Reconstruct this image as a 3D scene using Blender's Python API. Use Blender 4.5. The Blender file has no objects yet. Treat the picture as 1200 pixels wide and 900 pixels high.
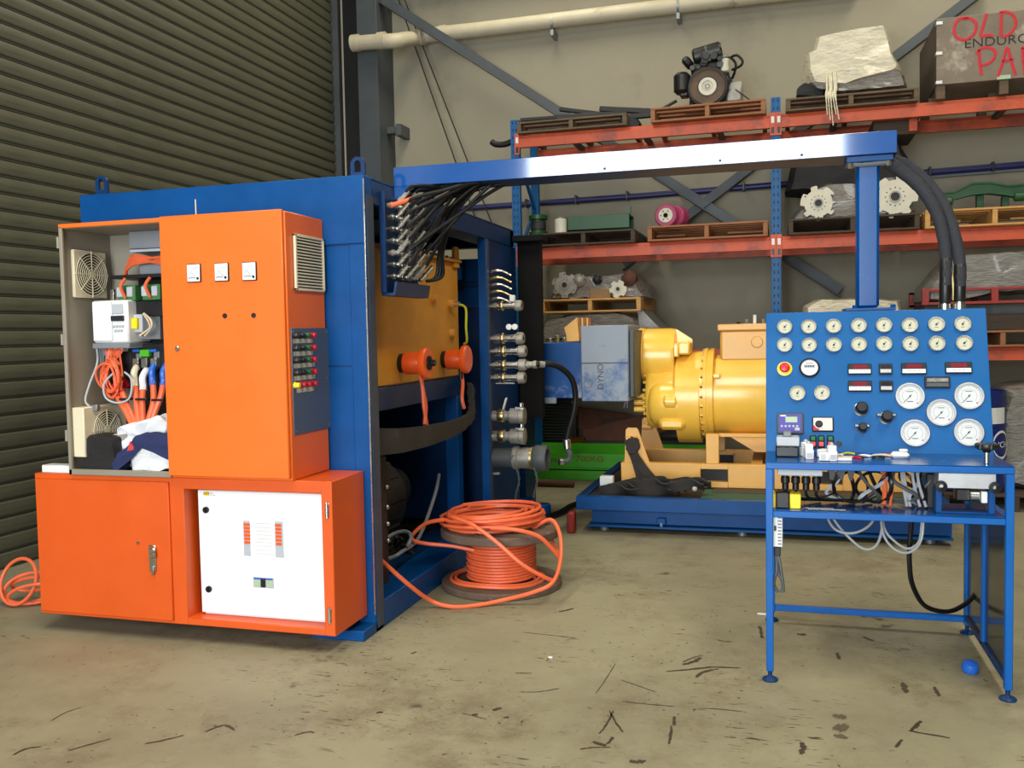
import bpy, math, random
from mathutils import Vector, Matrix, Euler, noise
PI = math.pi
S = bpy.context.scene
COL = S.collection

# ------------------------------------------------------------------ camera
cam_d = bpy.data.cameras.new('camera'); cam = bpy.data.objects.new('camera', cam_d); COL.objects.link(cam)
cam_d.sensor_width = 36.0; cam_d.lens = 36.0 * 1081.2 / 1200.0; cam_d.clip_start = .05; cam_d.clip_end = 100
_r = (0.959788, 0.280071, -0.019144); _d = (-0.003434, -0.056479, -0.998398); _f = (-0.280704, 0.958316, -0.053246)
cam.matrix_world = Matrix(((_r[0], -_d[0], -_f[0], 0), (_r[1], -_d[1], -_f[1], 0), (_r[2], -_d[2], -_f[2], 1.6), (0, 0, 0, 1)))
S.camera = cam

# ------------------------------------------------------------------ world, lights, exposure
w = bpy.data.worlds.new('world'); S.world = w; w.use_nodes = True
bg = w.node_tree.nodes['Background']; bg.inputs[0].default_value = (.75, .85, 1, 1); bg.inputs[1].default_value = 1.0
def area(name, loc, rot, sx, sy, power, col):
    l = bpy.data.lights.new(name, 'AREA'); l.shape = 'RECTANGLE'; l.size = sx; l.size_y = sy; l.energy = power; l.color = col
    o = bpy.data.objects.new(name, l); COL.objects.link(o); o.location = loc; o.rotation_euler = rot
    return o
# daylight through the open roller door behind the photographer and through roof skylights
area('door_daylight', (-1.55, -5.05, 2.5), (PI/2, 0, 0), 4.9, 5.0, 760, (.92, .97, 1))
for i, (x, y) in enumerate(((-2.6, 1.2), (2.4, 1.2), (-2.6, 8.6), (2.4, 8.6))):
    area('skylight', (x, y, 7.35), (0, 0, 0), 1.2, (5.0, 5.0, 3.0, 3.0)[i], (250, 290, 120, 120)[i], (1, .92, .72))
vs = S.view_settings
vs.view_transform = 'Standard'; vs.look = 'None'; vs.gamma = 1; vs.use_curve_mapping = False; vs.exposure = 0.3

# ------------------------------------------------------------------ materials
def lin(c):
    return tuple(((v/255)/12.92 if v/255 <= .04045 else ((v/255+.055)/1.055)**2.4) for v in c)
MATS = {}
def mat(name, c, rough=.5, metal=0., var=.12, scale=6., bump=0., bscale=60., c2=None, amt=.5, coat=0., rvar=.1, stretch=(1, 1, 1), trans=0., alpha=None, spec=.5):
    if name in MATS: return MATS[name]
    m = bpy.data.materials.new(name); m.use_nodes = True; MATS[name] = m
    n = m.node_tree.nodes; L = m.node_tree.links; p = n['Principled BSDF']
    b = lin(c)
    tc = n.new('ShaderNodeTexCoord'); mp = n.new('ShaderNodeMapping'); mp.inputs['Scale'].default_value = stretch
    L.new(tc.outputs['Object'], mp.inputs['Vector'])
    t = n.new('ShaderNodeTexNoise'); t.inputs['Scale'].default_value = scale; t.inputs['Detail'].default_value = 6; t.inputs['Roughness'].default_value = .65
    L.new(mp.outputs[0], t.inputs['Vector'])
    r = n.new('ShaderNodeValToRGB')
    r.color_ramp.elements[0].position = .3; r.color_ramp.elements[1].position = .72
    r.color_ramp.elements[0].color = (*[max(0, v*(1-var)) for v in b], 1); r.color_ramp.elements[1].color = (*[min(1, v*(1+var)) for v in b], 1)
    L.new(t.outputs[0], r.inputs[0])
    out = r.outputs[0]
    if c2:
        t2 = n.new('ShaderNodeTexNoise'); t2.inputs['Scale'].default_value = scale*.7; t2.inputs['Detail'].default_value = 8; t2.inputs['Roughness'].default_value = .7
        L.new(mp.outputs[0], t2.inputs['Vector'])
        r2 = n.new('ShaderNodeValToRGB'); r2.color_ramp.elements[0].position = amt; r2.color_ramp.elements[1].position = min(1, amt+.12)
        L.new(t2.outputs[0], r2.inputs[0])
        mx = n.new('ShaderNodeMix'); mx.data_type = 'RGBA'
        L.new(r2.outputs[0], mx.inputs[0]); L.new(out, mx.inputs[6]); mx.inputs[7].default_value = (*lin(c2), 1)
        out = mx.outputs[2]
    L.new(out, p.inputs['Base Color'])
    mr = n.new('ShaderNodeMapRange'); mr.inputs[3].default_value = max(.02, rough-rvar); mr.inputs[4].default_value = min(1, rough+rvar)
    L.new(t.outputs[0], mr.inputs[0]); L.new(mr.outputs[0], p.inputs['Roughness'])
    p.inputs['Metallic'].default_value = metal; p.inputs['Specular IOR Level'].default_value = spec
    if coat: p.inputs['Coat Weight'].default_value = coat; p.inputs['Coat Roughness'].default_value = .12
    if trans: p.inputs['Transmission Weight'].default_value = trans
    if alpha is not None: p.inputs['Alpha'].default_value = alpha
    if bump:
        t3 = n.new('ShaderNodeTexNoise'); t3.inputs['Scale'].default_value = bscale; t3.inputs['Detail'].default_value = 5
        L.new(mp.outputs[0], t3.inputs['Vector'])
        bp = n.new('ShaderNodeBump'); bp.inputs['Strength'].default_value = bump; bp.inputs['Distance'].default_value = .02
        L.new(t3.outputs[0], bp.inputs['Height']); L.new(bp.outputs[0], p.inputs['Normal'])
    return m

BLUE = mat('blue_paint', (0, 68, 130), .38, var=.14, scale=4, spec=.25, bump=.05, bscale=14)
BLUE_C = mat('console_frame_blue', (0, 88, 166), .35, var=.08, scale=4, spec=.35)
MATTE = mat('matte_black_steel', (15, 13, 13), .75, var=.2, scale=8, spec=.2)
BLUE_L = mat('blue_panel_paint', (0, 88, 152), .4, var=.08, scale=3, spec=.3)
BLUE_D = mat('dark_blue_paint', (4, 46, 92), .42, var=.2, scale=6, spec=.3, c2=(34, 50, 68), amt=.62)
BLUE_BOOM = mat('glossy_blue_paint', (0, 74, 148), .3, var=.1, spec=.2, scale=5, coat=1., bump=.05, bscale=7)
BLUE_BOOM.node_tree.nodes['Principled BSDF'].inputs['Coat IOR'].default_value = 2.0; BLUE_BOOM.node_tree.nodes['Principled BSDF'].inputs['Coat Roughness'].default_value = .07
BLUE_SEMI = mat('semi_gloss_blue_paint', (0, 70, 136), .25, var=.1, scale=5, coat=.3, spec=.3)
GREYPOST = mat('scuffed_grey_blue_steel', (58, 70, 88), .5, var=.25, scale=9, c2=(88, 80, 72), amt=.66)
ORANGE = mat('orange_enclosure_paint', (234, 106, 26), .42, var=.05, scale=3, coat=.1)
ORANGE_D = mat('deep_orange_paint', (212, 84, 18), .46, var=.06, scale=3, coat=.1)
ORHOSE = mat('orange_cable_jacket', (230, 104, 62), .45, var=.1, scale=12)
ORPLUG = mat('orange_plastic', (240, 92, 30), .35, var=.06, scale=10)
RACKOR = mat('rack_orange_paint', (204, 84, 46), .5, var=.16, scale=4, c2=(158, 72, 52), amt=.5)
RACKBL = mat('rack_blue_paint', (4, 88, 150), .45, var=.12, spec=.3, scale=8)
REDP = mat('red_steel_paint', (150, 42, 38), .5, var=.2, scale=8)
YEL = mat('yellow_machine_paint', (248, 198, 78), .3, var=.05, scale=4, coat=.3, bump=.05, bscale=20)
TAN = mat('tan_yellow_paint', (228, 172, 84), .42, var=.08, scale=4, coat=.1)
TANK = mat('mustard_tank_paint', (206, 142, 48), .5, var=.14, scale=5, c2=(178, 118, 38), amt=.6)
GREEN = mat('bright_green_paint', (72, 172, 36), .38, var=.12, scale=6)
GREEN_D = mat('dark_green_paint', (18, 70, 34), .42, var=.25, scale=8)
BEIGE = mat('beige_enclosure_interior', (138, 131, 117), .55, var=.06, scale=5)
CREAM = mat('cream_plastic', (216, 206, 178), .5, var=.05, scale=10)
WHITE = mat('white_enamel', (238, 240, 244), .35, var=.02, scale=5)
WPLAS = mat('white_plastic', (226, 228, 228), .4, var=.04, scale=12)
LGREY = mat('light_grey_plastic', (176, 182, 190), .45, var=.05, scale=10)
GREY = mat('grey_paint', (122, 126, 132), .5, var=.1, scale=8)
SLATE = mat('slate_label_plate', (82, 92, 112), .4, var=.06, scale=12)
BLACK = mat('black_plastic', (20, 20, 22), .4, var=.2, scale=12)
RUBBER = mat('black_rubber', (15, 15, 17), .5, spec=.3, var=.2, scale=20, bump=.12, bscale=90)
DUCT = mat('dusty_black_duct', (44, 42, 40), .7, var=.25, scale=9, c2=(84, 78, 66), amt=.6, bump=.3, bscale=50)
DARK = mat('dark_machinery', (30, 29, 30), .6, var=.3, scale=9, c2=(58, 50, 44), amt=.62)
STEEL = mat('bright_steel', (196, 196, 192), .28, 1., var=.12, scale=14)
ALU = mat('aluminium', (186, 188, 190), .42, .85, var=.1, scale=10)
BRASS = mat('yellow_plated_steel', (206, 186, 128), .3, 1., var=.15, scale=16)
GALV = mat('galvanised_steel', (140, 144, 148), .5, .7, var=.15, scale=18)
RUST = mat('rusty_steel', (92, 56, 40), .75, .2, var=.3, scale=9, bump=.2)
COPPER = mat('copper_tube', (176, 96, 56), .4, .9, var=.1, scale=10)
WOOD_L = mat('pale_pallet_timber', (198, 150, 88), .75, var=.22, scale=5, stretch=(1, 6, 6), bump=.15)
WOOD_D = mat('weathered_pallet_timber', (100, 82, 64), .8, var=.35, scale=5, stretch=(1, 6, 6), bump=.15)
WOOD_K = mat('dark_pallet_timber', (70, 58, 48), .8, var=.3, scale=5, stretch=(1, 6, 6), bump=.15)
WOOD_R = mat('reddish_pallet_timber', (150, 102, 70), .8, var=.25, scale=5, stretch=(1, 6, 6), bump=.15)
DRUMW = mat('grimy_drum_timber', (98, 80, 68), .8, var=.3, scale=7, c2=(140, 128, 112), amt=.62, bump=.2)
PLY = mat('grey_weathered_plywood', (128, 116, 102), .8, var=.22, scale=4, c2=(176, 168, 154), amt=.58, bump=.1)
WRAP = mat('cream_stretch_wrap', (214, 206, 182), .2, var=.2, scale=5, coat=.4, stretch=(1, 1, 2.5), bump=1., c2=(158, 146, 112), amt=.6, bscale=16)
WRAPC = mat('dusty_clear_stretch_wrap', (124, 118, 112), .16, var=.35, scale=10, coat=.4, stretch=(1, 1, 4), bump=.9, bscale=20, c2=(70, 62, 56), amt=.58)
WRAPG = mat('grey_stretch_wrap', (132, 130, 126), .18, var=.3, scale=8, coat=.4, stretch=(1, 1, 4), bump=.9, bscale=18, c2=(84, 80, 74), amt=.6)
CASTW = mat('pale_cast_plate', (206, 202, 186), .55, var=.1, scale=9)
CASTG = mat('dirty_cast_metal', (150, 146, 138), .5, .4, var=.3, scale=12, c2=(72, 62, 52), amt=.56)
CLOTHW = mat('white_cotton_rag', (222, 224, 228), .85, var=.06, scale=9)
CLOTHN = mat('navy_cotton', (34, 44, 88), .9, var=.15, scale=9)
CLOTHR = mat('red_printed_patch', (196, 60, 60), .85, var=.1)
CLOTHG = mat('grey_cotton_rag', (150, 146, 140), .9, var=.1)
BAG = mat('black_nylon_bag', (26, 22, 24), .7, var=.25, scale=9, bump=.2, bscale=80)
WEB = mat('dark_grey_webbing', (50, 46, 44), .85, var=.25, scale=14, bump=.3, bscale=120)
PVC = mat('weathered_white_pipe', (186, 177, 154), .5, var=.1, scale=4, c2=(132, 110, 82), amt=.62)
NAVY = mat('navy_pipe_paint', (34, 36, 92), .45, var=.15, scale=8)
DKSTEEL = mat('dark_grey_steel_paint', (72, 76, 78), .55, var=.12, scale=6)
DKSTEEL2 = mat('blue_grey_steel_paint', (66, 72, 77), .5, var=.12, scale=6)
SLATM = mat('olive_grey_roller_slat', (84, 84, 68), .5, .0, var=.14, scale=3, stretch=(4, 1, 8), c2=(70, 70, 58), amt=.55)
REDB = mat('red_button', (206, 28, 44), .3, var=.05)
GRNB = mat('green_button', (22, 106, 66), .3, var=.05)
YELB = mat('yellow_button', (240, 212, 30), .35, var=.05)
BLUB = mat('blue_sleeve', (28, 96, 196), .4, var=.08)
TAPE = mat('handwritten_masking_tape', (196, 194, 178), .7, var=.06, scale=30, c2=(120, 120, 116), amt=.66)
DIAL = mat('gauge_dial', (190, 190, 172), .4, var=.03, spec=.2)
DIALW = mat('large_gauge_dial', (204, 208, 212), .4, var=.03, spec=.2)
INK = mat('black_ink', (24, 24, 28), .6, var=.05)
REDINK = mat('red_paint_brushed', (190, 30, 44), .6, var=.1, scale=9)
REDTXT = mat('dark_red_stencil', (120, 60, 24), .6, var=.1, scale=9)
LCDR = mat('dark_red_display', (120, 28, 44), .25, var=.05)
LCDG = mat('grey_green_lcd', (168, 190, 158), .3, var=.04)
LCDK = mat('dark_display', (40, 40, 46), .2, var=.05)
PURP = mat('purple_faceplate', (74, 66, 160), .4, var=.06)
DRUMB = mat('navy_drum_paint', (24, 40, 116), .32, var=.12, scale=5)
SHEET = mat('tinted_side_sheet', (34, 44, 46), .12, var=.1, alpha=.78)
CLEAR = mat('clear_plastic_tube', (186, 188, 190), .2, var=.05, alpha=.75)
PINK = mat('pink_polyurethane', (158, 58, 96), .45, var=.1, scale=8)
FIN = mat('dark_green_black_fins', (26, 38, 30), .5, var=.2, scale=8)
LIME = mat('lime_cable_sleeve', (206, 206, 40), .5, var=.1)
SOCK = mat('woven_hose_sleeve', (40, 42, 50), .8, var=.2, scale=60, bump=.4, bscale=160)
PCB = mat('green_circuit_board', (60, 120, 62), .5, var=.2, scale=30)
def patchy():
    m = mat('blue_paint_with_grey_primer', (4, 70, 138), .45, var=.1, scale=2.0, spec=.3, c2=(146, 158, 174), amt=.53)
    return m
PATCH = patchy()
PRIMER = mat('grey_primer_over_blue', (136, 146, 160), .5, var=.08, scale=3, c2=(30, 86, 152), amt=.55)

def floor_mat():
    m = bpy.data.materials.new('worn_concrete'); m.use_nodes = True
    n = m.node_tree.nodes; L = m.node_tree.links; p = n['Principled BSDF']
    tc = n.new('ShaderNodeTexCoord')
    def nz(scale, det=6, stretch=(1, 1, 1), rot=0., rough=.6):
        mp = n.new('ShaderNodeMapping'); mp.inputs['Scale'].default_value = stretch; mp.inputs['Rotation'].default_value = (0, 0, rot)
        L.new(tc.outputs['Object'], mp.inputs[0])
        t = n.new('ShaderNodeTexNoise'); t.inputs['Scale'].default_value = scale; t.inputs['Detail'].default_value = det; t.inputs['Roughness'].default_value = rough
        L.new(mp.outputs[0], t.inputs['Vector']); return t.outputs[0]
    def ramp(s, a, b):
        r = n.new('ShaderNodeValToRGB'); r.color_ramp.elements[0].position = a; r.color_ramp.elements[1].position = b
        L.new(s, r.inputs[0]); return r.outputs[0]
    def mix(f, a, b):
        x = n.new('ShaderNodeMix'); x.data_type = 'RGBA'; L.new(f, x.inputs[0])
        for s, v in ((6, a), (7, b)):
            if isinstance(v, tuple): x.inputs[s].default_value = (*lin(v), 1)
            else: L.new(v, x.inputs[s])
        return x.outputs[2]
    def mul(a, b):
        x = n.new('ShaderNodeMath'); x.operation = 'MULTIPLY'; L.new(a, x.inputs[0]); L.new(b, x.inputs[1]); return x.outputs[0]
    c = mix(ramp(nz(.9), .32, .7), (132, 126, 103), (153, 148, 122))
    c = mix(mul(ramp(nz(2.2, 9, rough=.8), .47, .68), ramp(nz(.6), .36, .58)), c, (108, 97, 75))       # brownish stains
    c = mix(ramp(nz(5, 9, rough=.8), .52, .8), c, (152, 148, 124))
    for rot, sc, st, a in ((.5, 9, (1, 6, 1), .66), (-1.0, 10, (1, 5, 1), .67), (1.5, 8, (1, 6, 1), .675)):
        c = mix(mul(ramp(nz(sc, 2, st, rot), a, a+.03), ramp(nz(1.7, 3), .5, .62)), c, (72, 62, 48))   # scuffs and tyre scratches
    c = mix(mul(ramp(nz(34, 2), .68, .71), ramp(nz(1.1, 3), .40, .55)), c, (64, 54, 42))               # dark specks
    c = mix(mul(ramp(nz(3.1, 3, rough=.5), .70, .73), ramp(nz(14, 3), .4, .6)), c, (84, 76, 66))       # oil spots
    L.new(c, p.inputs['Base Color'])
    mr = n.new('ShaderNodeMapRange'); mr.inputs[3].default_value = .5; mr.inputs[4].default_value = .75; p.inputs['Specular IOR Level'].default_value = .35
    L.new(nz(3), mr.inputs[0]); L.new(mr.outputs[0], p.inputs['Roughness'])
    b = n.new('ShaderNodeBump'); b.inputs['Strength'].default_value = .08; b.inputs['Distance'].default_value = .01
    L.new(nz(40), b.inputs['Height']); L.new(b.outputs[0], p.inputs['Normal'])
    return m
FLOOR = floor_mat()
STAIN = mat('dark_floor_stain', (62, 54, 42), .6, var=.3, scale=30)
STAIN2 = mat('oil_spot', (92, 86, 72), .4, var=.15, scale=20)
PALECONC = mat('pale_floor_streak', (150, 147, 122), .55, var=.08, scale=12)
WALL = mat('grey_tan_concrete_wall', (146, 140, 122), .8, var=.06, scale=1.2, bump=.05, bscale=30, c2=(134, 128, 112), amt=.56)
WALL2 = mat('workshop_wall_paint', (104, 102, 96), .85, var=.05, scale=1)

# ------------------------------------------------------------------ mesh helpers
ORG = {}
class MB:
    def __init__(s, T=None): s.v = []; s.f = []; s.T = T
    def add(s, vs, fs):
        o = len(s.v)
        s.v += [(s.T @ Vector(v)) if s.T else Vector(v) for v in vs]
        s.f += [tuple(i+o for i in f) for f in fs]
        return s
    def box(s, x0, x1, y0, y1, z0, z1, b=0., R=None):
        if x0 > x1: x0, x1 = x1, x0
        if y0 > y1: y0, y1 = y1, y0
        if z0 > z1: z0, z1 = z1, z0
        c = Vector(((x0+x1)/2, (y0+y1)/2, (z0+z1)/2)); h = ((x1-x0)/2, (y1-y0)/2, (z1-z0)/2)
        b = min(b, min(h)*.9)
        vs = []; fs = []
        if b <= 0:
            vs = [Vector((sx*h[0], sy*h[1], sz*h[2])) for sx in (-1, 1) for sy in (-1, 1) for sz in (-1, 1)]
            fs = [(0, 1, 3, 2), (4, 6, 7, 5), (0, 4, 5, 1), (2, 3, 7, 6), (0, 2, 6, 4), (1, 5, 7, 3)]
        else:
            idx = {}
            for sx in (-1, 1):
                for sy in (-1, 1):
                    for sz in (-1, 1):
                        for a in range(3):
                            q = [sx*(h[0]-b), sy*(h[1]-b), sz*(h[2]-b)]; sg = (sx, sy, sz)
                            q[a] = sg[a]*h[a]
                            idx[(sx, sy, sz, a)] = len(vs); vs.append(Vector(q))
            def face(ids, nrm):
                p = [vs[i] for i in ids]
                if (p[1]-p[0]).cross(p[2]-p[0]).dot(nrm) < 0: ids = ids[::-1]
                fs.append(tuple(ids))
            for a in range(3):
                o1, o2 = [i for i in range(3) if i != a]
                for sg in (-1, 1):
                    ids = []
                    for u, v in ((-1, -1), (1, -1), (1, 1), (-1, 1)):
                        k = [0, 0, 0]; k[a] = sg; k[o1] = u; k[o2] = v; ids.append(idx[(*k, a)])
                    nn = Vector((0, 0, 0)); nn[a] = sg; face(ids, nn)
                for u in (-1, 1):
                    for v in (-1, 1):
                        k0 = [0, 0, 0]; k0[a] = -1; k0[o1] = u; k0[o2] = v; k1 = list(k0); k1[a] = 1
                        nn = Vector((0, 0, 0)); nn[o1] = u; nn[o2] = v
                        face([idx[(*k0, o1)], idx[(*k1, o1)], idx[(*k1, o2)], idx[(*k0, o2)]], nn)
            for sx in (-1, 1):
                for sy in (-1, 1):
                    for sz in (-1, 1):
                        face([idx[(sx, sy, sz, a)] for a in range(3)], Vector((sx, sy, sz)))
        if R: vs = [R @ v for v in vs]
        return s.add([v+c for v in vs], fs)
    def bar(s, p0, p1, wd, hg, up=(0, 0, 1), b=.0):      # a box between two points
        p0 = Vector(p0); p1 = Vector(p1); d = p1-p0; L = d.length; z = d/L
        u = Vector(up)
        if abs(u.dot(z)) > .98: u = Vector((0, 1, 0))
        x = u.cross(z).normalized(); y = z.cross(x)
        t = MB(); t.box(-wd/2, wd/2, -hg/2, hg/2, 0, L, b)
        M = Matrix(((x[0], y[0], z[0], p0[0]), (x[1], y[1], z[1], p0[1]), (x[2], y[2], z[2], p0[2]), (0, 0, 0, 1)))
        return s.add([M @ v for v in t.v], t.f)
    def lathe(s, prof, p0, axis, n=20, caps=True):      # prof: (radius, distance along the axis)
        z = Vector(axis).normalized(); u = Vector((0, 0, 1)) if abs(z[2]) < .9 else Vector((1, 0, 0))
        x = u.cross(z).normalized(); y = z.cross(x); p0 = Vector(p0)
        vs = []; fs = []
        for r, h in prof:
            for i in range(n):
                a = 2*PI*i/n; vs.append(p0+z*h+x*(r*math.cos(a))+y*(r*math.sin(a)))
        for k in range(len(prof)-1):
            for i in range(n):
                j = (i+1) % n; fs.append((k*n+i, k*n+j, (k+1)*n+j, (k+1)*n+i))
        if caps:
            if prof[0][0] > 1e-4: fs.append(tuple(range(n))[::-1])
            if prof[-1][0] > 1e-4: fs.append(tuple((len(prof)-1)*n+i for i in range(n)))
        return s.add(vs, fs)
    def cyl(s, p0, p1, r, r1=None, n=16):
        p0 = Vector(p0); p1 = Vector(p1)
        return s.lathe([(r, 0), (r if r1 is None else r1, (p1-p0).length)], p0, p1-p0, n)
    def ccyl(s, p0, p1, r, c=.01, n=24):              # chamfered cylinder
        p0 = Vector(p0); p1 = Vector(p1); L = (p1-p0).length
        return s.lathe([(r-c, 0), (r, c), (r, L-c), (r-c, L)], p0, p1-p0, n)
    def ball(s, c, r, n=12):
        pr = [(max(1e-5, r*math.sin(PI*k/n)), r-r*math.cos(PI*k/n)) for k in range(n+1)]
        return s.lathe(pr, (c[0], c[1], c[2]-r), (0, 0, 1), n+4, False)
    def tube(s, pts, r, n=8, closed=False):
        pts = [Vector(p) for p in pts]; m = len(pts)
        tg = []
        for i in range(m):
            a = pts[i-1] if (i > 0 or closed) else pts[i]; b = pts[(i+1) % m] if (i < m-1 or closed) else pts[i]
            d = b-a; tg.append(d.normalized() if d.length > 1e-9 else Vector((0, 0, 1)))
        u = Vector((0, 0, 1)) if abs(tg[0][2]) < .9 else Vector((1, 0, 0))
        x = (u-tg[0]*u.dot(tg[0])).normalized()
        vs = []; fs = []
        for i in range(m):
            x = x-tg[i]*x.dot(tg[i])
            x = x.normalized() if x.length > 1e-6 else tg[i].orthogonal().normalized()
            y = tg[i].cross(x); rr = r[i] if isinstance(r, (list, tuple)) else r
            for k in range(n):
                a = 2*PI*k/n; vs.append(pts[i]+x*(rr*math.cos(a))+y*(rr*math.sin(a)))
        for i in range(m if closed else m-1):
            j = (i+1) % m
            for k in range(n):
                l = (k+1) % n; fs.append((i*n+k, i*n+l, j*n+l, j*n+k))
        if not closed:
            fs.append(tuple(range(n))[::-1]); fs.append(tuple((m-1)*n+k for k in range(n)))
        return s.add(vs, fs)
    def prism(s, poly, a, b, ax=1):                  # 2D outline extruded along axis ax from a to b
        o = [i for i in range(3) if i != ax]; n = len(poly); vs = []
        for t in (a, b):
            for p in poly:
                q = [0, 0, 0]; q[ax] = t; q[o[0]] = p[0]; q[o[1]] = p[1]; vs.append(Vector(q))
        fs = [tuple(range(n)), tuple(range(n, 2*n))[::-1]]+[(i, n+i, n+(i+1) % n, (i+1) % n) for i in range(n)]
        t = MB(); t.add(vs, fs); t.fix()
        return s.add(t.v, t.f)
    def ringplate(s, ro, ri, p0, axis, th, n=32):
        return s.lathe([(ri, 0), (ro, 0), (ro, th), (ri, th), (ri, 0)], p0, axis, n, False)
    def fix(s):
        import bmesh
        me = bpy.data.meshes.new('t'); me.from_pydata([tuple(v) for v in s.v], [], s.f)
        bm = bmesh.new(); bm.from_mesh(me); bmesh.ops.recalc_face_normals(bm, faces=bm.faces)
        s.v = [v.co.copy() for v in bm.verts]; bm.verts.index_update(); s.f = [tuple(v.index for v in f.verts) for f in bm.faces]
        bm.free(); bpy.data.meshes.remove(me); return s
    def shroud(s, poly, y0, y1, seed=0, amp=.02, freq=6., nl=8, rnd=.12, npt=40, ridge=False):
        # an (x, z) outline swept along y, rounded at both ends, its skin crumpled by noise
        P = [Vector((p[0], 0, p[1])) for p in poly]; n0 = len(P)
        per = [(P[(i+1) % n0]-P[i]).length for i in range(n0)]; tot = sum(per); ring = []
        for k in range(npt):
            d = tot*k/npt; i = 0
            while d > per[i]: d -= per[i]; i += 1
            ring.append(P[i].lerp(P[(i+1) % n0], d/per[i]))
        c = sum(ring, Vector())/npt
        lay = []
        for f in (.0, .35, .7): lay.append((y0, f))
        for k in range(nl):
            t = k/(nl-1); e = min(t, 1-t)/rnd if rnd > 0 else 1
            sc = 1 if e >= 1 else .9+.1*math.sqrt(max(0, 1-(1-e)**2))
            lay.append((y0+(y1-y0)*t, sc))
        for f in (.7, .35, .0): lay.append((y1, f))
        vs = []; fs = []
        for y, f in lay:
            for p in ring:
                q = c+(p-c)*max(f, .001); q.y = y
                d = noise.noise_vector(Vector((q.x*freq+seed*7.3, q.y*freq, q.z*freq)))
                if ridge: d = d*(1.3-2.0*abs(noise.noise(Vector((q.x*freq*.6+seed, q.z*freq*1.2, q.y*freq*.5)))))
                vs.append(q+d*amp)
        m = npt
        for k in range(len(lay)-1):
            for i in range(m):
                j = (i+1) % m; fs.append((k*m+i, k*m+j, (k+1)*m+j, (k+1)*m+i))
        t = MB(); t.add(vs, fs); t.fix()
        return s.add(t.v, t.f)
    def build(s, name, m, parent=None, smooth=True, kind=None):
        me = bpy.data.meshes.new(name)
        if parent is not None: o0 = ORG[parent.name]
        else:
            xs = [v[0] for v in s.v]; ys = [v[1] for v in s.v]; zs = [v[2] for v in s.v]
            o0 = Vector(((min(xs)+max(xs))/2, (min(ys)+max(ys))/2, min(zs)))
        me.from_pydata([tuple(v-o0) for v in s.v], [], s.f); me.update()
        if smooth:
            for p in me.polygons: p.use_smooth = True
            me.set_sharp_from_angle(angle=math.radians(38))
        me.materials.append(m)
        o = bpy.data.objects.new(name, me); COL.objects.link(o)
        if parent is not None: o.parent = parent
        else: o.location = o0
        ORG[o.name] = o0.copy()
        if kind: o['kind'] = kind
        return o
def B(*a, **k): return MB().box(*a, **k)
def tag(o, label, cat, group=None):
    o['label'] = label; o['category'] = cat
    if group: o['group'] = group
    return o
def thing(name, label, cat, loc, group=None):
    o = bpy.data.objects.new(name, None); COL.objects.link(o); o.location = loc; o.empty_display_size = .1
    ORG[o.name] = Vector(loc); return tag(o, label, cat, group)
def plab(o, label): o['label'] = label; return o
def struct(mb, name, m, smooth=False): return mb.build(name, m, None, smooth, 'structure')
def copy_tree(o, delta, label=None, parent=None):
    c = o.copy(); COL.objects.link(c)
    if parent is not None: c.parent = parent
    else: c.location = o.location+Vector(delta); ORG[c.name] = ORG[o.name]+Vector(delta)
    if label: c['label'] = label
    for ch in list(o.children): copy_tree(ch, delta, None, c)
    return c
def cr(pts, n=6, closed=False):                     # Catmull-Rom through points
    P = [Vector(p) for p in pts]; out = []; m = len(P)
    for i in range(m if closed else m-1):
        g = lambda k: P[k % m] if closed else P[max(0, min(m-1, k))]
        a, b, c, d = g(i-1), g(i), g(i+1), g(i+2)
        for k in range(n):
            t = k/n
            out.append(.5*((2*b)+(c-a)*t+(2*a-5*b+4*c-d)*t*t+(3*b-a-3*c+d)*t**3))
    if not closed: out.append(P[-1])
    return out
def text(name, s, size, M, m, parent, ext=.0008, sx=1.):
    cu = bpy.data.curves.new('txt', 'FONT'); cu.body = s; cu.size = size; cu.extrude = ext; cu.align_x = 'CENTER'; cu.align_y = 'CENTER'; cu.resolution_u = 3
    ob = bpy.data.objects.new('txt', cu); COL.objects.link(ob)
    me = bpy.data.meshes.new_from_object(ob); bpy.data.objects.remove(ob); bpy.data.curves.remove(cu)
    t = MB(M); t.add([Vector((v.co.x*sx, v.co.y, v.co.z)) for v in me.vertices], [tuple(p.vertices) for p in me.polygons])
    bpy.data.meshes.remove(me)
    return t.build(name, m, parent, False)
def basis(o, x, y, z):
    return Matrix(((x[0], y[0], z[0], o[0]), (x[1], y[1], z[1], o[1]), (x[2], y[2], z[2], o[2]), (0, 0, 0, 1)))
def FRONT(x, y, z): return basis((x, y, z), (1, 0, 0), (0, 0, 1), (0, -1, 0))      # text facing -Y
def RIGHT(x, y, z): return basis((x, y, z), (0, 1, 0), (0, 0, 1), (1, 0, 0))       # facing +X

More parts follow.
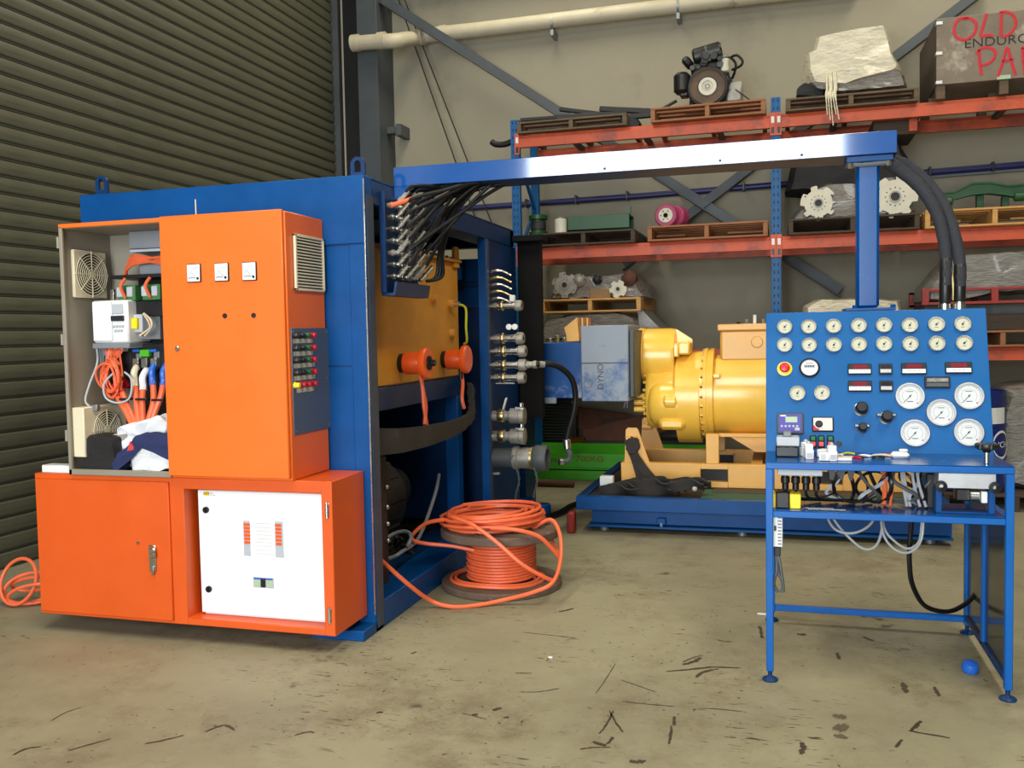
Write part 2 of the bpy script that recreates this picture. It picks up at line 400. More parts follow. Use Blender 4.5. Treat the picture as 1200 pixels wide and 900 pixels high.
# ------------------------------------------------------------------ the building
fl_ = struct(B(-7, 8.2, -7, 11.2, -.2, 0), 'floor', FLOOR)
def mark(pts, w, m_, nm='floor_stain', seed=0):
    q = random.Random(seed); P = cr(pts, 6); vs = []; fs = []; n = len(P)
    for i, p in enumerate(P):
        t = P[min(n-1, i+1)]-P[max(0, i-1)]; s = Vector((-t.y, t.x, 0)).normalized(); e = .35+.65*math.sin(PI*(i+.5)/n)**.4
        a, b = w*e*q.uniform(.4, 1.1), w*e*q.uniform(.4, 1.1)
        vs += [Vector((p.x, p.y, .0012))+s*a, Vector((p.x, p.y, .0012))-s*b]
    for i in range(n-1): fs.append((2*i, 2*i+1, 2*i+3, 2*i+2))
    g = MB(); g.add(vs, fs); g.build(nm, m_, fl_, False)
MK = [([(-0.527, 4.298, 0.0), (-0.436, 4.342, 0.0), (-0.318, 4.405, 0.0), (-0.192, 4.423, 0.0)], .010), ([(-0.462, 4.406, 0.0), (-0.418, 4.452, 0.0), (-0.387, 4.52, 0.0)], .016), ([(-0.385, 4.254, 0.0), (-0.359, 4.327, -0.0), (-0.293, 4.388, 0.0)], .012), ([(-0.706, 3.554, 0.0), (-0.693, 3.649, 0.0), (-0.69, 3.791, 0.0)], .006), ([(-0.707, 3.787, 0.0), (-0.663, 3.682, 0.0), (-0.617, 3.593, 0.0)], .006), ([(-0.751, 3.402, 0.0), (-0.696, 3.431, 0.0), (-0.639, 3.445, 0.0)], .006), ([(-0.716, 3.48, 0.0), (-0.686, 3.464, 0.0), (-0.66, 3.455, 0.0)], .014), ([(-0.657, 3.471, 0.0), (-0.651, 3.512, 0.0), (-0.645, 3.537, 0.0)], .010), ([(-0.671, 3.899, 0.0), (-0.611, 3.894, 0.0), (-0.447, 3.896, 0.0)], .005), ([(-0.716, 4.143, -0.0), (-0.629, 4.089, -0.0), (-0.545, 4.037, 0.0)], .004), ([(-0.799, 3.956, 0.0), (-0.786, 4.137, 0.0), (-0.779, 4.343, 0.0)], .003), ([(-0.551, 3.349, 0.0), (-0.522, 3.349, 0.0), (-0.492, 3.364, 0.0)], .016), ([(-1.215, 4.113, 0.0), (-1.176, 4.122, 0.0), (-1.14, 4.13, 0.0)], .006), ([(-1.129, 3.897, 0.0), (-1.055, 3.915, 0.0), (-0.971, 3.976, 0.0)], .005), ([(-1.186, 3.671, 0.0), (-1.178, 3.691, 0.0), (-1.159, 3.705, 0.0)], .014), ([(-1.261, 3.607, 0.0), (-1.25, 3.61, 0.0), (-1.239, 3.621, 0.0)], .012), ([(-1.124, 3.614, 0.0), (-1.113, 3.616, 0.0), (-1.105, 3.627, 0.0)], .010), ([(-1.309, 3.613, 0.0), (-1.251, 3.6, 0.0), (-1.188, 3.58, 0.0)], .003), ([(-1.664, 3.527, 0.0), (-1.653, 3.539, 0.0), (-1.639, 3.543, 0.0)], .010), ([(-1.803, 4.251, 0.0), (-1.795, 4.266, 0.0), (-1.787, 4.281, 0.0)], .010), ([(-1.238, 5.1, -0.0), (-1.197, 5.142, 0.0), (-1.171, 5.183, 0.0)], .012), ([(-1.341, 4.7, 0.0), (-1.21, 4.687, 0.0), (-1.044, 4.669, 0.0)], .004), ([(-0.435, 3.695, 0.0), (-0.43, 3.622, 0.0), (-0.426, 3.528, 0.0)], .007), ([(-0.435, 3.79, 0.0), (-0.43, 3.748, 0.0), (-0.426, 3.706, 0.0)], .010), ([(-0.34, 3.903, 0.0), (-0.269, 3.911, 0.0), (-0.164, 3.91, 0.0)], .004), ([(0.485, 3.871, 0.0), (0.554, 3.856, 0.0), (0.623, 3.841, 0.0)], .008), ([(0.482, 3.87, 0.0), (0.514, 3.927, 0.0), (0.537, 3.983, 0.0)], .010), ([(0.072, 4.996, 0.0), (0.098, 4.988, 0.0), (0.115, 5.006, 0.0)], .016), ([(0.399, 5.029, 0.0), (0.425, 4.994, 0.0), (0.447, 4.972, 0.0)], .016), ([(0.258, 4.745, 0.0), (0.259, 4.696, 0.0), (0.264, 4.648, 0.0)], .012), ([(0.519, 4.405, 0.0), (0.519, 4.343, 0.0), (0.519, 4.282, 0.0)], .016), ([(0.647, 4.384, 0.0), (0.648, 4.323, 0.0), (0.651, 4.275, 0.0)], .012), ([(0.071, 3.666, 0.0), (0.073, 3.613, 0.0), (0.062, 3.559, 0.0)], .014), ([(0.413, 3.705, 0.0), (0.426, 3.738, 0.0), (0.443, 3.781, 0.0)], .008), ([(-0.121, 5.083, 0.0), (-0.11, 4.983, 0.0), (-0.103, 4.885, 0.0)], .012), ([(-0.466, 4.441, 0.0), (-0.423, 4.511, -0.0), (-0.378, 4.559, 0.0)], .006), ([(-2.698, 2.906, 0.0), (-2.664, 2.961, 0.0), (-2.608, 3.039, 0.0)], .006), ([(-2.982, 3.125, 0.0), (-2.989, 3.206, 0.0), (-2.963, 3.278, 0.0)], .004), ([(-2.44, 3.032, 0.0), (-2.393, 3.075, 0.0), (-2.338, 3.138, 0.0)], .008), ([(-2.272, 3.187, 0.0), (-2.235, 3.264, 0.0), (-2.161, 3.231, 0.0)], .010), ([(-1.895, 3.246, 0.0), (-1.86, 3.288, 0.0), (-1.829, 3.287, 0.0)], .008), ([(-2.884, 2.822, 0.0), (-2.876, 2.877, 0.0), (-2.834, 2.911, 0.0)], .008), ([(-0.328, 4.806, 0.0), (-0.284, 4.789, 0.0), (-0.25, 4.797, 0.0)], .006), ([(-1.113, 4.301, 0.0), (-1.109, 4.338, 0.0), (-1.107, 4.364, 0.0)], .004)]
for i, (p_, w_) in enumerate(MK): mark(p_, w_, STAIN, 'floor_stain', i)
for p_, w_ in (([(0.198, 3.962, 0.0), (0.228, 3.951, 0.0), (0.251, 3.948, 0.0)], .028), ([(0.199, 3.85, 0.0), (0.221, 3.839, 0.0), (0.246, 3.829, 0.0)], .05), ([(0.191, 3.759, 0.0), (0.217, 3.757, 0.0), (0.237, 3.738, 0.0)], .02)): mark(p_, w_, STAIN2, 'oil_spot', 3)
struct(B(-5.6, 8.2, 10.75, 11.0, 0, 7.6), 'wall_back', WALL)
struct(B(8.0, 8.2, -5.2, 10.75, 0, 7.6), 'wall_right', WALL2)
g = MB(); g.box(-5.6, -4.0, -5.3, -5.1, 0, 7.6); g.box(.9, 8.0, -5.3, -5.1, 0, 7.6); g.box(-4.0, .9, -5.3, -5.1, 5.0, 7.6)
struct(g, 'wall_front', WALL2)
g = MB(); g.box(-5.6, -5.4, -5.1, 1.6, 0, 7.6); g.box(-5.6, -5.4, 1.6, 10.75, 6.3, 7.6); g.box(-5.6, -5.4, 10.66, 10.75, 0, 6.3)
struct(g, 'wall_left', WALL2)
struct(B(-5.6, 8.2, -5.3, 11.0, 7.6, 7.75), 'ceiling', WALL2)
for zz in (5.78, 6.9):
    struct(B(-4.5, 8.0, 10.45, 10.749, zz, zz+.2, .01), 'trim_1' if zz < 6 else 'trim_2', DKSTEEL)
# roller door of ribbed slats
PITCH = .1215
door = struct(B(-5.40, -5.345, 1.6, 10.55, 0, 6.3), 'door_1', SLATM)
N = 51
sl = MB()
prof = [(.012, .003), (.012, .012), (.028, .020), (.036, .045), (.037, .08), (.033, .108), (.014, .1185)]
sl.prism([(-5.345+a, b) for a, b in [(-.02, .004)]+prof[:]+[(-.02, .119)]], 1.62, 10.53, 1)
s0 = sl.build('slat', SLATM, door, True)
for k in range(1, N):
    c = s0.copy(); COL.objects.link(c); c.parent = door; c.location = (0, 0, k*PITCH)
struct(B(-5.42, -5.24, 10.54, 10.66, 0, 6.4, .005), 'trim_3', DKSTEEL)
struct(MB().tube([(-5.2, 10.6, 0), (-5.2, 10.6, 7)], .022, 8), 'trim_4', PVC, True)
# steel column at the corner, H shaped with its flange to the room
g = MB(); g.box(-4.86, -4.60, 10.28, 10.31, 0, 7.6, .004); g.box(-4.745, -4.715, 10.31, 10.72, 0, 7.6); g.box(-4.86, -4.60, 10.72, 10.748, 0, 7.6)
g.box(-4.62, -4.601, 10.31, 10.72, 0, 7.6)
col = struct(g, 'column', DKSTEEL2)
g = MB(); g.box(-5.15, -4.9, 10.5, 10.748, 0, 7.6); struct(g, 'trim_5', BLACK)
g = MB(); a0, a1 = Vector((-4.614, 10.42, 5.609)), Vector((0.606, 10.5, 1.937))
g.bar(a0, a1, .012, .13, (0, 1, 0), .002); g.bar(a0+Vector((0, .05, .07)), a1+Vector((0, .05, .07)), .1, .012, (0, 1, 0))
tag(g.build('wall_brace', DKSTEEL2, None, False), 'long grey steel brace running from the corner column down behind the blue rack post', 'brace', 'crossed braces on the back wall')
g = MB(); a0, a1 = Vector((2.041, 10.56, 5.004)), Vector((-1.743, 10.56, 2.311))
g.bar(a0, a1, .012, .13, (0, 1, 0), .002); g.bar(a0+Vector((0, .05, .07)), a1+Vector((0, .05, .07)), .1, .012, (0, 1, 0))
tag(g.build('wall_brace', DKSTEEL2, None, False), 'grey steel brace passing behind the wooden crate and the wrapped load', 'brace', 'crossed braces on the back wall')
g = MB(); g.box(-4.6, -4.44, 10.5, 10.6, 4.07, 4.15, .004); g.box(-4.47, -4.40, 10.46, 10.748, 4.03, 4.17, .004)
tag(g.build('wall_bracket', DKSTEEL, None, False), 'small dark steel cleat bolted beside the corner column', 'bracket')
# pipes on the wall
t = thing('downpipe', 'weathered white plastic pipe sloping along the top of the back wall', 'pipe', (-2.506, 10.6, 5.258))
pp = [(-4.799, 10.12, 5.059), (-4.548, 10.12, 5.052), (-4.319, 10.14, 5.043), (-4.246, 10.3, 5.102), (-4.182, 10.52, 5.171), (-4.037, 10.6, 5.219), (-3.442, 10.6, 5.215)]
g = MB(); g.tube(cr(pp, 5)+[Vector((-0.129, 10.6, 5.226)), Vector((0.825, 10.6, 5.218))], .086, 18); g.build('pipe', PVC, t)
for p in ((-4.799, 10.12, 5.059), (-4.461, 10.12, 5.052), (-4.157, 10.54, 5.184), (-3.873, 10.6, 5.212)):
    q = Vector(p); g = MB(); g.cyl(q-Vector((.045, 0, -.004)), q+Vector((.045, 0, .004)), .098, None, 20); g.build('coupling_collar', PVC, t)
for p in ((-2.528, 10.6, 5.193), (-1.091, 10.6, 5.219)):
    q = Vector(p); g = MB(); g.lathe([(.088, -.012), (.094, -.012), (.094, .012), (.088, .012)], q, (1, 0, 0), 18, False); g.box(q.x-.02, q.x+.02, q.y-.06, q.y+.14, q.z-.16, q.z-.088, .004)
    g.build('pipe_clip', GALV, t)
t = thing('wall_conduit', 'thin navy pipe clipped along the back wall behind the rack', 'pipe', (-1.069, 10.66, 3.185))
g = MB(); g.tube([(-3.781, 10.66, 3.136), (-1.454, 10.66, 3.16), (2.374, 10.66, 3.241), (3.081, 10.66, 3.252)], .035, 10); g.build('pipe', NAVY, t)
for x in (-2.9, -2.3, -1.7, -1.1, -.4, .9, 1.5, 2.1):
    a, b = Vector((-3.781, 10.66, 3.136)), Vector((2.374, 10.66, 3.241)); q = a.lerp(b, (x-a.x)/(b.x-a.x))
    B(x-.012, x+.012, 10.62, 10.75, q.z-.045, q.z+.05, .003).build('pipe_clip', BLACK, t)
tag(MB().tube([(1.277, 10.7, 3.181), (2.4, 10.7, 3.203), (3.093, 10.7, 3.215)], .022, 8).build('wall_conduit', GREY), 'thin grey conduit fixed just under the navy wall pipe', 'pipe')
for nm, a, b in (('nearer to the column', (-4.456, 10.6, 5.712), (-3.231, 10.6, 2.156)), ('farther from the column', (-4.357, 10.55, 5.683), (-3.004, 10.55, 2.147))):
    tag(MB().tube([a, b], .008, 6).build('hanging_wire', INK), 'thin dark wire slanting down the back wall, '+nm, 'wire', 'wires slanting down the wall')

# ------------------------------------------------------------------ blue power pack enclosure
EX0, EX1, EY0, EY1, EZ = -3.925, -2.115, 4.52, 7.35, 2.46
t = thing('power_pack_enclosure', 'large blue steel enclosure housing the tank and couplings behind the orange cabinets', 'enclosure', (-3.0, 5.9, 0))
ENC = t
B(EX0, EX1-.03, EY0, EY0+.012, .12, 2.1, .002).build('front_panel', BLUE, t)
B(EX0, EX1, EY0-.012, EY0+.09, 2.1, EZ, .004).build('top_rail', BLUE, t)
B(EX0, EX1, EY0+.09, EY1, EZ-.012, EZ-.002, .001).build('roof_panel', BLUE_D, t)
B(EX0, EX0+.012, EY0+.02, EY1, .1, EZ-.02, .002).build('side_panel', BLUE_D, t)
g = B(EX1-.1, EX1, EY0-.006, EY0+.1, 0, 2.1, .004); g.build('post', BLUE, t)
plab(B(EX1-.002, EX1+.002, EY0+.012, EY0+.098, .02, 2.36, .001).build('post_facing', GREYPOST, t), 'scuffed grey inner face of the post')
B(EX0, EX0+.1, EY0+.013, EY0+.1, 0, 2.1, .004).build('post', BLUE, t)
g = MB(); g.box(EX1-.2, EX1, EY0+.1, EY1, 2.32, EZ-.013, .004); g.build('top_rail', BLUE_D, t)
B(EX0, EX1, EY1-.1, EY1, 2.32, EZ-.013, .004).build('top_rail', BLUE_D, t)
B(EX0+.1, EX1-.2, 5.5, 5.58, 2.36, EZ-.013, .003).build('cross_rail', BLUE_D, t)
# base frame
g = MB(); g.box(EX1-.22, EX1, EY0+.1, EY1+.55, 0, .15, .004); g.build('base_rail', BLUE, t)
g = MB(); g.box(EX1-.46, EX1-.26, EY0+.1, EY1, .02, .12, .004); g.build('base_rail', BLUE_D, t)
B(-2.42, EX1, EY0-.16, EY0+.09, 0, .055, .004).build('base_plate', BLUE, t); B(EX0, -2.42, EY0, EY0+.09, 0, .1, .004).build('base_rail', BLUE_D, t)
B(EX0, EX1-.25, EY0+.1, EY1, .005, .05).build('floor_plate', DARK, t)
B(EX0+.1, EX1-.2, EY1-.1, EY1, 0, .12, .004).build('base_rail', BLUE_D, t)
# rear post and coupling plate
B(EX1-.065, EX1, 6.59, 6.62, .15, 2.32, .003).build('post', BLUE, t)
plab(B(EX1-.003, EX1+.003, 6.61, 6.66, .15, 2.32, .001).build('post_facing', GREYPOST, t), 'scuffed grey edge of the rear post')
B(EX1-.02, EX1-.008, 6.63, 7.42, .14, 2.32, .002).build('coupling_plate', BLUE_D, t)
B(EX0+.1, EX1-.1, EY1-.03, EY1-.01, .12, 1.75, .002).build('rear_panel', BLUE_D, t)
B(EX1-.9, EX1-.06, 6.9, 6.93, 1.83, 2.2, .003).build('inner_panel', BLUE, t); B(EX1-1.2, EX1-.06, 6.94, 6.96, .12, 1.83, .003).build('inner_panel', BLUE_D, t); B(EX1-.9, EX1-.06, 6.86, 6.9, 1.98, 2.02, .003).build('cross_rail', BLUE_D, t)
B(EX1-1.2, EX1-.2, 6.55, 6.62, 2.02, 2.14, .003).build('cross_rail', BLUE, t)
plab(B(EX1, EX1+.2, 7.45, 7.52, .9, 2.36, .003).build('cover_plate', MATTE, t), 'black cover plate behind the couplings')
B(EX1-.01, EX1+.26, 7.30, 7.46, 2.36, 2.41, .004).build('ledge', MATTE, t)
for X, Y in ((-3.824, 4.58), (-2.198, 4.62), (-2.945, 7.25)):
    g = MB(); n = 14; po = [(X-.042, EZ-.01)]+[(X-.042*math.cos(PI*k/n), EZ+.075+.042*math.sin(PI*k/n)) for k in range(n+1)]+[(X+.042, EZ-.01)]
    po = [(X-.042, EZ-.01), (X-.042, EZ+.03)]+po[1:-1]+[(X+.042, EZ+.03), (X+.042, EZ-.01)]
    hi = [(X+(x_-X)*.45, max(EZ+.035, EZ+.075+(z_-EZ-.075)*.55)) for x_, z_ in po]
    n2 = len(po); vs = [(x_, y_, z_) for y_ in (Y-.008, Y+.008) for pl_ in (po, hi) for x_, z_ in pl_]; fs = []
    for i in range(n2):
        j = (i+1) % n2
        fs += [(i, j, n2+j, n2+i), (2*n2+i, 3*n2+i, 3*n2+j, 2*n2+j), (i, 2*n2+i, 2*n2+j, j), (n2+i, n2+j, 3*n2+j, 3*n2+i)]
    g.add(vs, fs)
    g.build('lifting_lug', BLUE_D if X > -2.5 else BLUE_D, t)
for a, b in (((-2.45, 2.098), (EX1-.012, 2.098)), ((-2.37, 1.45), (-2.16, 1.45))):
    B(a[0], b[0], EY0-.004, EY0+.004, a[1]-.003, a[1]+.003, .001).build('weld_seam', BLUE_D, t)
B(-2.415, -2.37, EY0-.009, EY0, .9, 2.1, .002).build('edge_strip', BLUE, t)
B(EX1-.006, EX1+.001, EY0-.014, EY0-.007, .1, 2.44, .001).build('weld_seam', STEEL, t)
# tank inside, on its own stand
tk = thing('oil_tank', 'mustard yellow oil tank standing inside the blue enclosure', 'tank', (-2.75, 5.7, 1.28))
TX = -2.3
g = MB(); g.box(-3.3, TX, 4.86, 6.48, 1.30, 2.14, .012); g.build('tank_body', TANK, tk)
B(-3.3, TX+.03, 4.86, 6.49, 2.135, 2.155, .004).build('tank_lid', TANK, tk)
for y in (5.35, 5.7, 5.95, 6.05, 6.15, 6.25, 6.35): MB().cyl((TX+.0, y, 2.155), (TX+.0, y, 2.175), .014, None, 6).build('lid_bolt', GALV, tk)
g = MB(); g.prism([(6.36, 2.1), (6.46, 2.1), (6.46, 2.22), (6.44, 2.25), (6.38, 2.25), (6.36, 2.22)], TX+.0, TX+.02, 0); g.build('lifting_eye', TANK, tk)
for y, z in ((6.28, 1.83), (5.95, 1.86), (6.3, 1.62)): MB().cyl((TX, y, z), (TX+.035, y, z), .035, .03, 14).build('plug', TANK, tk)
MB().cyl((TX, 6.3, 1.83), (TX+.07, 6.3, 1.83), .018, None, 10).build('sight_fitting', STEEL, tk)
MB().tube(cr([(TX+.05, 6.32, 1.83), (TX+.09, 6.38, 1.8), (TX+.09, 6.38, 1.66), (TX+.08, 6.42, 1.56), (TX+.04, 6.47, 1.54)], 5), .009, 6).build('yellow_cable', LIME, tk)
B(TX-.2, TX-.05, 5.6, 5.75, 2.155, 2.25, .01).build('breather', CREAM, tk)
for (px, pz, yy) in ((5.37, 1.435, 0), (6.13, 1.435, 1)):
    p = thing('level_sensor', ('orange round plug with black centre on the tank, nearer to the front post', 'plain orange round plug on the tank, farther from the front post')[yy], 'plug', (TX, px, pz-.09), 'orange plugs on the oil tank')
    g = MB(); g.lathe([(.055, 0), (.055, .03), (.07, .035), (.07, .135), (.066, .145)], (TX, px, pz), (1, 0, 0), 22); g.build('plug_body', ORPLUG, p)
    g = MB(); g.lathe([(.066, .145), (.096, .15), (.1, .16), (.1, .18), (.09, .19), (.05, .19)], (TX, px, pz), (1, 0, 0), 24); g.build('plug_flange', ORPLUG, p)
    MB().lathe([(.055, .0), (.06, .0), (.06, .028), (.055, .03)], (TX, px, pz), (1, 0, 0), 20).build('collar', BLACK, p)
    if yy == 0: MB().lathe([(.045, .188), (.045, .2), (.02, .21), (.02, .235)], (TX, px, pz), (1, 0, 0), 12).build('centre_boss', BLACK, p)
    ends = ((px+.02, 1.03), (px-.02, 1.05)) if yy == 0 else ((px-.03, 1.09),)
    for k, (ey, ez) in enumerate(ends):
        MB().tube(cr([(TX+.13, px+.0+.02*k, pz-.07), (TX+.14, px+.01, pz-.16), (TX+.15, px+.0+.03*k-.04*yy, pz-.27), (TX+.16, ey, ez)], 5), .013, 7).build('cable', ORHOSE, p)
    if yy: MB().cyl((TX+.13, px, pz-.06), (TX+.13, px, pz-.14), .016, None, 10).build('gland', BLACK, p)
st = thing('tank_stand', 'blue steel stand carrying the mustard oil tank', 'stand', (-2.8, 5.7, .05))
B(-3.3, TX+.01, 4.8, 6.5, 1.16, 1.30, .005).build('top_frame', BLUE_D, st)
for x in (-3.25, TX-.09):
    for y in (4.84, 6.38): B(x, x+.1, y, y+.1, .05, 1.16, .004).build('leg', BLUE, st)
# drooping black duct along the open side
g = MB(); P0 = cr([(-2.17, 4.58, 1.03), (-2.10, 5.0, 1.0), (-2.07, 5.6, .995), (-2.09, 6.0, 1.015), (-2.12, 6.2, 1.05), (-2.16, 6.32, 1.12), (-2.19, 6.40, 1.24)], 6)
vs = []; fs = []; m = len(P0)
for i, p in enumerate(P0):
    tt = (P0[min(m-1, i+1)]-P0[max(0, i-1)]).normalized(); nn = Vector((0, -tt.z, tt.y)); h = .082-.045*min(1, i/(m*.5)); wv = .005*math.sin(i*1.7)
    for sx, sz in ((-.018, -1), (.018, -1), (.022, 0), (.018, 1), (-.018, 1), (-.022, 0)): vs.append(p+Vector((sx+wv, 0, 0))+nn*(h*sz))
for i in range(m-1):
    for k in range(6): fs.append((i*6+k, i*6+(k+1) % 6, (i+1)*6+(k+1) % 6, (i+1)*6+k))
fs += [tuple(range(6))[::-1], tuple((m-1)*6+k for k in range(6))]
g.add(vs, fs); g.fix(); plab(g.build('hose_duct', DUCT, ENC), 'dusty black flexible duct')
# pump set in the dark lower bay
p = thing('pump_motor', 'dark electric pump motor lying low inside the enclosure', 'motor', (-2.75, 5.5, .05))
g = MB(); g.ccyl((-2.75, 5.0, .5), (-2.75, 5.8, .5), .3, .03, 26)
for k in range(22):
    a = 2*PI*k/22; g.bar((-2.75+.3*math.cos(a), 5.1, .5+.3*math.sin(a)), (-2.75+.3*math.cos(a), 5.72, .5+.3*math.sin(a)), .014, .03, (math.cos(a), 0, math.sin(a)))
g.build('motor_body', DARK, p); B(-3.0, -2.5, 5.05, 5.75, .05, .26, .01).build('foot', DARK, p)
MB().ccyl((-2.75, 5.8, .5), (-2.75, 6.2, .5), .16, .02, 20).build('pump', DARK, p)
B(-2.62, -2.42, 5.2, 5.45, .62, .8, .01).build('terminal_box', DARK, p)
c = thing('control_box', 'grey open box with a timber coloured edge inside the enclosure foot', 'box', (-2.38, 4.85, .05))
B(-2.6, -2.27, 4.68, 4.86, .05, .86, .004).build('box_body', GREY, c)
g = MB(); g.box(-2.262, -2.245, 4.86, 4.94, .3, .88, .002); g.box(-2.262, -2.245, 4.66, 4.86, .78, .88, .002); g.build('edge_trim', DRUMW, c)
for z in (.4, .5, .6, .72): MB().ball((-2.235, 4.96, z), .016, 8).build('indicator', STEEL, c)
B(-2.6, -2.24, 4.86, 4.98, .05, .9, .004).build('box_door', DARK, c)
r = random.Random(4)
for k in range(4):
    pts = [(-2.36-r.random()*.3, 4.95+r.random()*.9, .1+r.random()*.25) for _ in range(5)]
    pts = [(p_[0], 4.95+.22*k+(p_[1]-4.95)*.35, p_[2]) for p_ in pts]; pts[0] = (pts[0][0], pts[0][1], .07)
    tag(MB().tube(cr(pts, 6), .012+.006*r.random(), 7).build('hydraulic_hose', RUBBER), ('black hose curling in the dark bay, nearest to the front post', 'second black hose curling in the dark bay from the front post', 'third black hose curling in the dark bay from the front post', 'black hose curling in the dark bay, farthest from the front post')[k], 'hose', 'hoses in the dark bay under the tank')
tag(MB().tube(cr([(-2.3+.09*math.cos(a), 5.2+.16*math.sin(a), .32+.05*math.sin(a)) for a in [k*PI/6 for k in range(12)]]+[(-2.26, 5.5, .3), (-2.3, 5.9, .5), (-2.34, 6.1, .62)], 4), .012, 7).build('hydraulic_hose', GREY), 'looped grey hose lying in the dark bay behind the front post', 'hose')

# ------------------------------------------------------------------ orange lower cabinet
LX0, LX1, LY0, LY1, LZ0, LZ1 = -3.983, -2.162, 4.136, 4.508, .097, .885
t = thing('switchboard_cabinet', 'long low orange steel cabinet holding a white distribution board', 'cabinet', (-3.07, 4.32, LZ0))
OX0, OX1, OZ0, OZ1 = -3.023, -2.222, .134, .822
g = MB(); g.box(LX0, OX0, LY0, LY1, LZ0, LZ1, .004); g.box(OX1, LX1, LY0, LY1, LZ0, LZ1, .004)
g.box(OX0-.005, OX1+.005, LY0, LY1, OZ1, LZ1, .004); g.box(OX0-.005, OX1+.005, LY0, LY1, LZ0, OZ0, .004); g.box(OX0, OX1, 4.46, LY1, OZ0, OZ1)
g.build('carcass', ORANGE_D, t)
d = B(-3.968, -3.108, LY0-.014, LY0, .115, .858, .004).build('door', ORANGE_D, t)
hx, hz = -3.218, 0.459
g = MB(); g.box(hx-.022, hx+.022, LY0-.022, LY0-.014, hz-.08, hz+.06, .006); g.box(hx-.006, hx+.03, LY0-.04, LY0-.022, hz-.01, hz+.05, .008)
g.cyl((hx+.012, LY0-.046, hz+.03), (hx+.012, LY0-.02, hz+.03), .014, None, 12); g.box(hx-.004, hx+.012, LY0-.03, LY0-.02, hz-.1, hz-.05, .003)
plab(g.build('latch_handle', STEEL, d), 'chrome latch handle')
MB().cyl((-3.306, LY0-.02, 0.528), (-3.306, LY0-.012, 0.528), .009, None, 10).build('rivet', STEEL, d)
for q in ((-2.188, 4.13, 0.741), (-2.191, 4.13, 0.207)):
    g = MB(); g.box(q[0]-.01, q[0]+.01, LY0-.006, LY0, q[2]-.035, q[2]+.035, .002); g.cyl((q[0], LY0-.008, q[2]-.04), (q[0], LY0-.008, q[2]+.04), .007, None, 8); plab(g.build('hinge', STEEL, t), 'bright steel hinge')
# white distribution board in the recess
WY = 4.215
wx0, wx1, wz0, wz1 = -2.994, -2.249, 0.145, 0.807
t = thing('distribution_board', 'white enamel distribution board set into the orange cabinet', 'board', (-2.6, 4.3, OZ0))
B(wx0+.01, wx1-.005, WY+.012, 4.46, OZ0, wz1-.01, .004).build('back_box', WHITE, t)
d = B(wx0, wx1, WY, WY+.012, wz0, wz1, .003).build('door', WHITE, t)
for q in ((-2.943, 4.2, 0.701), (-2.943, 4.2, 0.274)):
    g = MB(); g.cyl((q[0], WY-.012, q[2]), (q[0], WY, q[2]), .017, None, 16); g.box(q[0]-.003, q[0]+.003, WY-.018, WY-.01, q[2]-.012, q[2]+.012); g.build('quarter_turn_lock', BLACK, d)
B(-2.723, -2.684, WY-.003, WY+.001, 0.465, 0.651, .001).build('breaker_strip', LGREY, d)
B(-2.536, -2.488, WY-.003, WY+.001, 0.465, 0.654, .001).build('breaker_strip', LGREY, d)
for x0, x1, za, zb in ((-2.718, -2.682, 0.642, 0.528), (-2.531, -2.496, 0.645, 0.528)):
    for k in range(6):
        z = za+(zb-za)*(k+.5)/6
        plab(B(x0, x1, WY-.007, WY-.002, z-.008, z+.007, .002).build('breaker_toggle', ORPLUG, d), 'orange breaker toggle')
B(-2.652, -2.551, WY-.002, WY+.001, 0.47, 0.65, .0005).build('circuit_chart', WPLAS, d)
for k in range(9):
    z = 0.47+(k+.5)/9*(0.65-0.47)
    B(-2.647, -2.556, WY-.0026, WY-.0015, z-.001, z+.001).build('chart_line', LGREY, d)
mx0, mx1, mz0, mz1 = -2.673, -2.552, 0.3, 0.355
B(mx0, mx1, WY-.004, WY+.001, mz0, mz1, .001).build('main_switch', LGREY, d)
B(mx0+.05, mx0+.075, WY-.016, WY-.003, mz0+.004, mz1-.004, .003).build('switch_lever', BLACK, d)
for a, b, m_ in ((.004, .044, LCDG), (.082, .118, LCDG)): B(mx0+a, mx0+b, WY-.0055, WY-.003, mz0+.006, mz1-.014, .001).build('switch_window', m_, d)
B(mx0+.004, mx1-.004, WY-.0055, WY-.003, mz1-.012, mz1-.003, .001).build('switch_label', BLUB, d)
lx, lz = -2.924, 0.788
B(lx-.03, lx+.0, WY-.003, WY, lz-.011, lz+.011, .001).build('maker_sticker', YELB, d)
text('maker_lettering', 'GEM', .018, FRONT(lx-.015, WY-.0035, lz), mat('dark_green_ink', (30, 70, 40), .6), d)
for k in range(3): B(lx+.006, lx+.04-.01*k, WY-.0015, WY, lz-.009+.007*k, lz-.006+.007*k).build('small_print', LGREY, d)

# ------------------------------------------------------------------ orange upper cabinet, one half open
UX0, UXM, UX1, UY0, UY1, UZ0, UZ1 = -3.722, -3.073, -2.362, 4.105, 4.507, .886, 2.236
t = thing('control_cabinet', 'tall orange control cabinet with its door off one bay showing wiring', 'cabinet', (-3.04, 4.3, UZ0)); UC = t
g = MB(); g.box(UX0, UX0+.006, UY0+.01, UY1, UZ0, UZ1, .002); plab(g.build('side_wall', BEIGE, t), 'beige inner side of the open bay')
g = MB(); g.box(UX0+.006, UXM, UY1-.01, UY1, UZ0, UZ1); plab(g.build('back_wall', BEIGE, t), 'beige back of the open bay')
g = MB(); g.box(UX0, UXM, UY0+.01, UY1, UZ1-.014, UZ1, .003); g.box(UX0, UXM, UY0, UY0+.012, UZ1-.02, UZ1+.002, .002); g.build('top_panel', ORANGE, t)
g = MB(); g.box(UX0, UXM, UY0+.002, UY1, UZ0, UZ0+.012, .002); g.box(UX0, UXM, UY0, UY0+.016, UZ0, UZ0+.032, .003); g.box(UX0, UX0+.022, UY0, UY0+.016, UZ0, UZ1-.012, .003)
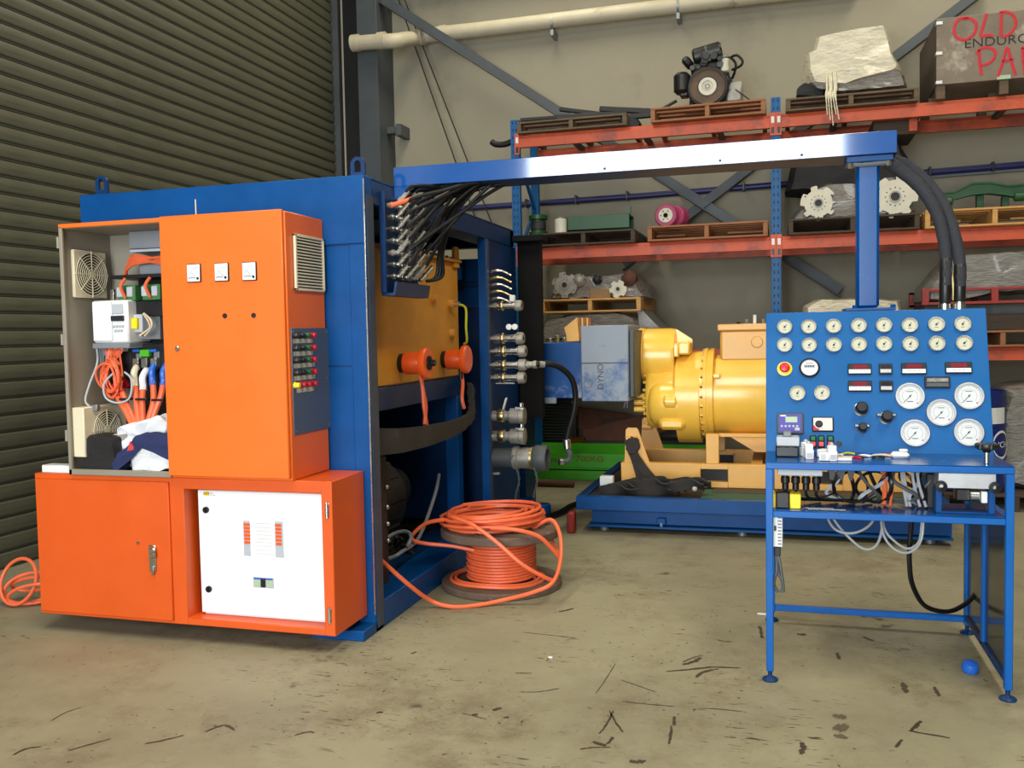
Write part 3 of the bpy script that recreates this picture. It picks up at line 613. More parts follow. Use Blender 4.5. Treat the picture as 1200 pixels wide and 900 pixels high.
plab(g.build('door_frame', BEIGE, t), 'beige door frame of the open bay')
for z in (2.14, 1.62, 1.1): MB().cyl((UX0-.008, UY0+.006, z-.03), (UX0-.008, UY0+.006, z+.03), .009, None, 8).build('hinge', BEIGE, t)
g = MB(); g.box(UXM, UX1, UY0+.006, UY1, UZ0, UZ1, .005); g.build('carcass', ORANGE, t)
d = B(UXM-.004, UX1-.006, UY0-.016, UY0+.006, UZ0+.012, UZ1+.006, .005).build('door', ORANGE, t)
for q in ((-2.874, 4.09, 1.945), (-2.712, 4.09, 1.944), (-2.553, 4.09, 1.942)):
    f = B(q[0]-.041, q[0]+.041, UY0-.024, UY0-.014, q[2]-.047, q[2]+.047, .003).build('panel_meter', BLACK, d)
    B(q[0]-.037, q[0]+.037, UY0-.027, UY0-.022, q[2]-.043, q[2]+.043, .002).build('meter_face', WHITE, f)
    a = MB()
    for k in range(9):
        an = PI*.5+PI*.5*k/8; ca, sa = math.cos(an), math.sin(an)
        a.bar((q[0]+.028+.050*ca, UY0-.0275, q[2]-.028+.052*sa), (q[0]+.028+.058*ca, UY0-.0275, q[2]-.028+.060*sa), .002, .0012, (0, 1, 0))
    a.box(q[0]-.025, q[0]+.012, UY0-.028, UY0-.0265, q[2]-.026, q[2]-.0225)
    a.bar((q[0]+.026, UY0-.028, q[2]-.026), (q[0]-.012, UY0-.028, q[2]+.002), .0018, .001, (0, 1, 0)); a.build('meter_scale', INK, f)
    MB().cyl((q[0]+.026, UY0-.030, q[2]-.028), (q[0]+.026, UY0-.026, q[2]-.028), .007, None, 10).build('adjuster', BLACK, f)
for q in ((-2.704, 4.09, 1.724), (-2.539, 4.09, 1.722)): MB().lathe([(.008, 0), (.012, .0), (.013, .004), (.0, .004)], (q[0], UY0-.0165, q[2]), (0, -1, 0), 14, False).build('grommet', BLACK, d)
q = (-2.99, 4.09, 1.562)
g = MB(); g.lathe([(.014, 0), (.014, .008), (.010, .012), (.0, .012)], (q[0], UY0-.016, q[2]), (0, -1, 0), 14, False); g.build('lock', STEEL, d)
MB().tube([(-2.93, 4.2, UZ1), (-2.93, 4.2, UZ1+.1)], .003, 6).build('wire_stub', CREAM, t)
# louvre on the side
ly0, ly1, lz1, lz0 = 4.183, 4.489, 2.13, 1.846
f = MB(); 
for b in ((ly0, ly0+.016, lz0, lz1), (ly1-.012, ly1, lz0, lz1), (ly0, ly1, lz0, lz0+.012), (ly0, ly1, lz1-.012, lz1)): f.box(UX1, UX1+.016, b[0], b[1], b[2], b[3], .002)
lv = f.build('louvre', CREAM, t); B(UX1, UX1+.003, ly0, ly1, lz0, lz1).build('louvre_backing', BLACK, lv)
nsl = 16; one = None
for k in range(nsl):
    z = lz0+.016+(lz1-lz0-.03)*(k+.5)/nsl
    g = MB(); g.bar((UX1+.009, ly0+.014, z), (UX1+.009, ly1-.01, z), .010, .003, (.8, 0, .75)); g.build('slat', CREAM, lv)
# push button plate
yA, yB, zA, zB = 4.132, 4.527, 1.655, 1.114
pl = B(UX1, UX1+.006, yA, yB, zB, zA, .002).build('button_plate', SLATE, t)
for y in (yA+.02, yB-.02):
    for z in (zB+.02, (zA+zB)/2, zA-.02): MB().cyl((UX1+.005, y, z), (UX1+.009, y, z), .006, None, 8).build('plate_screw', STEEL, pl)
ROWS = [(1.618, (BLACK, BLACK, GRNB, REDB)), (1.554, (BLACK, BLACK, GRNB, REDB)), (1.493, (BLACK, BLACK, GRNB, REDB)), (1.43, (BLACK, BLACK, GRNB, REDB)), (1.367, (YELB, REDB, REDB, REDB))]
YS = (4.148, 4.208, 4.265, 4.328)
for i, (z, ms) in enumerate(ROWS):
    for y, m_ in zip(YS, ms):
        g = MB(); g.lathe([(.0155, 0), (.0155, .006), (.0135, .008), (.0135, .026), (.011, .03), (0, .03)], (UX1+.006, y, z), (1, 0, 0), 14, False)
        nm = {'red_button': 'red push button', 'green_button': 'green push button', 'yellow_button': 'yellow push button', 'black_plastic': 'black rotary switch'}[m_.name.split('.')[0]]
        if m_ is BLACK: g.box(UX1+.034, UX1+.044, y-.004, y+.004, z-.011, z+.011, .003)
        plab(g.build('push_button' if m_ is not BLACK else 'rotary_switch', m_, pl), nm)
    B(UX1+.006, UX1+.0072, yA+.015+.02*(i == 4), YS[3]+.02+.012*(i in (2, 3)), z-.040, z-.018, .0004).build('tape_label', TAPE, pl)

# ---- contents of the open bay (fixed gear is part of the cabinet)
mp = B(-3.50, UXM-.01, 4.45, 4.47, 1.10, 1.97, .002).build('mounting_plate', BLACK, t)
B(UX0+.007, UXM-.005, UY0+.02, UY1-.011, UZ1-.022, UZ1-.014).build('top_liner', BEIGE, t)
B(-3.48, UXM-.01, 4.36, 4.497, 2.115, 2.213, .004).build('cable_duct', GREY, t)
B(-3.46, UXM-.01, 4.34, 4.497, 2.095, 2.11, .002).build('duct_lid', LGREY, t)
sh = B(-3.54, UXM-.01, 4.28, 4.46, 1.948, 1.968, .003).build('shelf_rail', BLACK, t)
g = MB(); g.box(-3.57, -3.545, 4.3, 4.32, 1.80, 1.895, .004); g.ball((-3.55, 4.3, 1.818), .016, 8); g.build('terminal_lug', STEEL, t)
B(-3.60, UXM-.01, 4.33, 4.45, 1.74, 1.828, .004).build('fuse_base', BLACK, t)
for k, x in enumerate((-3.46, -3.3, -3.14)):
    b = B(x-.06, x+.055, 4.30, 4.36, 1.828, 1.913, .004).build('relay_board', PCB, t)
    for dx in (-.035, .03): B(x+dx-.02, x+dx+.018, 4.285, 4.31, 1.848, 1.903, .004).build('terminal_block', LGREY, b)
    MB().tube(cr([(x, 4.29, 1.843), (x-.004, 4.26, 1.903), (x+.012, 4.28, 1.948)], 5), .009, 7).build('red_wire', ORHOSE, b)
for k in range(6):
    zz = 0
    MB().tube(cr([(-3.50-.004*k, 4.36, 1.97), (-3.475, 4.33+.005*k, 2.0+.011*k), (-3.40, 4.32, 2.03+.009*k), (-3.2, 4.31+.006*k, 2.035+.012*(k % 3)-.02*(k % 2)), (UXM-.02, 4.32, 2.0+.015*k)], 5), .0075, 6).build('red_wire', ORHOSE, t)
B(-3.24, -3.19, 4.33, 4.4, 1.968, 2.04, .003).build('fuse_holder', CREAM, t)
for k in range(3): B(-3.17+.035*k, -3.142+.035*k, 4.33, 4.4, 1.968, 2.03, .003).build('contactor', GREY, t)
B(-3.42, -3.27, 4.36, 4.44, 1.968, 2.033, .006).build('transformer', GREY, t)
# variable speed drive
vx0, vx1, vz1, vz0 = -3.654, -3.425, 1.831, 1.597
v = B(vx0, vx1, 4.26, 4.45, vz0, vz1, .008).build('motor_drive', WPLAS, t)
g = MB(); g.box(vx0+.004, vx0+(vx1-vx0)*.56, 4.248, 4.262, vz0+.01, vz1-.004, .006); g.build('drive_cover', WHITE, v)
xx = vx0+(vx1-vx0)*.55
B(xx, xx+.075, 4.254, 4.262, vz1-.075, vz1-.022, .003).build('keypad_window', LGREY, v)
B(xx-.005, xx+.08, 4.250, 4.262, vz1-.115, vz1-.085, .003).build('drive_display', LCDK, v)
for i in range(2):
    for j in range(4-i): B(xx+.002+.02*j+.01*i, xx+.016+.02*j+.01*i, 4.252, 4.262, vz1-.15-.024*i, vz1-.137-.024*i, .002).build('keypad_button', LGREY, v)
B(vx0-.004, vx1+.01, 4.25, 4.45, vz0-.03, vz0, .003).build('cable_tray', GREY, v)
# contactor beside the drive
B(-3.482, -3.298, 4.36, 4.45, 1.613, 1.778, .003).build('switch_plate', GALV, t)
q = (-3.413, 4.32, 1.702); c = B(q[0]-.05, q[0]+.04, 4.31, 4.37, q[2]-.05, q[2]+.05, .004).build('contactor', LGREY, t)
plab(B(q[0]-.02, q[0]+.02, 4.29, 4.312, q[2]-.03, q[2]+.03, .003).build('coil_cover', YELB, c), 'yellow coil cover')
q = (-3.333, 4.31, 1.705)
for k in range(3): MB().tube(cr([(q[0]-.02, 4.30, q[2]+.05), (q[0]+.02+.008*k, 4.285, q[2]+.01), (q[0]+.03, 4.285, q[2]-.03), (q[0]-.02-.015*k, 4.30, q[2]-.07)], 5), .007, 6).build('control_wire', (CREAM, COPPER, CREAM)[k], t)
for q in ((-3.447, 4.34, 1.793), (-3.33, 4.34, 1.79)): MB().ball((q[0], 4.35, q[2]), .01, 6).build('screw', STEEL, t)
# fuse switch with sleeved cables
B(-3.496, -3.262, 4.36, 4.45, 1.442, 1.589, .004).build('fuse_switch', BLACK, t)
q = (-3.386, 4.34, 1.537); plab(B(q[0]-.03, q[0]+.03, 4.33, 4.36, q[2]-.02, q[2]+.02, .004).build('terminal_block', GREEN, t), 'green terminal block')
for px_ in ((-3.442, 4.34, 1.552), (-3.33, 4.34, 1.55)): plab(B(px_[0]-.022, px_[0]+.022, 4.33, 4.36, px_[2]-.008, px_[2]+.008, .003).build('terminal_block', BLUB, t), 'blue terminal')
for px_ in ((-3.437, 4.33, 1.485), (-3.381, 4.33, 1.485), (-3.32, 4.33, 1.484)): B(px_[0]-.02, px_[0]+.02, 4.32, 4.36, px_[2]-.028, px_[2]+.026, .003).build('cable_lug', STEEL, t)
cb = [((-3.437, 4.31, 1.387), (-3.407, 4.28, 1.276), (-3.373, 4.25, 1.142), CREAM), ((-3.383, 4.31, 1.358), (-3.369, 4.28, 1.276), (-3.346, 4.25, 1.138), WHITE), ((-3.32, 4.31, 1.396), (-3.297, 4.28, 1.276), (-3.312, 4.25, 1.161), BLUB), ((-3.249, 4.31, 1.386), (-3.252, 4.28, 1.295), (-3.29, 4.25, 1.166), BLUB), ((-3.564, 4.31, 1.311), (-3.508, 4.28, 1.266), (-3.417, 4.25, 1.147), REDB), ((-3.529, 4.31, 1.34), (-3.475, 4.28, 1.266), (-3.395, 4.25, 1.147), REDB)]
for a, b, c_, m_ in cb:
    a, b, c_ = Vector(a), Vector(b), Vector(c_); top = a+Vector((0, .05, .10 if m_ not in (REDB,) else .02))
    MB().tube(cr([a, b, c_, c_+Vector((.01, 0, -.12))], 6), .017, 9).build('power_cable', ORHOSE, t)
    plab(MB().tube(cr([top, a+Vector((0, 0, .05)), a, a.lerp(b, .3)], 5), .019, 9).build('heat_shrink_sleeve', m_, t), {'cream_plastic': 'cream', 'white_enamel': 'white', 'blue_sleeve': 'blue', 'red_button': 'red'}[m_.name]+' cable sleeve')
    if m_ is not REDB: g = MB(); g.box(top.x-.018, top.x+.018, top.y-.012, top.y+.01, top.z, top.z+.05, .003); g.build('cable_lug', GALV, t)
for a, b in (((-3.494, 4.25, 1.278), (-3.46, 4.25, 1.287)), ((-3.389, 4.25, 1.287), (-3.334, 4.25, 1.287)), ((-3.285, 4.25, 1.283), (-3.225, 4.25, 1.283))):
    B(a[0]-.01, b[0]+.01, 4.255, 4.31, b[2]-.006, b[2]+.006, .002).build('cable_tie', BLACK, t)
# tangle of thin orange control wire
r = random.Random(9); q = Vector((-3.56, 4.3, 1.464))
for k in range(11):
    cx, cz = q.x+r.uniform(-.02, .02), q.z-.06+r.uniform(-.02, .02); rx, rz = r.uniform(.05, .085), r.uniform(.07, .11); ph = r.random()*6
    pts = [(q.x-.02+.008*k-.02, 4.33, q.z+.115), (q.x-.03+.01*k-.02, 4.30, q.z+.08)]+[(cx+rx*math.cos(ph+j*.9), 4.29+.02*math.sin(j+k)-.02*(k % 2), cz+rz*math.sin(ph+j*.9)) for j in range(7)]
    MB().tube(cr(pts, 4), .0062, 5).build('control_wire', ORHOSE, t)
for k in range(3): B(q.x-.045+.035*k, q.x-.02+.035*k, 4.31, 4.36, q.z+.085, q.z+.115, .003).build('plug', WHITE, t)
for pts in ([(-3.673, 4.3, 1.584), (-3.655, 4.28, 1.489), (-3.687, 4.25, 1.372), (-3.694, 4.22, 1.28), (-3.633, 4.2, 1.244)], [(-3.528, 4.26, 1.437), (-3.591, 4.25, 1.372), (-3.583, 4.25, 1.296), (-3.506, 4.25, 1.268), (-3.427, 4.25, 1.297), (-3.419, 4.26, 1.394), (-3.469, 4.27, 1.436)]):
    MB().tube(cr(pts, 6), .0055, 6).build('grey_cable', LGREY, t)
B(-3.633-.02, -3.633+.03, 4.2, 4.23, 1.244-.02, 1.244+.016, .004).build('cable_connector', GALV, t)
for px_, zz in (((-3.659, 4.32, 1.526), .05), ((-3.629, 4.33, 1.492), .04)): B(px_[0]-.025, px_[0]+.02, 4.33, 4.45, px_[2]-zz, px_[2]+zz, .004).build('terminal_strip', GREY, t)
B(-3.687, -3.504, 4.37, 4.45, 1.341, 1.592, .004).build('terminal_board', DARK, t)
# fan guards on the bay's side wall
def fan_guard(xw, cy, cz, r_, fy, fz, dep):
    f = MB(); f.box(xw, xw+dep, cy-fy, cy+fy, cz-fz, cz+fz, .004); o = f.build('fan_filter', CREAM, t)
    MB().lathe([(r_*.97, 0), (0.001, 0)], (xw+dep+.0015, cy, cz), (1, 0, 0), 28, False).build('fan_opening', DARK, o)
    g = MB()
    for k in range(1, 9):
        rr = r_*k/8; g.tube([(xw+dep+.008, cy+rr*math.cos(a), cz+rr*math.sin(a)) for a in [2*PI*j/28 for j in range(28)]], .0028, 5, True)
    for k in range(4):
        a = PI/4*k+PI/8*0; g.bar((xw+dep+.009, cy-r_*1.08*math.cos(a), cz-r_*1.08*math.sin(a)), (xw+dep+.009, cy+r_*1.08*math.cos(a), cz+r_*1.08*math.sin(a)), .005, .005, (1, 0, 0))
    g.lathe([(0.001, .006), (.02, .006), (.02, .012), (.001, .012)], (xw+dep, cy, cz), (1, 0, 0), 14, False)
    g.build('fan_guard', CREAM, o)
fan_guard(UX0+.006, 4.305, 1.98, .118, .125, .13, .022)
fan_guard(UX0+.006, 4.30, 1.115, .105, .17, .135, .085)
tag(MB().shroud([(-3.675, .93), (-3.665, 1.075), (-3.63, 1.10), (-3.5, 1.10), (-3.45, 1.085), (-3.44, .90), (-3.66, .90)], 4.14, 4.30, 3, .008, 9, 8, .2).build('tool_bag', BAG), 'black nylon bag standing in the open cabinet bay', 'bag')
tag(B(-3.775-.18, UX0-.012, 4.16, 4.24, LZ1, LZ1+.042, .004).build('trunking_offcut', WPLAS), 'short white plastic slab lying on the low orange cabinet', 'offcut')
# rags heaped at the bottom of the open bay
def heap(name, poly, y0, y1, seed, m_, label, amp=.024, freq=15):
    tag(MB().shroud(poly, y0, y1, seed, amp, freq, 16, .3, 100, True).build(name, m_), label, 'cloth', 'rags in the open cabinet bay')
heap('rag', [(-3.511, 4.2, 0.902)[::2], (-3.513, 4.2, 1.085)[::2], (-3.406, 4.2, 1.114)[::2], (-3.362, 4.2, 0.906)[::2]], 4.2, 4.30, 1, CLOTHG, 'grey rag under the navy cloth beside the black bag')
heap('rag', [(-3.338, 4.17, 0.911)[::2], (-3.378, 4.17, 0.984)[::2], (-3.299, 4.17, 1.045)[::2], (-3.168, 4.17, 1.084)[::2], (-3.101, 4.17, 1.035)[::2], (-3.104, 4.17, 0.916)[::2]], 4.14, 4.24, 2, CLOTHW, 'white rag at the front below the navy cloth')
heap('rag', [(-3.505, 4.25, 1.056)[::2], (-3.485, 4.25, 1.132)[::2], (-3.389, 4.25, 1.166)[::2], (-3.267, 4.25, 1.185)[::2], (-3.223, 4.25, 1.209)[::2], (-3.154, 4.25, 1.177)[::2], (-3.161, 4.25, 1.024)[::2], (-3.342, 4.25, 0.997)[::2], (-3.475, 4.25, 0.995)[::2]], 4.2, 4.33, 5, CLOTHW, 'white rag on top of the heap under the orange cables')
nv = MB().shroud([(-3.456, 4.14, 0.903)[::2], (-3.465, 4.14, 0.94)[::2], (-3.423, 4.14, 1.01)[::2], (-3.362, 4.14, 1.039)[::2], (-3.305, 4.14, 1.104)[::2], (-3.197, 4.14, 1.123)[::2], (-3.076, 4.14, 1.115)[::2], (-3.077, 4.14, 0.971)[::2], (-3.106, 4.14, 1.025)[::2], (-3.146, 4.14, 1.069)[::2], (-3.221, 4.14, 1.059)[::2], (-3.309, 4.14, 1.012)[::2], (-3.381, 4.14, 0.974)[::2], (-3.423, 4.14, 0.908)[::2]], 4.115, 4.20, 8, .012, 22, 10, .3, 120, True)
nv = nv.build('work_shirt', CLOTHN); tag(nv, 'navy work shirt draped over the white rags', 'cloth')
plab(MB().shroud([(-3.347, 4.12, 1.018)[::2], (-3.328, 4.12, 1.074)[::2], (-3.303, 4.12, 1.042)[::2], (-3.303, 4.12, 1.028)[::2]], 4.11, 4.13, 2, .003, 9, 4, .2, 24).build('printed_patch', CLOTHR, nv), 'red and white printed patch')

# ------------------------------------------------------------------ pallet rack along the back wall
rk = thing('pallet_rack', 'tall pallet rack with blue uprights and orange beams along the back wall', 'rack', (-.05, 9.8, 0)); RK = rk
RY0, RY1 = 9.4, 10.24
XS = (-2.672, -.048, 2.576)
me_up = None
g = MB()
for dx in (-.045, .025): g.box(dx, dx+.02, -.035, .035, 0, 3.84, .002)
g.box(-.028, .028, -.035, -.030, 0, 3.84); g.box(-.06, .06, -.05, .05, 0, .006)
up = MB(); up.v = [v+Vector((XS[0], RY0+.035, 0)) for v in g.v]; up.f = list(g.f)
u0 = up.build('upright', RACKBL, rk)
for x in XS:
    for y in (0, RY1-RY0-.07):
        if x == XS[0] and y == 0: continue
        c = u0.copy(); COL.objects.link(c); c.parent = rk; c.location = (x-XS[0], y, 0)
for x in XS[:2]:                                   # keyhole slots of the front uprights
    g = MB()
    k = .12
    while k < 3.8:
        for dx in (-.018, .018): g.box(x+dx-.006, x+dx+.006, RY0-.002, RY0+.001, k, k+.028)
        k += .075
    g.build('keyhole_slots', INK, rk, False, 'stuff')
for x in XS:
    k = .25; i = 0
    while k < 3.4:
        a, b = (RY0+.07, RY1-.07) if i % 2 == 0 else (RY1-.07, RY0+.07)
        MB().bar((x, a, k), (x, b, k+.55), .03, .03, (1, 0, 0)).build('frame_brace', RACKBL, rk, False); k += .55; i += 1
LV = (1.405, 2.505, 3.675)
for bay in range(2):
    xa, xb = XS[bay]+.05, XS[bay+1]-.05
    for lv in LV:
        for yb in (RY0-.01, RY1-.05):
            g = MB(); g.prism([(yb, lv-.125), (yb+.05, lv-.125), (yb+.05, lv), (yb+.022, lv), (yb+.014, lv-.03), (yb, lv-.034)], xa, xb, 0)
            bm = g.build('beam', RACKOR, rk, False)
            for xe, s in ((xa, -1), (xb, 1)):
                e = MB(); e.box(xe-.004 if s > 0 else xe-.05, xe+.05 if s > 0 else xe+.004, yb-.006, yb-.0, lv-.2, lv+.02, .002); e.build('end_connector', RACKOR, bm, False)
                if yb < RY0+.1:
                    for zz in (lv-.05, lv-.15): B(xe+.022*s-.014, xe+.022*s+.014, yb-.0075, yb-.0055, zz-.03, zz+.03).build('safety_label' if zz > lv-.1 else 'lock_pin', WPLAS if zz > lv-.1 else BLACK, bm, False)
        for k in range(3):
            xm = xa+(xb-xa)*(.2+.3*k); B(xm-.03, xm+.03, RY0+.04, RY1-.05, lv-.05, lv-.012, .002).build('support_bar', DKSTEEL, rk, False)

PALN = 0
def pallet(x0, x1, y0, z0, z1, m_, label, deep=1.1, boards=2, name='timber_pallet'):
    t = thing(name, label, 'pallet', ((x0+x1)/2, y0+deep/2, z0), 'pallets on the rack')
    h = z1-z0; th = .019
    for k in range(7):
        y = y0+(deep-.095)*k/6; MB().box(x0, x1, y, y+.095, z1-th, z1, .003).build('top_board', m_, t, False)
    for k in range(3):
        y = y0+(deep-.095)*k/2; MB().box(x0, x1, y, y+.095, z0, z0+th, .003).build('bottom_board', m_, t, False)
    for x in (x0, (x0+x1)/2-.022, x1-.044): MB().box(x, x+.044, y0+.002, y0+deep-.002, z0+th, z1-th, .003).build('bearer', m_, t, False)
    if boards > 2:
        for a, b in ((x0+.05, x0+(x1-x0)*.3), (x0+(x1-x0)*.66, x1-.05)):
            MB().box(a, b, y0+.3, y0+.4, z0+h*.45, z0+h*.45+.02, .003).build('stacked_board', m_, t, False)
    return t
T1, T2, T3 = LV[2], LV[1], LV[0]
PY = 9.3
pallet(-2.62, -1.48, PY, T1, T1+.115, WOOD_D, 'weathered pallet under black steel bars on the top beam')
pallet(-1.24, -.14, PY, T1, T1+.14, WOOD_R, 'reddish timber pallet under the black diesel engine', 1.1, 3)
pallet(.045, 1.217, PY, T1, T1+.12, WOOD_D, 'thin grey pallet under the cream wrapped load on the top beam')
pallet(-2.47, -1.41, PY, T2, T2+.135, WOOD_K, 'dark brown pallet carrying the green steel channel')
pallet(-1.285, -.125, PY, T2, T2+.15, WOOD_R, 'orange brown pallet carrying a pink wheel', 1.1, 3)
pallet(.066, 1.228, PY, T2, T2+.15, WOOD_K, 'dark pallet under the wrapped pale hub plates')
pallet(1.273, 2.44, PY, T2, T2+.165, WOOD_L, 'pale new timber pallet under the green bracket', 1.1, 3)
pallet(-2.4, -1.36, PY, 1.815, 1.955, WOOD_L, 'pale timber pallet stacked on a wrapped load under the green channel')
pallet(-2.5, -1.34, PY, T3, T3+.13, WOOD_D, 'weathered pallet on the lowest beam under the dark wrapped load')
pallet(.1, 1.2, PY, T3, T3+.13, WOOD_K, 'dark pallet on the lowest beam behind the gauge console')
pallet(1.36, 2.5, PY, T3, T3+.15, WOOD_R, 'brown pallet on the lowest beam beyond the console edge')
# ---- top beam
t = thing('steel_bar_bundle', 'black steel bars lying loose across the top beam pallet', 'bars', (-1.9, 9.6, T1+.115))
for a, b, r_ in (((-2.231, 9.6, 3.958), (-1.787, 9.6, 3.868), .035), ((-2.246, 9.5, 3.849), (-1.512, 9.55, 3.842), .04), ((-1.832, 9.75, 3.958), (-1.276, 9.75, 3.884), .045), ((-2.633, 9.5, 3.855), (-2.173, 9.5, 3.852), .03), ((-1.564, 9.6, 3.814), (-1.214, 9.6, 3.819), .04), ((-1.226, 9.7, 3.868), (-1.024, 9.7, 3.963), .022)):
    MB().bar(a, b, r_*1.6, r_*1.2, (0, 0, 1), .006).build('bar', DARK, t)
tag(MB().tube(cr([(-2.989, 9.6, 3.679), (-2.942, 9.6, 3.648), (-2.837, 9.6, 3.641), (-2.703, 9.6, 3.675), (-2.396, 9.65, 3.715)], 5), .033, 9).build('rubber_hose', RUBBER), 'bent black hose end sticking out past the blue rack upright', 'hose')
tag(MB().shroud([(-1.593, 9.5, 3.7)[::2], (-1.548, 9.5, 3.783)[::2], (-1.417, 9.5, 3.78)[::2], (-1.357, 9.5, 3.707)[::2], (-1.375, 9.5, 3.661)[::2]], 9.42, 9.8, 4, .02, 9, 6).build('rubber_lump', RUBBER), 'black rubber lump between the two top beam pallets', 'rubber')
# diesel engine
ZB = T1+.14
e = thing('diesel_engine', 'black diesel engine with a large flywheel on the top beam', 'engine', (-.7, 9.7, ZB)); 
fx, fz = -0.696, 4.017
B(fx-.24, fx+.32, 9.5, 10.1, ZB, ZB+.05, .006).build('skid', DKSTEEL, e)
g = MB(); g.lathe([(.19, 0), (.205, .02), (.205, .10), (.18, .14), (.16, .3)], (fx, 9.47, fz), (0, 1, 0), 32); g.build('bell_housing', DARK, e)
g = MB(); g.lathe([(.10, .03), (.1, .02), (.155, .02), (.172, 0), (.172, .04)], (fx, 9.44, fz), (0, 1, 0), 36, False); plab(g.build('flywheel_rim', DRUMW, e), 'dull brown flywheel rim')
g = MB(); g.lathe([(.0, -.004), (.03, -.004), (.036, .004), (.052, .01), (.056, -.004), (.086, -.004), (.092, .02), (.11, .022)], (fx, 9.45, fz), (0, 1, 0), 32, False); plab(g.build('flywheel_face', CASTW, e), 'bright machined flywheel face')
for k in range(8): MB().cyl((fx+.02*math.cos(k*PI/4), 9.435, fz+.02*math.sin(k*PI/4)), (fx+.02*math.cos(k*PI/4), 9.45, fz+.02*math.sin(k*PI/4)), .005, None, 6).build('flywheel_bolt', BLACK, e)
g = MB(); g.box(fx-.17, fx+.16, 9.55, 10.05, ZB+.04, fz+.28, .03); g.box(fx-.19, fx+.19, 9.56, 9.7, ZB+.03, fz-.08, .02); g.build('engine_block', DARK, e)
a, b = Vector((-0.848, 9.6, 4.348)), Vector((-0.563, 9.6, 4.403))
g = MB(); g.ccyl(a, b, .085, .02, 22); g.build('air_cleaner', BLACK, e)
q = b+Vector((-.02, 0, .06)); MB().ccyl(a-Vector((.02, 0, .02)), a-Vector((.08, 0, .07)), .07, .02, 16).build('intake_elbow', RUBBER, e)
MB().lathe([(.088, 0), (.088, .02)], a.lerp(b, .45), b-a, 22, False).build('clamp_band', DKSTEEL, e)
g = MB(); q = Vector((-0.952, 9.6, 4.112)); g.ccyl(q+Vector((0, -.06, .08)), q+Vector((0, -.06, -.13)), .085, .03, 16); g.box(q.x-.02, q.x+.06, 9.5, 9.62, q.z-.16, q.z-.02, .01); g.build('starter_cover', BLACK, e)
q = Vector((-0.532, 9.55, 4.235)); MB().ccyl(q-Vector((0, 0, .07)), q+Vector((0, 0, .06)), .042, .008, 16).build('fuel_filter', CASTW, e)
MB().ccyl(q+Vector((0, 0, .06)), q+Vector((0, 0, .085)), .05, .008, 16).build('filter_head', GALV, e)
for pts in ([(-0.461, 9.55, 4.312), (-0.41, 9.5, 4.301), (-0.361, 9.5, 4.246), (-0.378, 9.5, 4.198), (-0.462, 9.55, 4.179)], [(-0.48, 9.6, 4.319), (-0.429, 9.55, 4.242), (-0.437, 9.55, 4.16), (-0.465, 9.6, 4.109)], [(-0.503, 9.55, 4.149), (-0.485, 9.5, 4.06), (-0.521, 9.55, 4.001)]):
    MB().tube(cr(pts, 5), .013, 7).build('hose', RUBBER, e)
r = random.Random(2)
for k in range(14):
    x, z = fx+r.uniform(-.16, .13), fz+r.uniform(.2, .33); g = MB(); g.ccyl((x, 9.46+r.random()*.06, z), (x, 9.62, z), r.uniform(.02, .04), .004, 10); g.build('engine_fitting', (DARK, BLACK, DKSTEEL)[k % 3], e)
B(fx+.17, fx+.33, 9.55, 9.85, ZB+.05, ZB+.26, .02).build('side_tank', CASTG, e)
MB().cyl((fx+.25, 9.7, ZB+.26), (fx+.2, 9.7, ZB+.36), .02, None, 8).build('filler', GALV, e)
MB().tube([(-0.428, 9.5, 3.972), (-0.247, 9.4, 3.8)], .006, 5).build('stay_wire', INK, e)
# cream wrapped load
wl = thing('wrapped_load', 'cream stretch wrapped block leaning on the top beam pallet', 'load', (.7, 9.8, T1+.12), 'wrapped loads on the rack')
MB().shroud([(0.329, 9.4, 4.389)[::2], (0.933, 9.4, 4.441)[::2], (1.015, 9.4, 4.159)[::2], (1.089, 9.4, 4.019)[::2], (1.067, 9.4, 3.99)[::2], (0.581, 9.4, 3.887)[::2], (0.274, 9.4, 3.939)[::2], (0.22, 9.4, 4.072)[::2], (0.22, 9.4, 4.233)[::2], (0.298, 9.4, 4.257)[::2]], 9.4, 10.2, 3, .02, 5, 9, .12, 56).build('upper_bundle', WRAP, wl)
MB().shroud([(0.236, 9.42, 3.964)[::2], (0.29, 9.42, 3.894)[::2], (0.544, 9.42, 3.847)[::2], (0.959, 9.42, 3.841)[::2], (1.151, 9.42, 3.847)[::2], (1.114, 9.42, 3.975)[::2], (1.033, 9.42, 4.014)[::2], (0.582, 9.42, 3.899)[::2]], 9.42, 10.2, 6, .015, 8, 7, .12, 50, True).build('lower_bundle', WRAPC, wl)
g = MB()
for k in range(5):
    x, y = (0.458, 9.38, 3.933)[0]+.02*(k-2), 9.37
    g.tube(cr([(x, y, 4.02), (x+.008*(k % 2), y-.05, 3.85), (x-.01, y-.10, 3.78), (x+.006*k, y-.11, 3.60-.05*(k % 3))], 4), [.012]*9+[.006]*4, 5)
plab(g.build('hanging_wrap_tail', WRAP, wl), 'twisted tail of wrap hanging over the beam')
tag(MB().shroud([(0.143, 9.5, 3.862)[::2], (0.151, 9.5, 3.943)[::2], (0.214, 9.5, 3.97)[::2], (0.417, 9.5, 3.886)[::2], (0.417, 9.5, 3.822)[::2]], 9.45, 9.9, 7, .02, 8, 6).build('rubber_bag', RUBBER), 'black bag beside the cream wrapped load on the same pallet', 'bag')
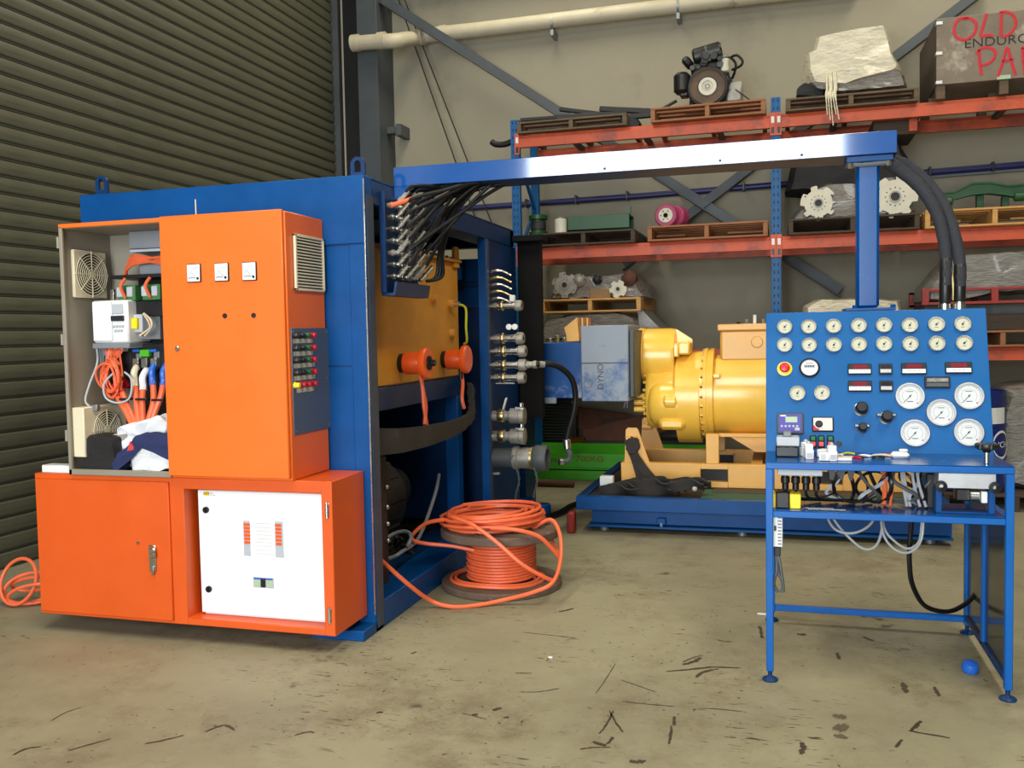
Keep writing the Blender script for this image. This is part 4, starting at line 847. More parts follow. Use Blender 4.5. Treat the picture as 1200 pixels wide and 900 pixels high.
# crate with red lettering
cr0, cr1, cz0, cz1 = 1.362, 2.62, 3.80, 4.392
k_ = thing('timber_crate', 'grey plywood crate with red painted lettering on the top beam', 'crate', (1.99, 9.85, T1))
B(cr0, cr1, 9.3, 9.32, cz0, cz1, .003).build('front_panel', PLY, k_, False)
plab(B(cr0, cr0+.02, 9.32, 10.38, cz0, cz1, .003).build('side_panel', WOOD_K, k_, False), 'crate side darker than its front')  # both crate sides get a darker timber colour than front and back
B(cr1-.02, cr1, 9.32, 10.38, cz0, cz1, .003).build('side_panel', WOOD_K, k_, False)
B(cr0+.02, cr1-.02, 10.36, 10.38, cz0, cz1, .003).build('back_panel', PLY, k_, False)
B(cr0+.02, cr1-.02, 9.32, 10.36, cz0, cz0+.02).build('bottom_panel', PLY, k_, False)
B(cr0+.02, cr1-.02, 9.32, 10.36, cz1-.03, cz1-.01).build('crate_lid', PLY, k_, False)
for x in (1.365, 1.885, 2.5):
    for y in (9.32, 9.8, 10.25): B(x, x+.075, y, y+.1, T1, cz0, .003).build('block_foot', WOOD_D, k_, False)
for z in (3.82, 4.08, 4.35):
    g = MB(); g.box(cr0-.004, cr0+.05, 9.293, 9.30, z-.015, z+.015, .002); g.box(cr0-.006, cr0, 9.293, 9.36, z-.015, z+.015, .002); plab(g.build('corner_strap', ALU, k_, False), 'bright metal corner strap')
g = MB()
def stroke(pts, w=.0135): g.tube(cr(pts, 6), w, 6)
def fp(l): return [(p[0], 9.294, p[2]) for p in l]
stroke(fp([(1.625, 9.3, 4.37), (1.548, 9.3, 4.368), (1.506, 9.3, 4.293), (1.528, 9.3, 4.207), (1.598, 9.3, 4.181), (1.668, 9.3, 4.222), (1.688, 9.3, 4.311), (1.639, 9.3, 4.361), (1.583, 9.3, 4.367)]))
stroke(fp([(1.771, 9.3, 4.391), (1.751, 9.3, 4.304), (1.724, 9.3, 4.201), (1.772, 9.3, 4.204), (1.828, 9.3, 4.19)]))
stroke(fp([(1.895, 9.3, 4.392), (1.889, 9.3, 4.288), (1.89, 9.3, 4.176)])); stroke(fp([(1.875, 9.3, 4.387), (1.936, 9.3, 4.387), (1.991, 9.3, 4.344), (2.006, 9.3, 4.268), (1.965, 9.3, 4.198), (1.897, 9.3, 4.168)]))
stroke(fp([(1.711, 9.3, 4.082), (1.718, 9.3, 3.976), (1.733, 9.3, 3.853)])); stroke(fp([(1.69, 9.3, 4.046), (1.745, 9.3, 4.094), (1.829, 9.3, 4.07), (1.843, 9.3, 4.008), (1.795, 9.3, 3.953), (1.726, 9.3, 3.937)]))
stroke(fp([(1.865, 9.3, 3.826), (1.906, 9.3, 3.949), (1.939, 9.3, 4.073), (1.974, 9.3, 3.95), (2.01, 9.3, 3.827)])); stroke(fp([(1.899, 9.3, 3.958), (1.94, 9.3, 3.961), (1.995, 9.3, 3.97)]))
stroke(fp([(2.062, 9.3, 4.061), (2.07, 9.3, 3.955), (2.085, 9.3, 3.82)])); stroke(fp([(2.055, 9.3, 4.054), (2.116, 9.3, 4.062), (2.164, 9.3, 4.013), (2.124, 9.3, 3.95), (2.077, 9.3, 3.94), (2.132, 9.3, 3.882), (2.18, 9.3, 3.81)]))
stroke(fp([(2.231, 9.3, 4.036), (2.246, 9.3, 3.923), (2.267, 9.3, 3.802)])); stroke(fp([(2.177, 9.3, 4.034), (2.238, 9.3, 4.042), (2.305, 9.3, 4.05)]))
stroke(fp([(2.425, 9.3, 4.016), (2.366, 9.3, 4.007), (2.353, 9.3, 3.957), (2.413, 9.3, 3.914), (2.427, 9.3, 3.846), (2.361, 9.3, 3.808)]))
for v in g.v: v.y = 9.297+(v.y-9.294)*.12
plab(g.build('red_lettering', REDINK, k_), 'red brush lettering reading OLD PARTS')
q = (1.856, 9.3, 4.127)
tx = text('black_stencil', 'ENDURO', .115, Matrix.Rotation(math.radians(-3), 4, 'Y') @ Matrix.Identity(4) if False else FRONT(q[0], 9.2985, q[2]+.012), INK, k_, .0005, 1.12)
plab(tx, 'black stencil lettering')
B(1.86, 1.97, 9.297, 9.2995, 3.80, 3.835).build('paper_label', mat('pale_green_label', (168, 190, 164), .7), k_, False)
# ---- middle beam
Z2 = T2+.135
t = thing('green_channel', 'dark green steel channel lying on the dark brown pallet', 'channel', (-1.95, 9.6, Z2))
g = MB(); a, b = Vector((-2.252, 9.45, 2.776)), Vector((-1.483, 9.45, 2.779)); z0 = Z2
g.box(a.x, b.x, 9.42, 9.44, z0+.03, z0+.17, .003); g.box(a.x, b.x, 9.44, 9.7, z0+.15, z0+.17, .003); g.box(a.x, b.x, 9.7, 9.72, z0, z0+.17, .003); g.box(a.x-.01, b.x, 9.42, 9.72, z0, z0+.015, .003); g.build('channel', GREEN_D, t)
g = MB(); g.prism([(b.x-.02, z0+.17), (b.x+.015, z0+.17), (b.x+.015, z0+.24), (b.x-.005, z0+.24)], 9.42, 9.45, 1); g.build('end_tab', GREEN_D, t)
t = thing('cable_spool', 'small dark green spool at the pallet end by the blue upright', 'spool', (-2.439, 9.42, 2.685))
q = Vector((-2.447, 9.45, 2.671)); q.z = Z2
MB().lathe([(.095, 0), (.1, .01), (.1, .03), (.075, .04), (.075, .15), (.1, .16), (.1, .2), (.09, .205)], q, (0, 0, 1), 22).build('spool_body', GREEN_D, t)
MB().lathe([(.077, .05), (.083, .055), (.083, .13), (.077, .14)], q, (0, 0, 1), 22, False).build('wound_band', DARK, t)
t = thing('paint_can', 'scuffed white can standing in front of the green channel', 'can', (-2.187, 9.36, 2.658))
q = Vector(((-2.187, 9.36, 2.658)[0], 9.37, Z2))
MB().lathe([(.058, 0), (.062, .004), (.062, .14), (.058, .145)], q, (0, 0, 1), 22).build('can_body', CASTW, t)
MB().lathe([(.055, .145), (.062, .146), (.062, .155), (.05, .152), (.0, .15)], q, (0, 0, 1), 22, False).build('can_lid', GALV, t)
Z2b = T2+.15
w_ = thing('polyurethane_wheel', 'pink wheel with white hub lying on the orange brown pallet', 'wheel', (-1.11, 9.5, Z2b))
q = Vector((-1.116, 9.42, 2.747)); q.z = Z2b+.115
MB().lathe([(.07, 0), (.105, 0), (.116, .015), (.116, .2), (.105, .215), (.07, .215)], q, (.12, 1, 0), 28, False).build('tyre', PINK, w_)
MB().lathe([(.022, .0), (.07, -.006), (.078, .01), (.078, .2)], q, (.12, 1, 0), 26, False).build('hub', CASTW, w_)
for k in range(6): MB().cyl(q+Vector((.048*math.cos(k*PI/3), -.008, .048*math.sin(k*PI/3))), q+Vector((.048*math.cos(k*PI/3), .0, .048*math.sin(k*PI/3))), .007, None, 8).build('hub_hole', DARK, w_)
MB().lathe([(.024, -.01), (.024, .1)], q, (.12, 1, 0), 14, False).build('bearing', DARK, w_)
w2 = MB().ccyl(q+Vector((.075, .1, -.0)), q+Vector((.13, .22, 0)), .105, .012, 24); tag(w2.build('spare_roller', PINK), 'darker pink roller tucked behind the pink wheel', 'roller')
# wrapped hub plates
def gear_plate(name, cx, cy, cz, r_, notch, m_, label, tilt=0.):
    po = []
    n = 72
    for k in range(n):
        a = 2*PI*k/n; deg = (math.degrees(a)+tilt) % 360
        rr = r_
        for nd in notch:
            dd = abs((deg-nd+180) % 360-180)
            if dd < 11: rr = r_*.78
        po.append((cx+rr*math.cos(a), cz+rr*math.sin(a)))
    t = thing(name, label, 'hub plate', (cx, cy, cz-r_), 'pale hub plates on the middle beam')
    MB().prism(po, cy, cy+.05, 1).build('plate', m_, t, False)
    MB().lathe([(r_*.27, -.012), (r_*.2, -.012), (r_*.2, .03)], (cx, cy, cz), (0, 1, 0), 24, False).build('bore_ring', CASTG, t)
    MB().lathe([(.0, .0), (r_*.22, .0)], (cx, cy-.004, cz), (0, 1, 0), 22, False).build('bore', DARK, t)
    for k in range(12):
        a = 2*PI*k/12; MB().cyl((cx+r_*.42*math.cos(a), cy-.002, cz+r_*.42*math.sin(a)), (cx+r_*.42*math.cos(a), cy+.004, cz+r_*.42*math.sin(a)), r_*.035, None, 6).build('bolt_hole', DARK, t)
    for k in range(6):
        a = 2*PI*(k+.5)/6; MB().cyl((cx+r_*.83*math.cos(a), cy-.002, cz+r_*.83*math.sin(a)), (cx+r_*.83*math.cos(a), cy+.004, cz+r_*.83*math.sin(a)), r_*.05, None, 8).build('bolt_hole', DARK, t)
    return t
q = Vector((0.341, 9.36, 2.808)); gear_plate('hub_plate', q.x, 9.36, T2+.15+.145, .165, (15, 80, 130, 200, 245, 300, 345), CASTW, 'pale notched hub plate wrapped in plastic nearer to the blue upright')
q = Vector((1.022, 9.36, 2.815)); gear_plate('hub_plate', q.x, 9.36, T2+.15+.165, .2, (330, 280, 240, 30, 100), CASTW, 'pale notched hub plate showing between boom pole and black hoses')
HZ = T2+.15
tag(MB().shroud([(.07, HZ), (.12, HZ+.06), (.3, HZ+.30), (.42, HZ+.34), (.75, HZ+.33), (1.05, HZ+.375), (1.14, HZ+.30), (1.22, HZ+.02), (1.2, HZ)], 9.42, 10.25, 8, .018, 8, 8, .1, 60, True).build('wrapped_load', WRAPC), 'dusty clear wrapped heap behind the pale hub plates', 'load', 'wrapped loads on the rack')
tag(MB().shroud([(.04, HZ+.33), (.1, HZ+.62), (.45, HZ+.72), (.85, HZ+.66), (1.1, HZ+.78), (1.24, HZ+.5), (1.22, HZ+.36), (.6, HZ+.3)], 9.75, 10.3, 9, .03, 7, 8, .1, 60, True).build('wrapped_load', BAG), 'black plastic covered heap just under the top beam', 'load', 'wrapped loads on the rack')
t = thing('orange_crate', 'small dark box with an orange corner under the top beam by the boom end', 'box', (1.1, 9.9, HZ+.62))
B(.85, 1.235, 9.6, 10.2, HZ+.78, HZ+.94, .004).build('box_body', WOOD_K, t, False)
B(.85, 1.235, 9.585, 9.6, HZ+.92, HZ+.945, .003).build('top_edge', RACKOR, t, False); B(1.165, 1.24, 9.57, 9.62, HZ+.8, HZ+.945, .004).build('corner_block', RACKOR, t, False)
# green bracket
HB = T2+.165
t = thing('green_bracket', 'arched dark green steel bracket on the pale new pallet', 'bracket', (1.9, 9.55, HB))
up_ = [(1.379, 9.45, 2.83), (1.539, 9.45, 2.836), (1.683, 9.45, 2.905), (1.839, 9.45, 2.903), (1.981, 9.45, 2.863), (2.134, 9.45, 2.869), (2.294, 9.45, 2.805)]
lo_ = [(2.295, 9.45, 2.729), (2.149, 9.45, 2.76), (2.052, 9.45, 2.766), (1.953, 9.45, 2.788), (1.826, 9.45, 2.811), (1.683, 9.45, 2.804), (1.539, 9.45, 2.773), (1.525, 9.45, 2.719), (1.438, 9.45, 2.724), (1.379, 9.45, 2.767)]
MB().prism([(p[0], p[2]) for p in up_+lo_], 9.42, 9.52, 1).build('arched_plate', GREEN_D, t)
MB().prism([(p[0], p[2]+.012) for p in up_]+[(p[0], p[2]-.004) for p in up_[::-1]], 9.4, 9.8, 1).build('top_flange', GREEN_D, t)
MB().ccyl((1.448, 9.42, 2.759), (1.52, 9.42, 2.755), .04, .01, 14).build('boss', GREEN_D, t); MB().ccyl((2.031, 9.42, 2.763), (2.143, 9.42, 2.764), .04, .01, 14).build('boss', GREEN_D, t)
for p in ((1.445, 9.45, 2.732), (1.769, 9.45, 2.806), (1.981, 9.45, 2.786)): B(p[0]-.03, p[0]+.03, 9.5, 9.56, HB, p[2], .004).build('leg', GREEN_D, t)
# ---- loads on the lowest beam
tag(MB().shroud([(-2.45, T3+.13), (-2.4, T3+.34), (-2.1, T3+.40), (-1.6, T3+.41), (-1.38, T3+.34), (-1.36, T3+.13)], 9.34, 10.2, 12, .018, 7, 8, .1, 60, True).build('wrapped_load', WRAPC), 'dark wrapped load squashed beneath the pale stacked pallet', 'load', 'wrapped loads on the rack')
WZ = 1.955
tag(MB().shroud([(-2.36, WZ), (-2.3, WZ+.12), (-2.22, WZ+.24), (-2.08, WZ+.27), (-1.9, WZ+.22), (-1.6, WZ+.26), (-1.48, WZ+.26), (-1.37, WZ+.12), (-1.3, WZ)], 9.42, 10.3, 14, .03, 7, 9, .12, 70, True).build('wrapped_load', WRAPC), 'clear wrapped machine castings on the pale stacked pallet', 'load', 'wrapped loads on the rack')
gear_plate('hub_plate', -2.16, 9.38, WZ+.15, .135, (20, 70, 130, 190, 240, 300), CASTG, 'grimy round casting with bolt holes on the pale stacked pallet')
gear_plate('hub_plate', -1.60, 9.37, WZ+.09, .09, (30, 100, 160, 220, 290), CASTW, 'small pale toothed casting on the pale stacked pallet')
tag(B(-1.9, -1.68, 9.39, 9.5, WZ, WZ+.1, .006).build('carton', mat('brown_card', (140, 110, 78), .8)), 'brown carton between the castings on the pale stacked pallet', 'box')
MB_ = MB().prism([(-1.47, WZ+.27), (-1.36, 1.82), (-1.17, 1.62), (-1.13, 1.45), (-1.36, 1.44)], 9.42, 10.2, 1)
plab(tag(MB_.build('wrap_skirt', WRAPC), 'loose dusty plastic skirt draped off the pale stacked pallet', 'plastic'), 'loose dusty plastic skirt draped off the pale stacked pallet')
tag(MB().shroud([(.19, T3+.13), (.2, T3+.42), (.34, T3+.49), (.8, T3+.475), (1.08, T3+.46), (1.14, T3+.13)], 9.36, 10.2, 16, .015, 6, 8, .1, 60).build('wrapped_load', WRAP), 'cream wrapped load showing just over the gauge panel', 'load', 'wrapped loads on the rack')
# red stillage
r_ = thing('red_stillage', 'red steel stillage frame beside the black boom hoses', 'stillage', (1.8, 9.8, 1.8))
for z in (1.80, 1.925): 
    for y in (9.3, 10.2): B(1.245, 2.45, y, y+.04, z, z+.025, .003).build('rail', REDP, r_, False)
for x in (1.25, 1.83, 2.4):
    for y in (9.295, 10.2): B(x, x+.06, y, y+.045, 1.80, 1.95, .003).build('post', REDP, r_, False)
tag(B(1.3, 2.45, 9.5, 10.2, 1.70, 1.80, .004).build('steel_deck', DKSTEEL, None, False), 'dark steel deck beneath the red stillage', 'deck')
tag(B(1.28, 2.48, 9.36, 10.2, 1.555, 1.70, .006).build('timber_load', WOOD_K, None, False), 'dark timber stack on the lowest beam under the red stillage', 'timber')
tag(MB().shroud([(1.27, 1.84), (1.28, 1.96), (1.5, 2.24), (1.62, 2.27), (2.5, 2.29), (2.5, 1.9), (1.9, 1.9), (1.6, 1.83)], 9.34, 10.2, 18, .02, 9, 9, .1, 64, True).build('wrapped_load', WRAPG), 'shiny grey wrapped load on the red stillage', 'load', 'wrapped loads on the rack')
# ---- on the floor below the rack
t = thing('floor_pallet', 'dark pallet on the floor beneath the rack beyond the console', 'pallet', (1.9, 9.3, 0))
for k in range(6): B(1.35, 2.5, 8.72+.16*k, 8.84+.16*k, .125, .145, .003).build('top_board', WOOD_K, t, False)
for x in (1.35, 1.9, 2.45): B(x, x+.05, 8.72, 9.64, 0, .125, .003).build('bearer', WOOD_K, t, False)
d = thing('oil_drum', 'navy steel oil drum with a white label behind the console', 'drum', (1.635, 9.02, .145))
dc = Vector((1.62, 9.03, .145)); dr = .282
MB().lathe([(dr-.02, 0), (dr, .01), (dr, .02), (dr-.006, .03), (dr-.004, .28), (dr+.006, .29), (dr+.006, .305), (dr-.004, .315), (dr-.004, .57), (dr+.006, .58), (dr+.006, .595), (dr-.004, .605), (dr-.006, .86), (dr, .87), (dr, .885), (dr-.02, .885), (dr-.02, .87), (0, .868)], dc, (0, 0, 1), 40, False).build('drum_shell', DRUMB, d)
def wrapz(pts, zc, a0, rr):                     # bend a flat mark round the drum; u is metres along the skin
    out = []
    for u, v in pts:
        a = a0+u/rr; out.append((dc.x+rr*math.sin(a), dc.y-rr*math.cos(a), zc+v))
    return out
A0 = .74
def decal(name, quads, m_, zc, rr=dr+.0075):
    g = MB()
    for q in quads:
        n = 5; a, b, c, e_ = q
        vs = []
        for i in range(n):
            s = i/(n-1); vs += wrapz([(a[0]+(b[0]-a[0])*s, a[1]+(b[1]-a[1])*s), (e_[0]+(c[0]-e_[0])*s, e_[1]+(c[1]-e_[1])*s)], zc, A0, rr)
        g.add(vs, [(2*i, 2*i+2, 2*i+3, 2*i+1) for i in range(n-1)])
    return g.build(name, m_, d, False)
decal('paper_label', [((-.15, -.07), (.06, -.07), (.06, .07), (-.15, .07))], WPLAS, .82)
cu = bpy.data.curves.new('txt', 'FONT'); cu.body = 'FUCHS'; cu.size = .075; cu.align_x = 'CENTER'; cu.align_y = 'CENTER'; cu.resolution_u = 2
ob = bpy.data.objects.new('txt', cu); COL.objects.link(ob); me = bpy.data.meshes.new_from_object(ob); bpy.data.objects.remove(ob)
g = MB(); g.add(wrapz([(v.co.x*1.15+.02, v.co.y) for v in me.vertices], .565, A0, dr+.0085), [tuple(p.vertices) for p in me.polygons]); g.build('drum_lettering', WHITE, d, False)
for sgn in (1, -1):
    qs = []
    for k in range(10):
        a, b = (20+14*k, 20+14*(k+1)); w0, w1 = .028*math.sin(math.radians(a))*(.4+.6*k/10), .028*math.sin(math.radians(b))*(.4+.6*(k+1)/10)
        f = lambda an, w: (.02+sgn*(.095+w)*math.cos(math.radians(an)), sgn*(.10+w)*math.sin(math.radians(an))*1.05)
        q4 = (f(a, 0), f(b, 0), f(b, w1), f(a, w0)); qs.append(q4)
    decal('drum_emblem', qs, WHITE, .565)
tag(MB().shroud([(1.85, .15), (1.85, .8), (1.92, 1.05), (2.5, 1.1), (2.55, .15)], 9.0, 9.9, 21, .03, 6, 9, .1, 60, True).build('wrapped_load', WRAPG), 'grey plastic wrapped mass on the floor beside the navy drum', 'load', 'wrapped loads on the rack')
# green lifting beam, radiator, scrap
t = thing('lifting_beam', 'bright green lifting beam stencilled 700KG lying on the floor', 'beam', (-2.1, 10.0, 0))
gx0, gx1 = -2.62, -.6
B(gx0, gx1, 9.9, 9.92, .12, .28, .003).build('web_plate', GREEN, t, False)
g = MB(); g.prism([(9.9, .275), (10.12, .37), (10.12, .34), (9.92, .26)], gx0, gx1, 0); g.build('sloped_top', GREEN, t, False)
B(gx0, gx1, 9.82, 10.1, .10, .13, .004).build('ledge', GREEN, t, False)
B(gx0, gx1, 9.82, 9.84, .0, .12, .003).build('lower_rail', GREEN, t, False)
q = Vector((-2.028, 9.9, 0.221)); plab(text('capacity_lettering', '700KG', .088, FRONT(q.x, 9.898, q.z), REDTXT, t, .0008, 1.25), 'dark red lettering 700KG')
q = Vector((-2.288, 9.9, 0.197)); plab(text('capacity_lettering', 'W.L.L.', .075, FRONT(q.x-.08, 9.898, q.z), REDTXT, t, .0008, 1.1), 'dark red lettering before the 700KG mark')
t = thing('radiator', 'dark green finned radiator standing behind the black hose', 'radiator', (-2.5, 10.3, 0))
rx0, rx1, rz0, rz1 = -2.72, -2.29, .33, .87
B(rx0-.05, rx1+.05, 10.22, 10.32, .0, rz1+.04, .006).build('core', BLACK, t, False)
for k in range(17):
    z = rz0+(rz1-rz0)*k/16; B(rx0, rx1, 10.185, 10.22, z-.007, z+.007, .002).build('fin', FIN, t, False)
t = thing('scrap_plates', 'rusty brown steel plates leaning under the rack behind the cradle', 'scrap', (-1.7, 10.3, 0))
for k, (x0, x1, a) in enumerate(((-2.1, -1.2, .25), (-1.9, -1.0, .12), (-2.2, -1.5, -.15), (-1.5, -.8, .2))):
    B(-.45, .45, -.02, .02, -.14, .14, .003, None).v
    g = MB(Matrix.Translation(((x0+x1)/2, 10.22+.06*k, .52+.03*k)) @ Matrix.Rotation(-a, 4, 'Y')); g.box(-.5, .5, -.015, .015, -.12, .12, .003); g.build('plate', RUST if k != 1 else DARK, t, False)
B(-2.2, -.7, 10.2, 10.5, 0, .4, .01).build('plate', DARK, t, False)
tag(MB().cyl((-2.209, 9.7, 0.449), (-2.12, 9.9, 0.436), .035, None, 14).build('copper_pipe', COPPER), 'short copper coloured pipe end above the green beam', 'pipe')
tag(MB().cyl((-2.75, 9.32, .035), (-2.08, 9.32, .035), .032, None, 14).build('floor_pipe', RUST), 'rusty pipe lying on the floor before the green beam', 'pipe')
for i, (x, z, r_, L) in enumerate(((-2.0, WZ+.2, .07, .2), (-1.82, WZ+.2, .05, .25), (-1.5, WZ+.2, .08, .16))):
    c_ = thing('wrapped_casting', ('rough round casting beside the grimy bolt hole casting', 'small dark casting in the middle of the stacked pallet load', 'rusty domed casting at the load end above the small toothed casting')[i], 'casting', (x, 9.42, WZ))
    MB().lathe([(r_*.3, 0), (r_*.6, .01), (r_, .04), (r_, .07), (r_*.8, .08), (r_*.8, L)], (x, 9.36, z), (.15*(i-1), 1, -.1), 18).build('casting_body', (CASTG, DARK, RUST)[i], c_)
    for k in range(5): MB().cyl((x+r_*.78*math.cos(k*1.26), 9.385, z+r_*.78*math.sin(k*1.26)), (x+r_*.78*math.cos(k*1.26), 9.41, z+r_*.78*math.sin(k*1.26)), .01, None, 6).build('casting_bolt', DKSTEEL, c_)

# ------------------------------------------------------------------ coupling plate of the enclosure
CX = EX1-.008
DUSTYB = mat('dull_brass', (150, 128, 92), .4, .8, var=.25, scale=20)
def coupling(y, z, L, r_, m1=STEEL, big=False):
    g = MB()
    if not big:
        g.lathe([(r_*.8, 0), (r_*.8, L*.14), (r_*1.1, L*.15), (r_*1.1, L*.28), (r_*.7, L*.29), (r_*.7, L*.36), (r_*1.25, L*.37), (r_*1.25, L*.44), (r_*.85, L*.45), (r_*.85, L*.78), (r_*1.0, L*.79), (r_*1.0, L*.97), (r_*.8, L)], (CX, y, z), (1, 0, 0), 14)
    o = g.build('coupling', m1, ENC)
    c = MB(); c.lathe([(r_*1.28, L*.36), (r_*1.34, L*.38), (r_*1.34, L*.43), (r_*1.28, L*.45)], (CX, y, z), (1, 0, 0), 14, False); plab(c.build('yellow_collar', BRASS, o), 'yellow plated collar')
    c = MB(); c.lathe([(r_*1.2, L*.84), (r_*1.35, L*.86), (r_*1.35, L*1.02), (r_*1.15, L*1.06), (r_*.5, L*1.06)], (CX, y, z+.0), (1, 0, 0), 16, False); plab(c.build('dust_cap', CASTG if int(z*100) % 2 else DUSTYB, o), 'dull metal cap')
    return o
for i, pz in enumerate((2.076, 2.024, 1.973, 1.921, 1.869)):
    y = 6.69
    g = MB(); g.tube(cr([(CX, y, pz), (CX+.05, y, pz+.008), (CX+.10, y, pz+.004), (CX+.15, y+.01, pz-.02), (CX+.17, y+.01, pz-.03)], 5), [.013]*8+[.009]*13, 8); g.build('small_fitting', BRASS if i % 2 else STEEL, ENC)
coupling(6.69, 1.818, .24, .030); g = MB(); g.box(CX+.16, CX+.20, 6.67, 6.71, 1.818+.03, 1.818+.08, .006); plab(g.build('valve_handle', WPLAS, ENC), 'white valve handle')
for dx in (.17, .215): plab(MB().lathe([(.0, -.012), (.022, -.01), (.022, .012), (0, .014)], (CX+dx, 6.62, 1.659), (0, -1, 0), 14, False).build('test_point_cap', WPLAS, ENC), 'white test point cap')
for py_z, L in ((1.573, .25), (1.476, .265), (1.373, .265), (1.277, .255)): coupling(6.68, py_z, L, .034)
B(CX+.04, CX+.19, 6.66, 6.69, 1.235-.006, 1.235+.006, .003).build('lever', STEEL, ENC)
for zc, hz in ((0.987, 1), (0.833, 0)):
    y = 6.68; g = MB()
    g.lathe([(.04, 0), (.04, .05), (.05, .055), (.05, .1), (.036, .11), (.036, .14), (.058, .15), (.058, .22), (.064, .225), (.064, .26), (.045, .265)], (CX, y, zc), (1, 0, 0), 18); o = g.build('ball_valve', CASTG, ENC)
    MB().lathe([(.052, .055), (.054, .06), (.054, .09), (.052, .1)], (CX, y, zc), (1, 0, 0), 16, False).build('yellow_collar', BRASS, o)
    if hz: plab(MB().bar((CX+.1, y-.02, zc+.05), (CX+.13, y-.03, zc+.14), .012, .035, (0, 1, 0), .004).build('valve_handle', WPLAS, o), 'white lever')
    MB().ccyl((CX+.235, y, zc+.06), (CX+.235, y, zc+.10), .018, .004, 10).build('cam_ear', STEEL, o)
    g = MB(); g.bar((CX+.2, y-.05, zc+.065), (CX+.27, y-.05, zc+.055), .014, .02, (0, 0, 1), .004); g.build('cam_arm', STEEL, o)
zc = 0.666; y = 6.70
g = MB(); g.lathe([(.075, 0), (.075, .15), (.085, .155), (.085, .17)], (CX, y, zc), (1, 0, 0), 24); o = g.build('large_coupling', DKSTEEL, ENC)
MB().lathe([(.07, .16), (.09, .17), (.09, .2), (.08, .21), (.08, .3), (.086, .305), (.086, .32)], (CX, y, zc), (1, 0, 0), 24).build('coupling_sleeve', CASTG, o)
plab(MB().lathe([(.083, .30), (.088, .302), (.088, .318), (.083, .32)], (CX, y, zc), (1, 0, 0), 24, False).build('yellow_collar', BRASS, o), 'yellow plated collar')
MB().lathe([(.07, .3), (.094, .33), (.1, .34), (.1, .42), (.094, .43), (.072, .43), (.072, .36), (0, .36)], (CX, y, zc), (1, 0, 0), 26, False).build('end_cap', DKSTEEL, o)
for dx, l in ((.2, .3), (.34, .26)):
    g = MB()
    for k in range(int(l/.022)):
        a = k*PI/2; p = Vector((CX+dx+.02*math.sin(k*.4), y-.08+.05*(k/12), zc-.06-.022*k)); u = Vector((math.cos(a), math.sin(a), 0))*.007
        g.tube([p+u*math.cos(t_)+Vector((0, 0, .014*math.sin(t_))) for t_ in [2*PI*j/7 for j in range(7)]], .0026, 4, True)
    g.build('safety_chain', GALV, o, True, 'stuff')
B(CX, CX+.06, 6.66, 6.70, zc-.13, zc-.11, .004).build('tag_plate', GALV, ENC)
for k, (x, y2, z) in enumerate(((EX1+.03, 7.05, .14), (EX1+.1, 7.75, .12))):
    g = MB(); g.ccyl((x, y2, z-.12), (x, y2, z), .075, .01, 18); tag(g.build('pipe_cap', BLUE), ('blue round cap on the floor at the enclosure corner', 'blue round cap on the floor farther along the enclosure')[k], 'cap', 'blue caps on the floor')
# black hose hanging from the third coupling
hs = thing('hydraulic_hose', 'black hydraulic hose arching from a coupling down in front of the blue housing', 'hose', (-1.657, 6.8, 1.091))
z3 = 1.373; hp = [(CX+.29, 6.69, z3), (-1.779, 6.7, 1.375), (-1.67, 6.74, 1.376), (-1.586, 6.8, 1.331), (-1.526, 6.85, 1.244), (-1.512, 6.88, 1.118), (-1.53, 6.88, 0.987), (-1.566, 6.88, 0.869), (-1.587, 6.88, 0.777)]
MB().tube(cr(hp, 6), .023, 10).build('hose_line', RUBBER, hs)
g = MB(); g.lathe([(.028, 0), (.028, .03), (.024, .035), (.024, .06), (.03, .065), (.03, .09)], (CX+.27, 6.69, z3), (1, 0, 0), 12); plab(g.build('hose_end', CASTG, hs), 'crimped steel hose end')
MB().cyl((-1.746, 6.7, 1.374), (-1.712, 6.72, 1.373), .026, None, 12).build('crimp_band', CASTG, hs)
a, b = Vector((-1.587, 6.88, 0.79)), Vector((-1.581, 6.88, 0.717)); plab(MB().ccyl(a, b, .03, .004, 12).build('hose_end', STEEL, hs), 'bright steel ferrule')
MB().tube(cr([b, (-1.562, 6.88, 0.678), (-1.576, 6.88, 0.632), (-1.619, 6.86, 0.621)], 5), .02, 9).build('elbow', DKSTEEL, hs)
MB().ccyl((-1.612, 6.86, 0.621), (-1.641, 6.84, 0.62), .027, .004, 12).build('hose_nut', STEEL, hs)

# ------------------------------------------------------------------ driveline housing between enclosure and transmission
h = thing('driveline_housing', 'blue driveline housing with a grey primed guard box at its end', 'housing', (-1.7, 8.0, 1.0))
B(-2.35, -1.62, 7.75, 8.3, 1.045, 1.525, .006).build('housing_body', PATCH, h)
B(-1.64, -1.235, 7.70, 8.36, 1.02, 1.665, .008).build('guard_box', PRIMER, h)
B(-1.64, -1.235, 7.693, 7.702, 1.345, 1.352, .001).build('panel_joint', DKSTEEL, h)
g = MB(); g.box(-1.235, -1.19, 7.74, 8.32, 1.05, 1.62, .01); plab(g.build('end_plate', DKSTEEL, h), 'dark grey end plate')
B(-1.99, -1.87, 7.72, 7.76, 1.0, 1.05, .004).build('foot_plate', PRIMER, h)
q = Vector((-1.47, 7.69, 1.192))
mk = text('chalk_marks', 'DYNO', .075, basis((q.x, 7.698, q.z+.04), (0, 0, 1), (-1, 0, 0), (0, -1, 0)), mat('grey_marker', (70, 76, 86), .7), h); plab(mk, 'small grey upright handwriting')
MB().tube([(p[0]+q.x-.11, 7.697, p[1]+q.z-.01) for p in [(.035*math.cos(a), .04*math.sin(a)) for a in [2*PI*k/14 for k in range(14)]]], .003, 5, True).build('pen_circle', GREY, h)
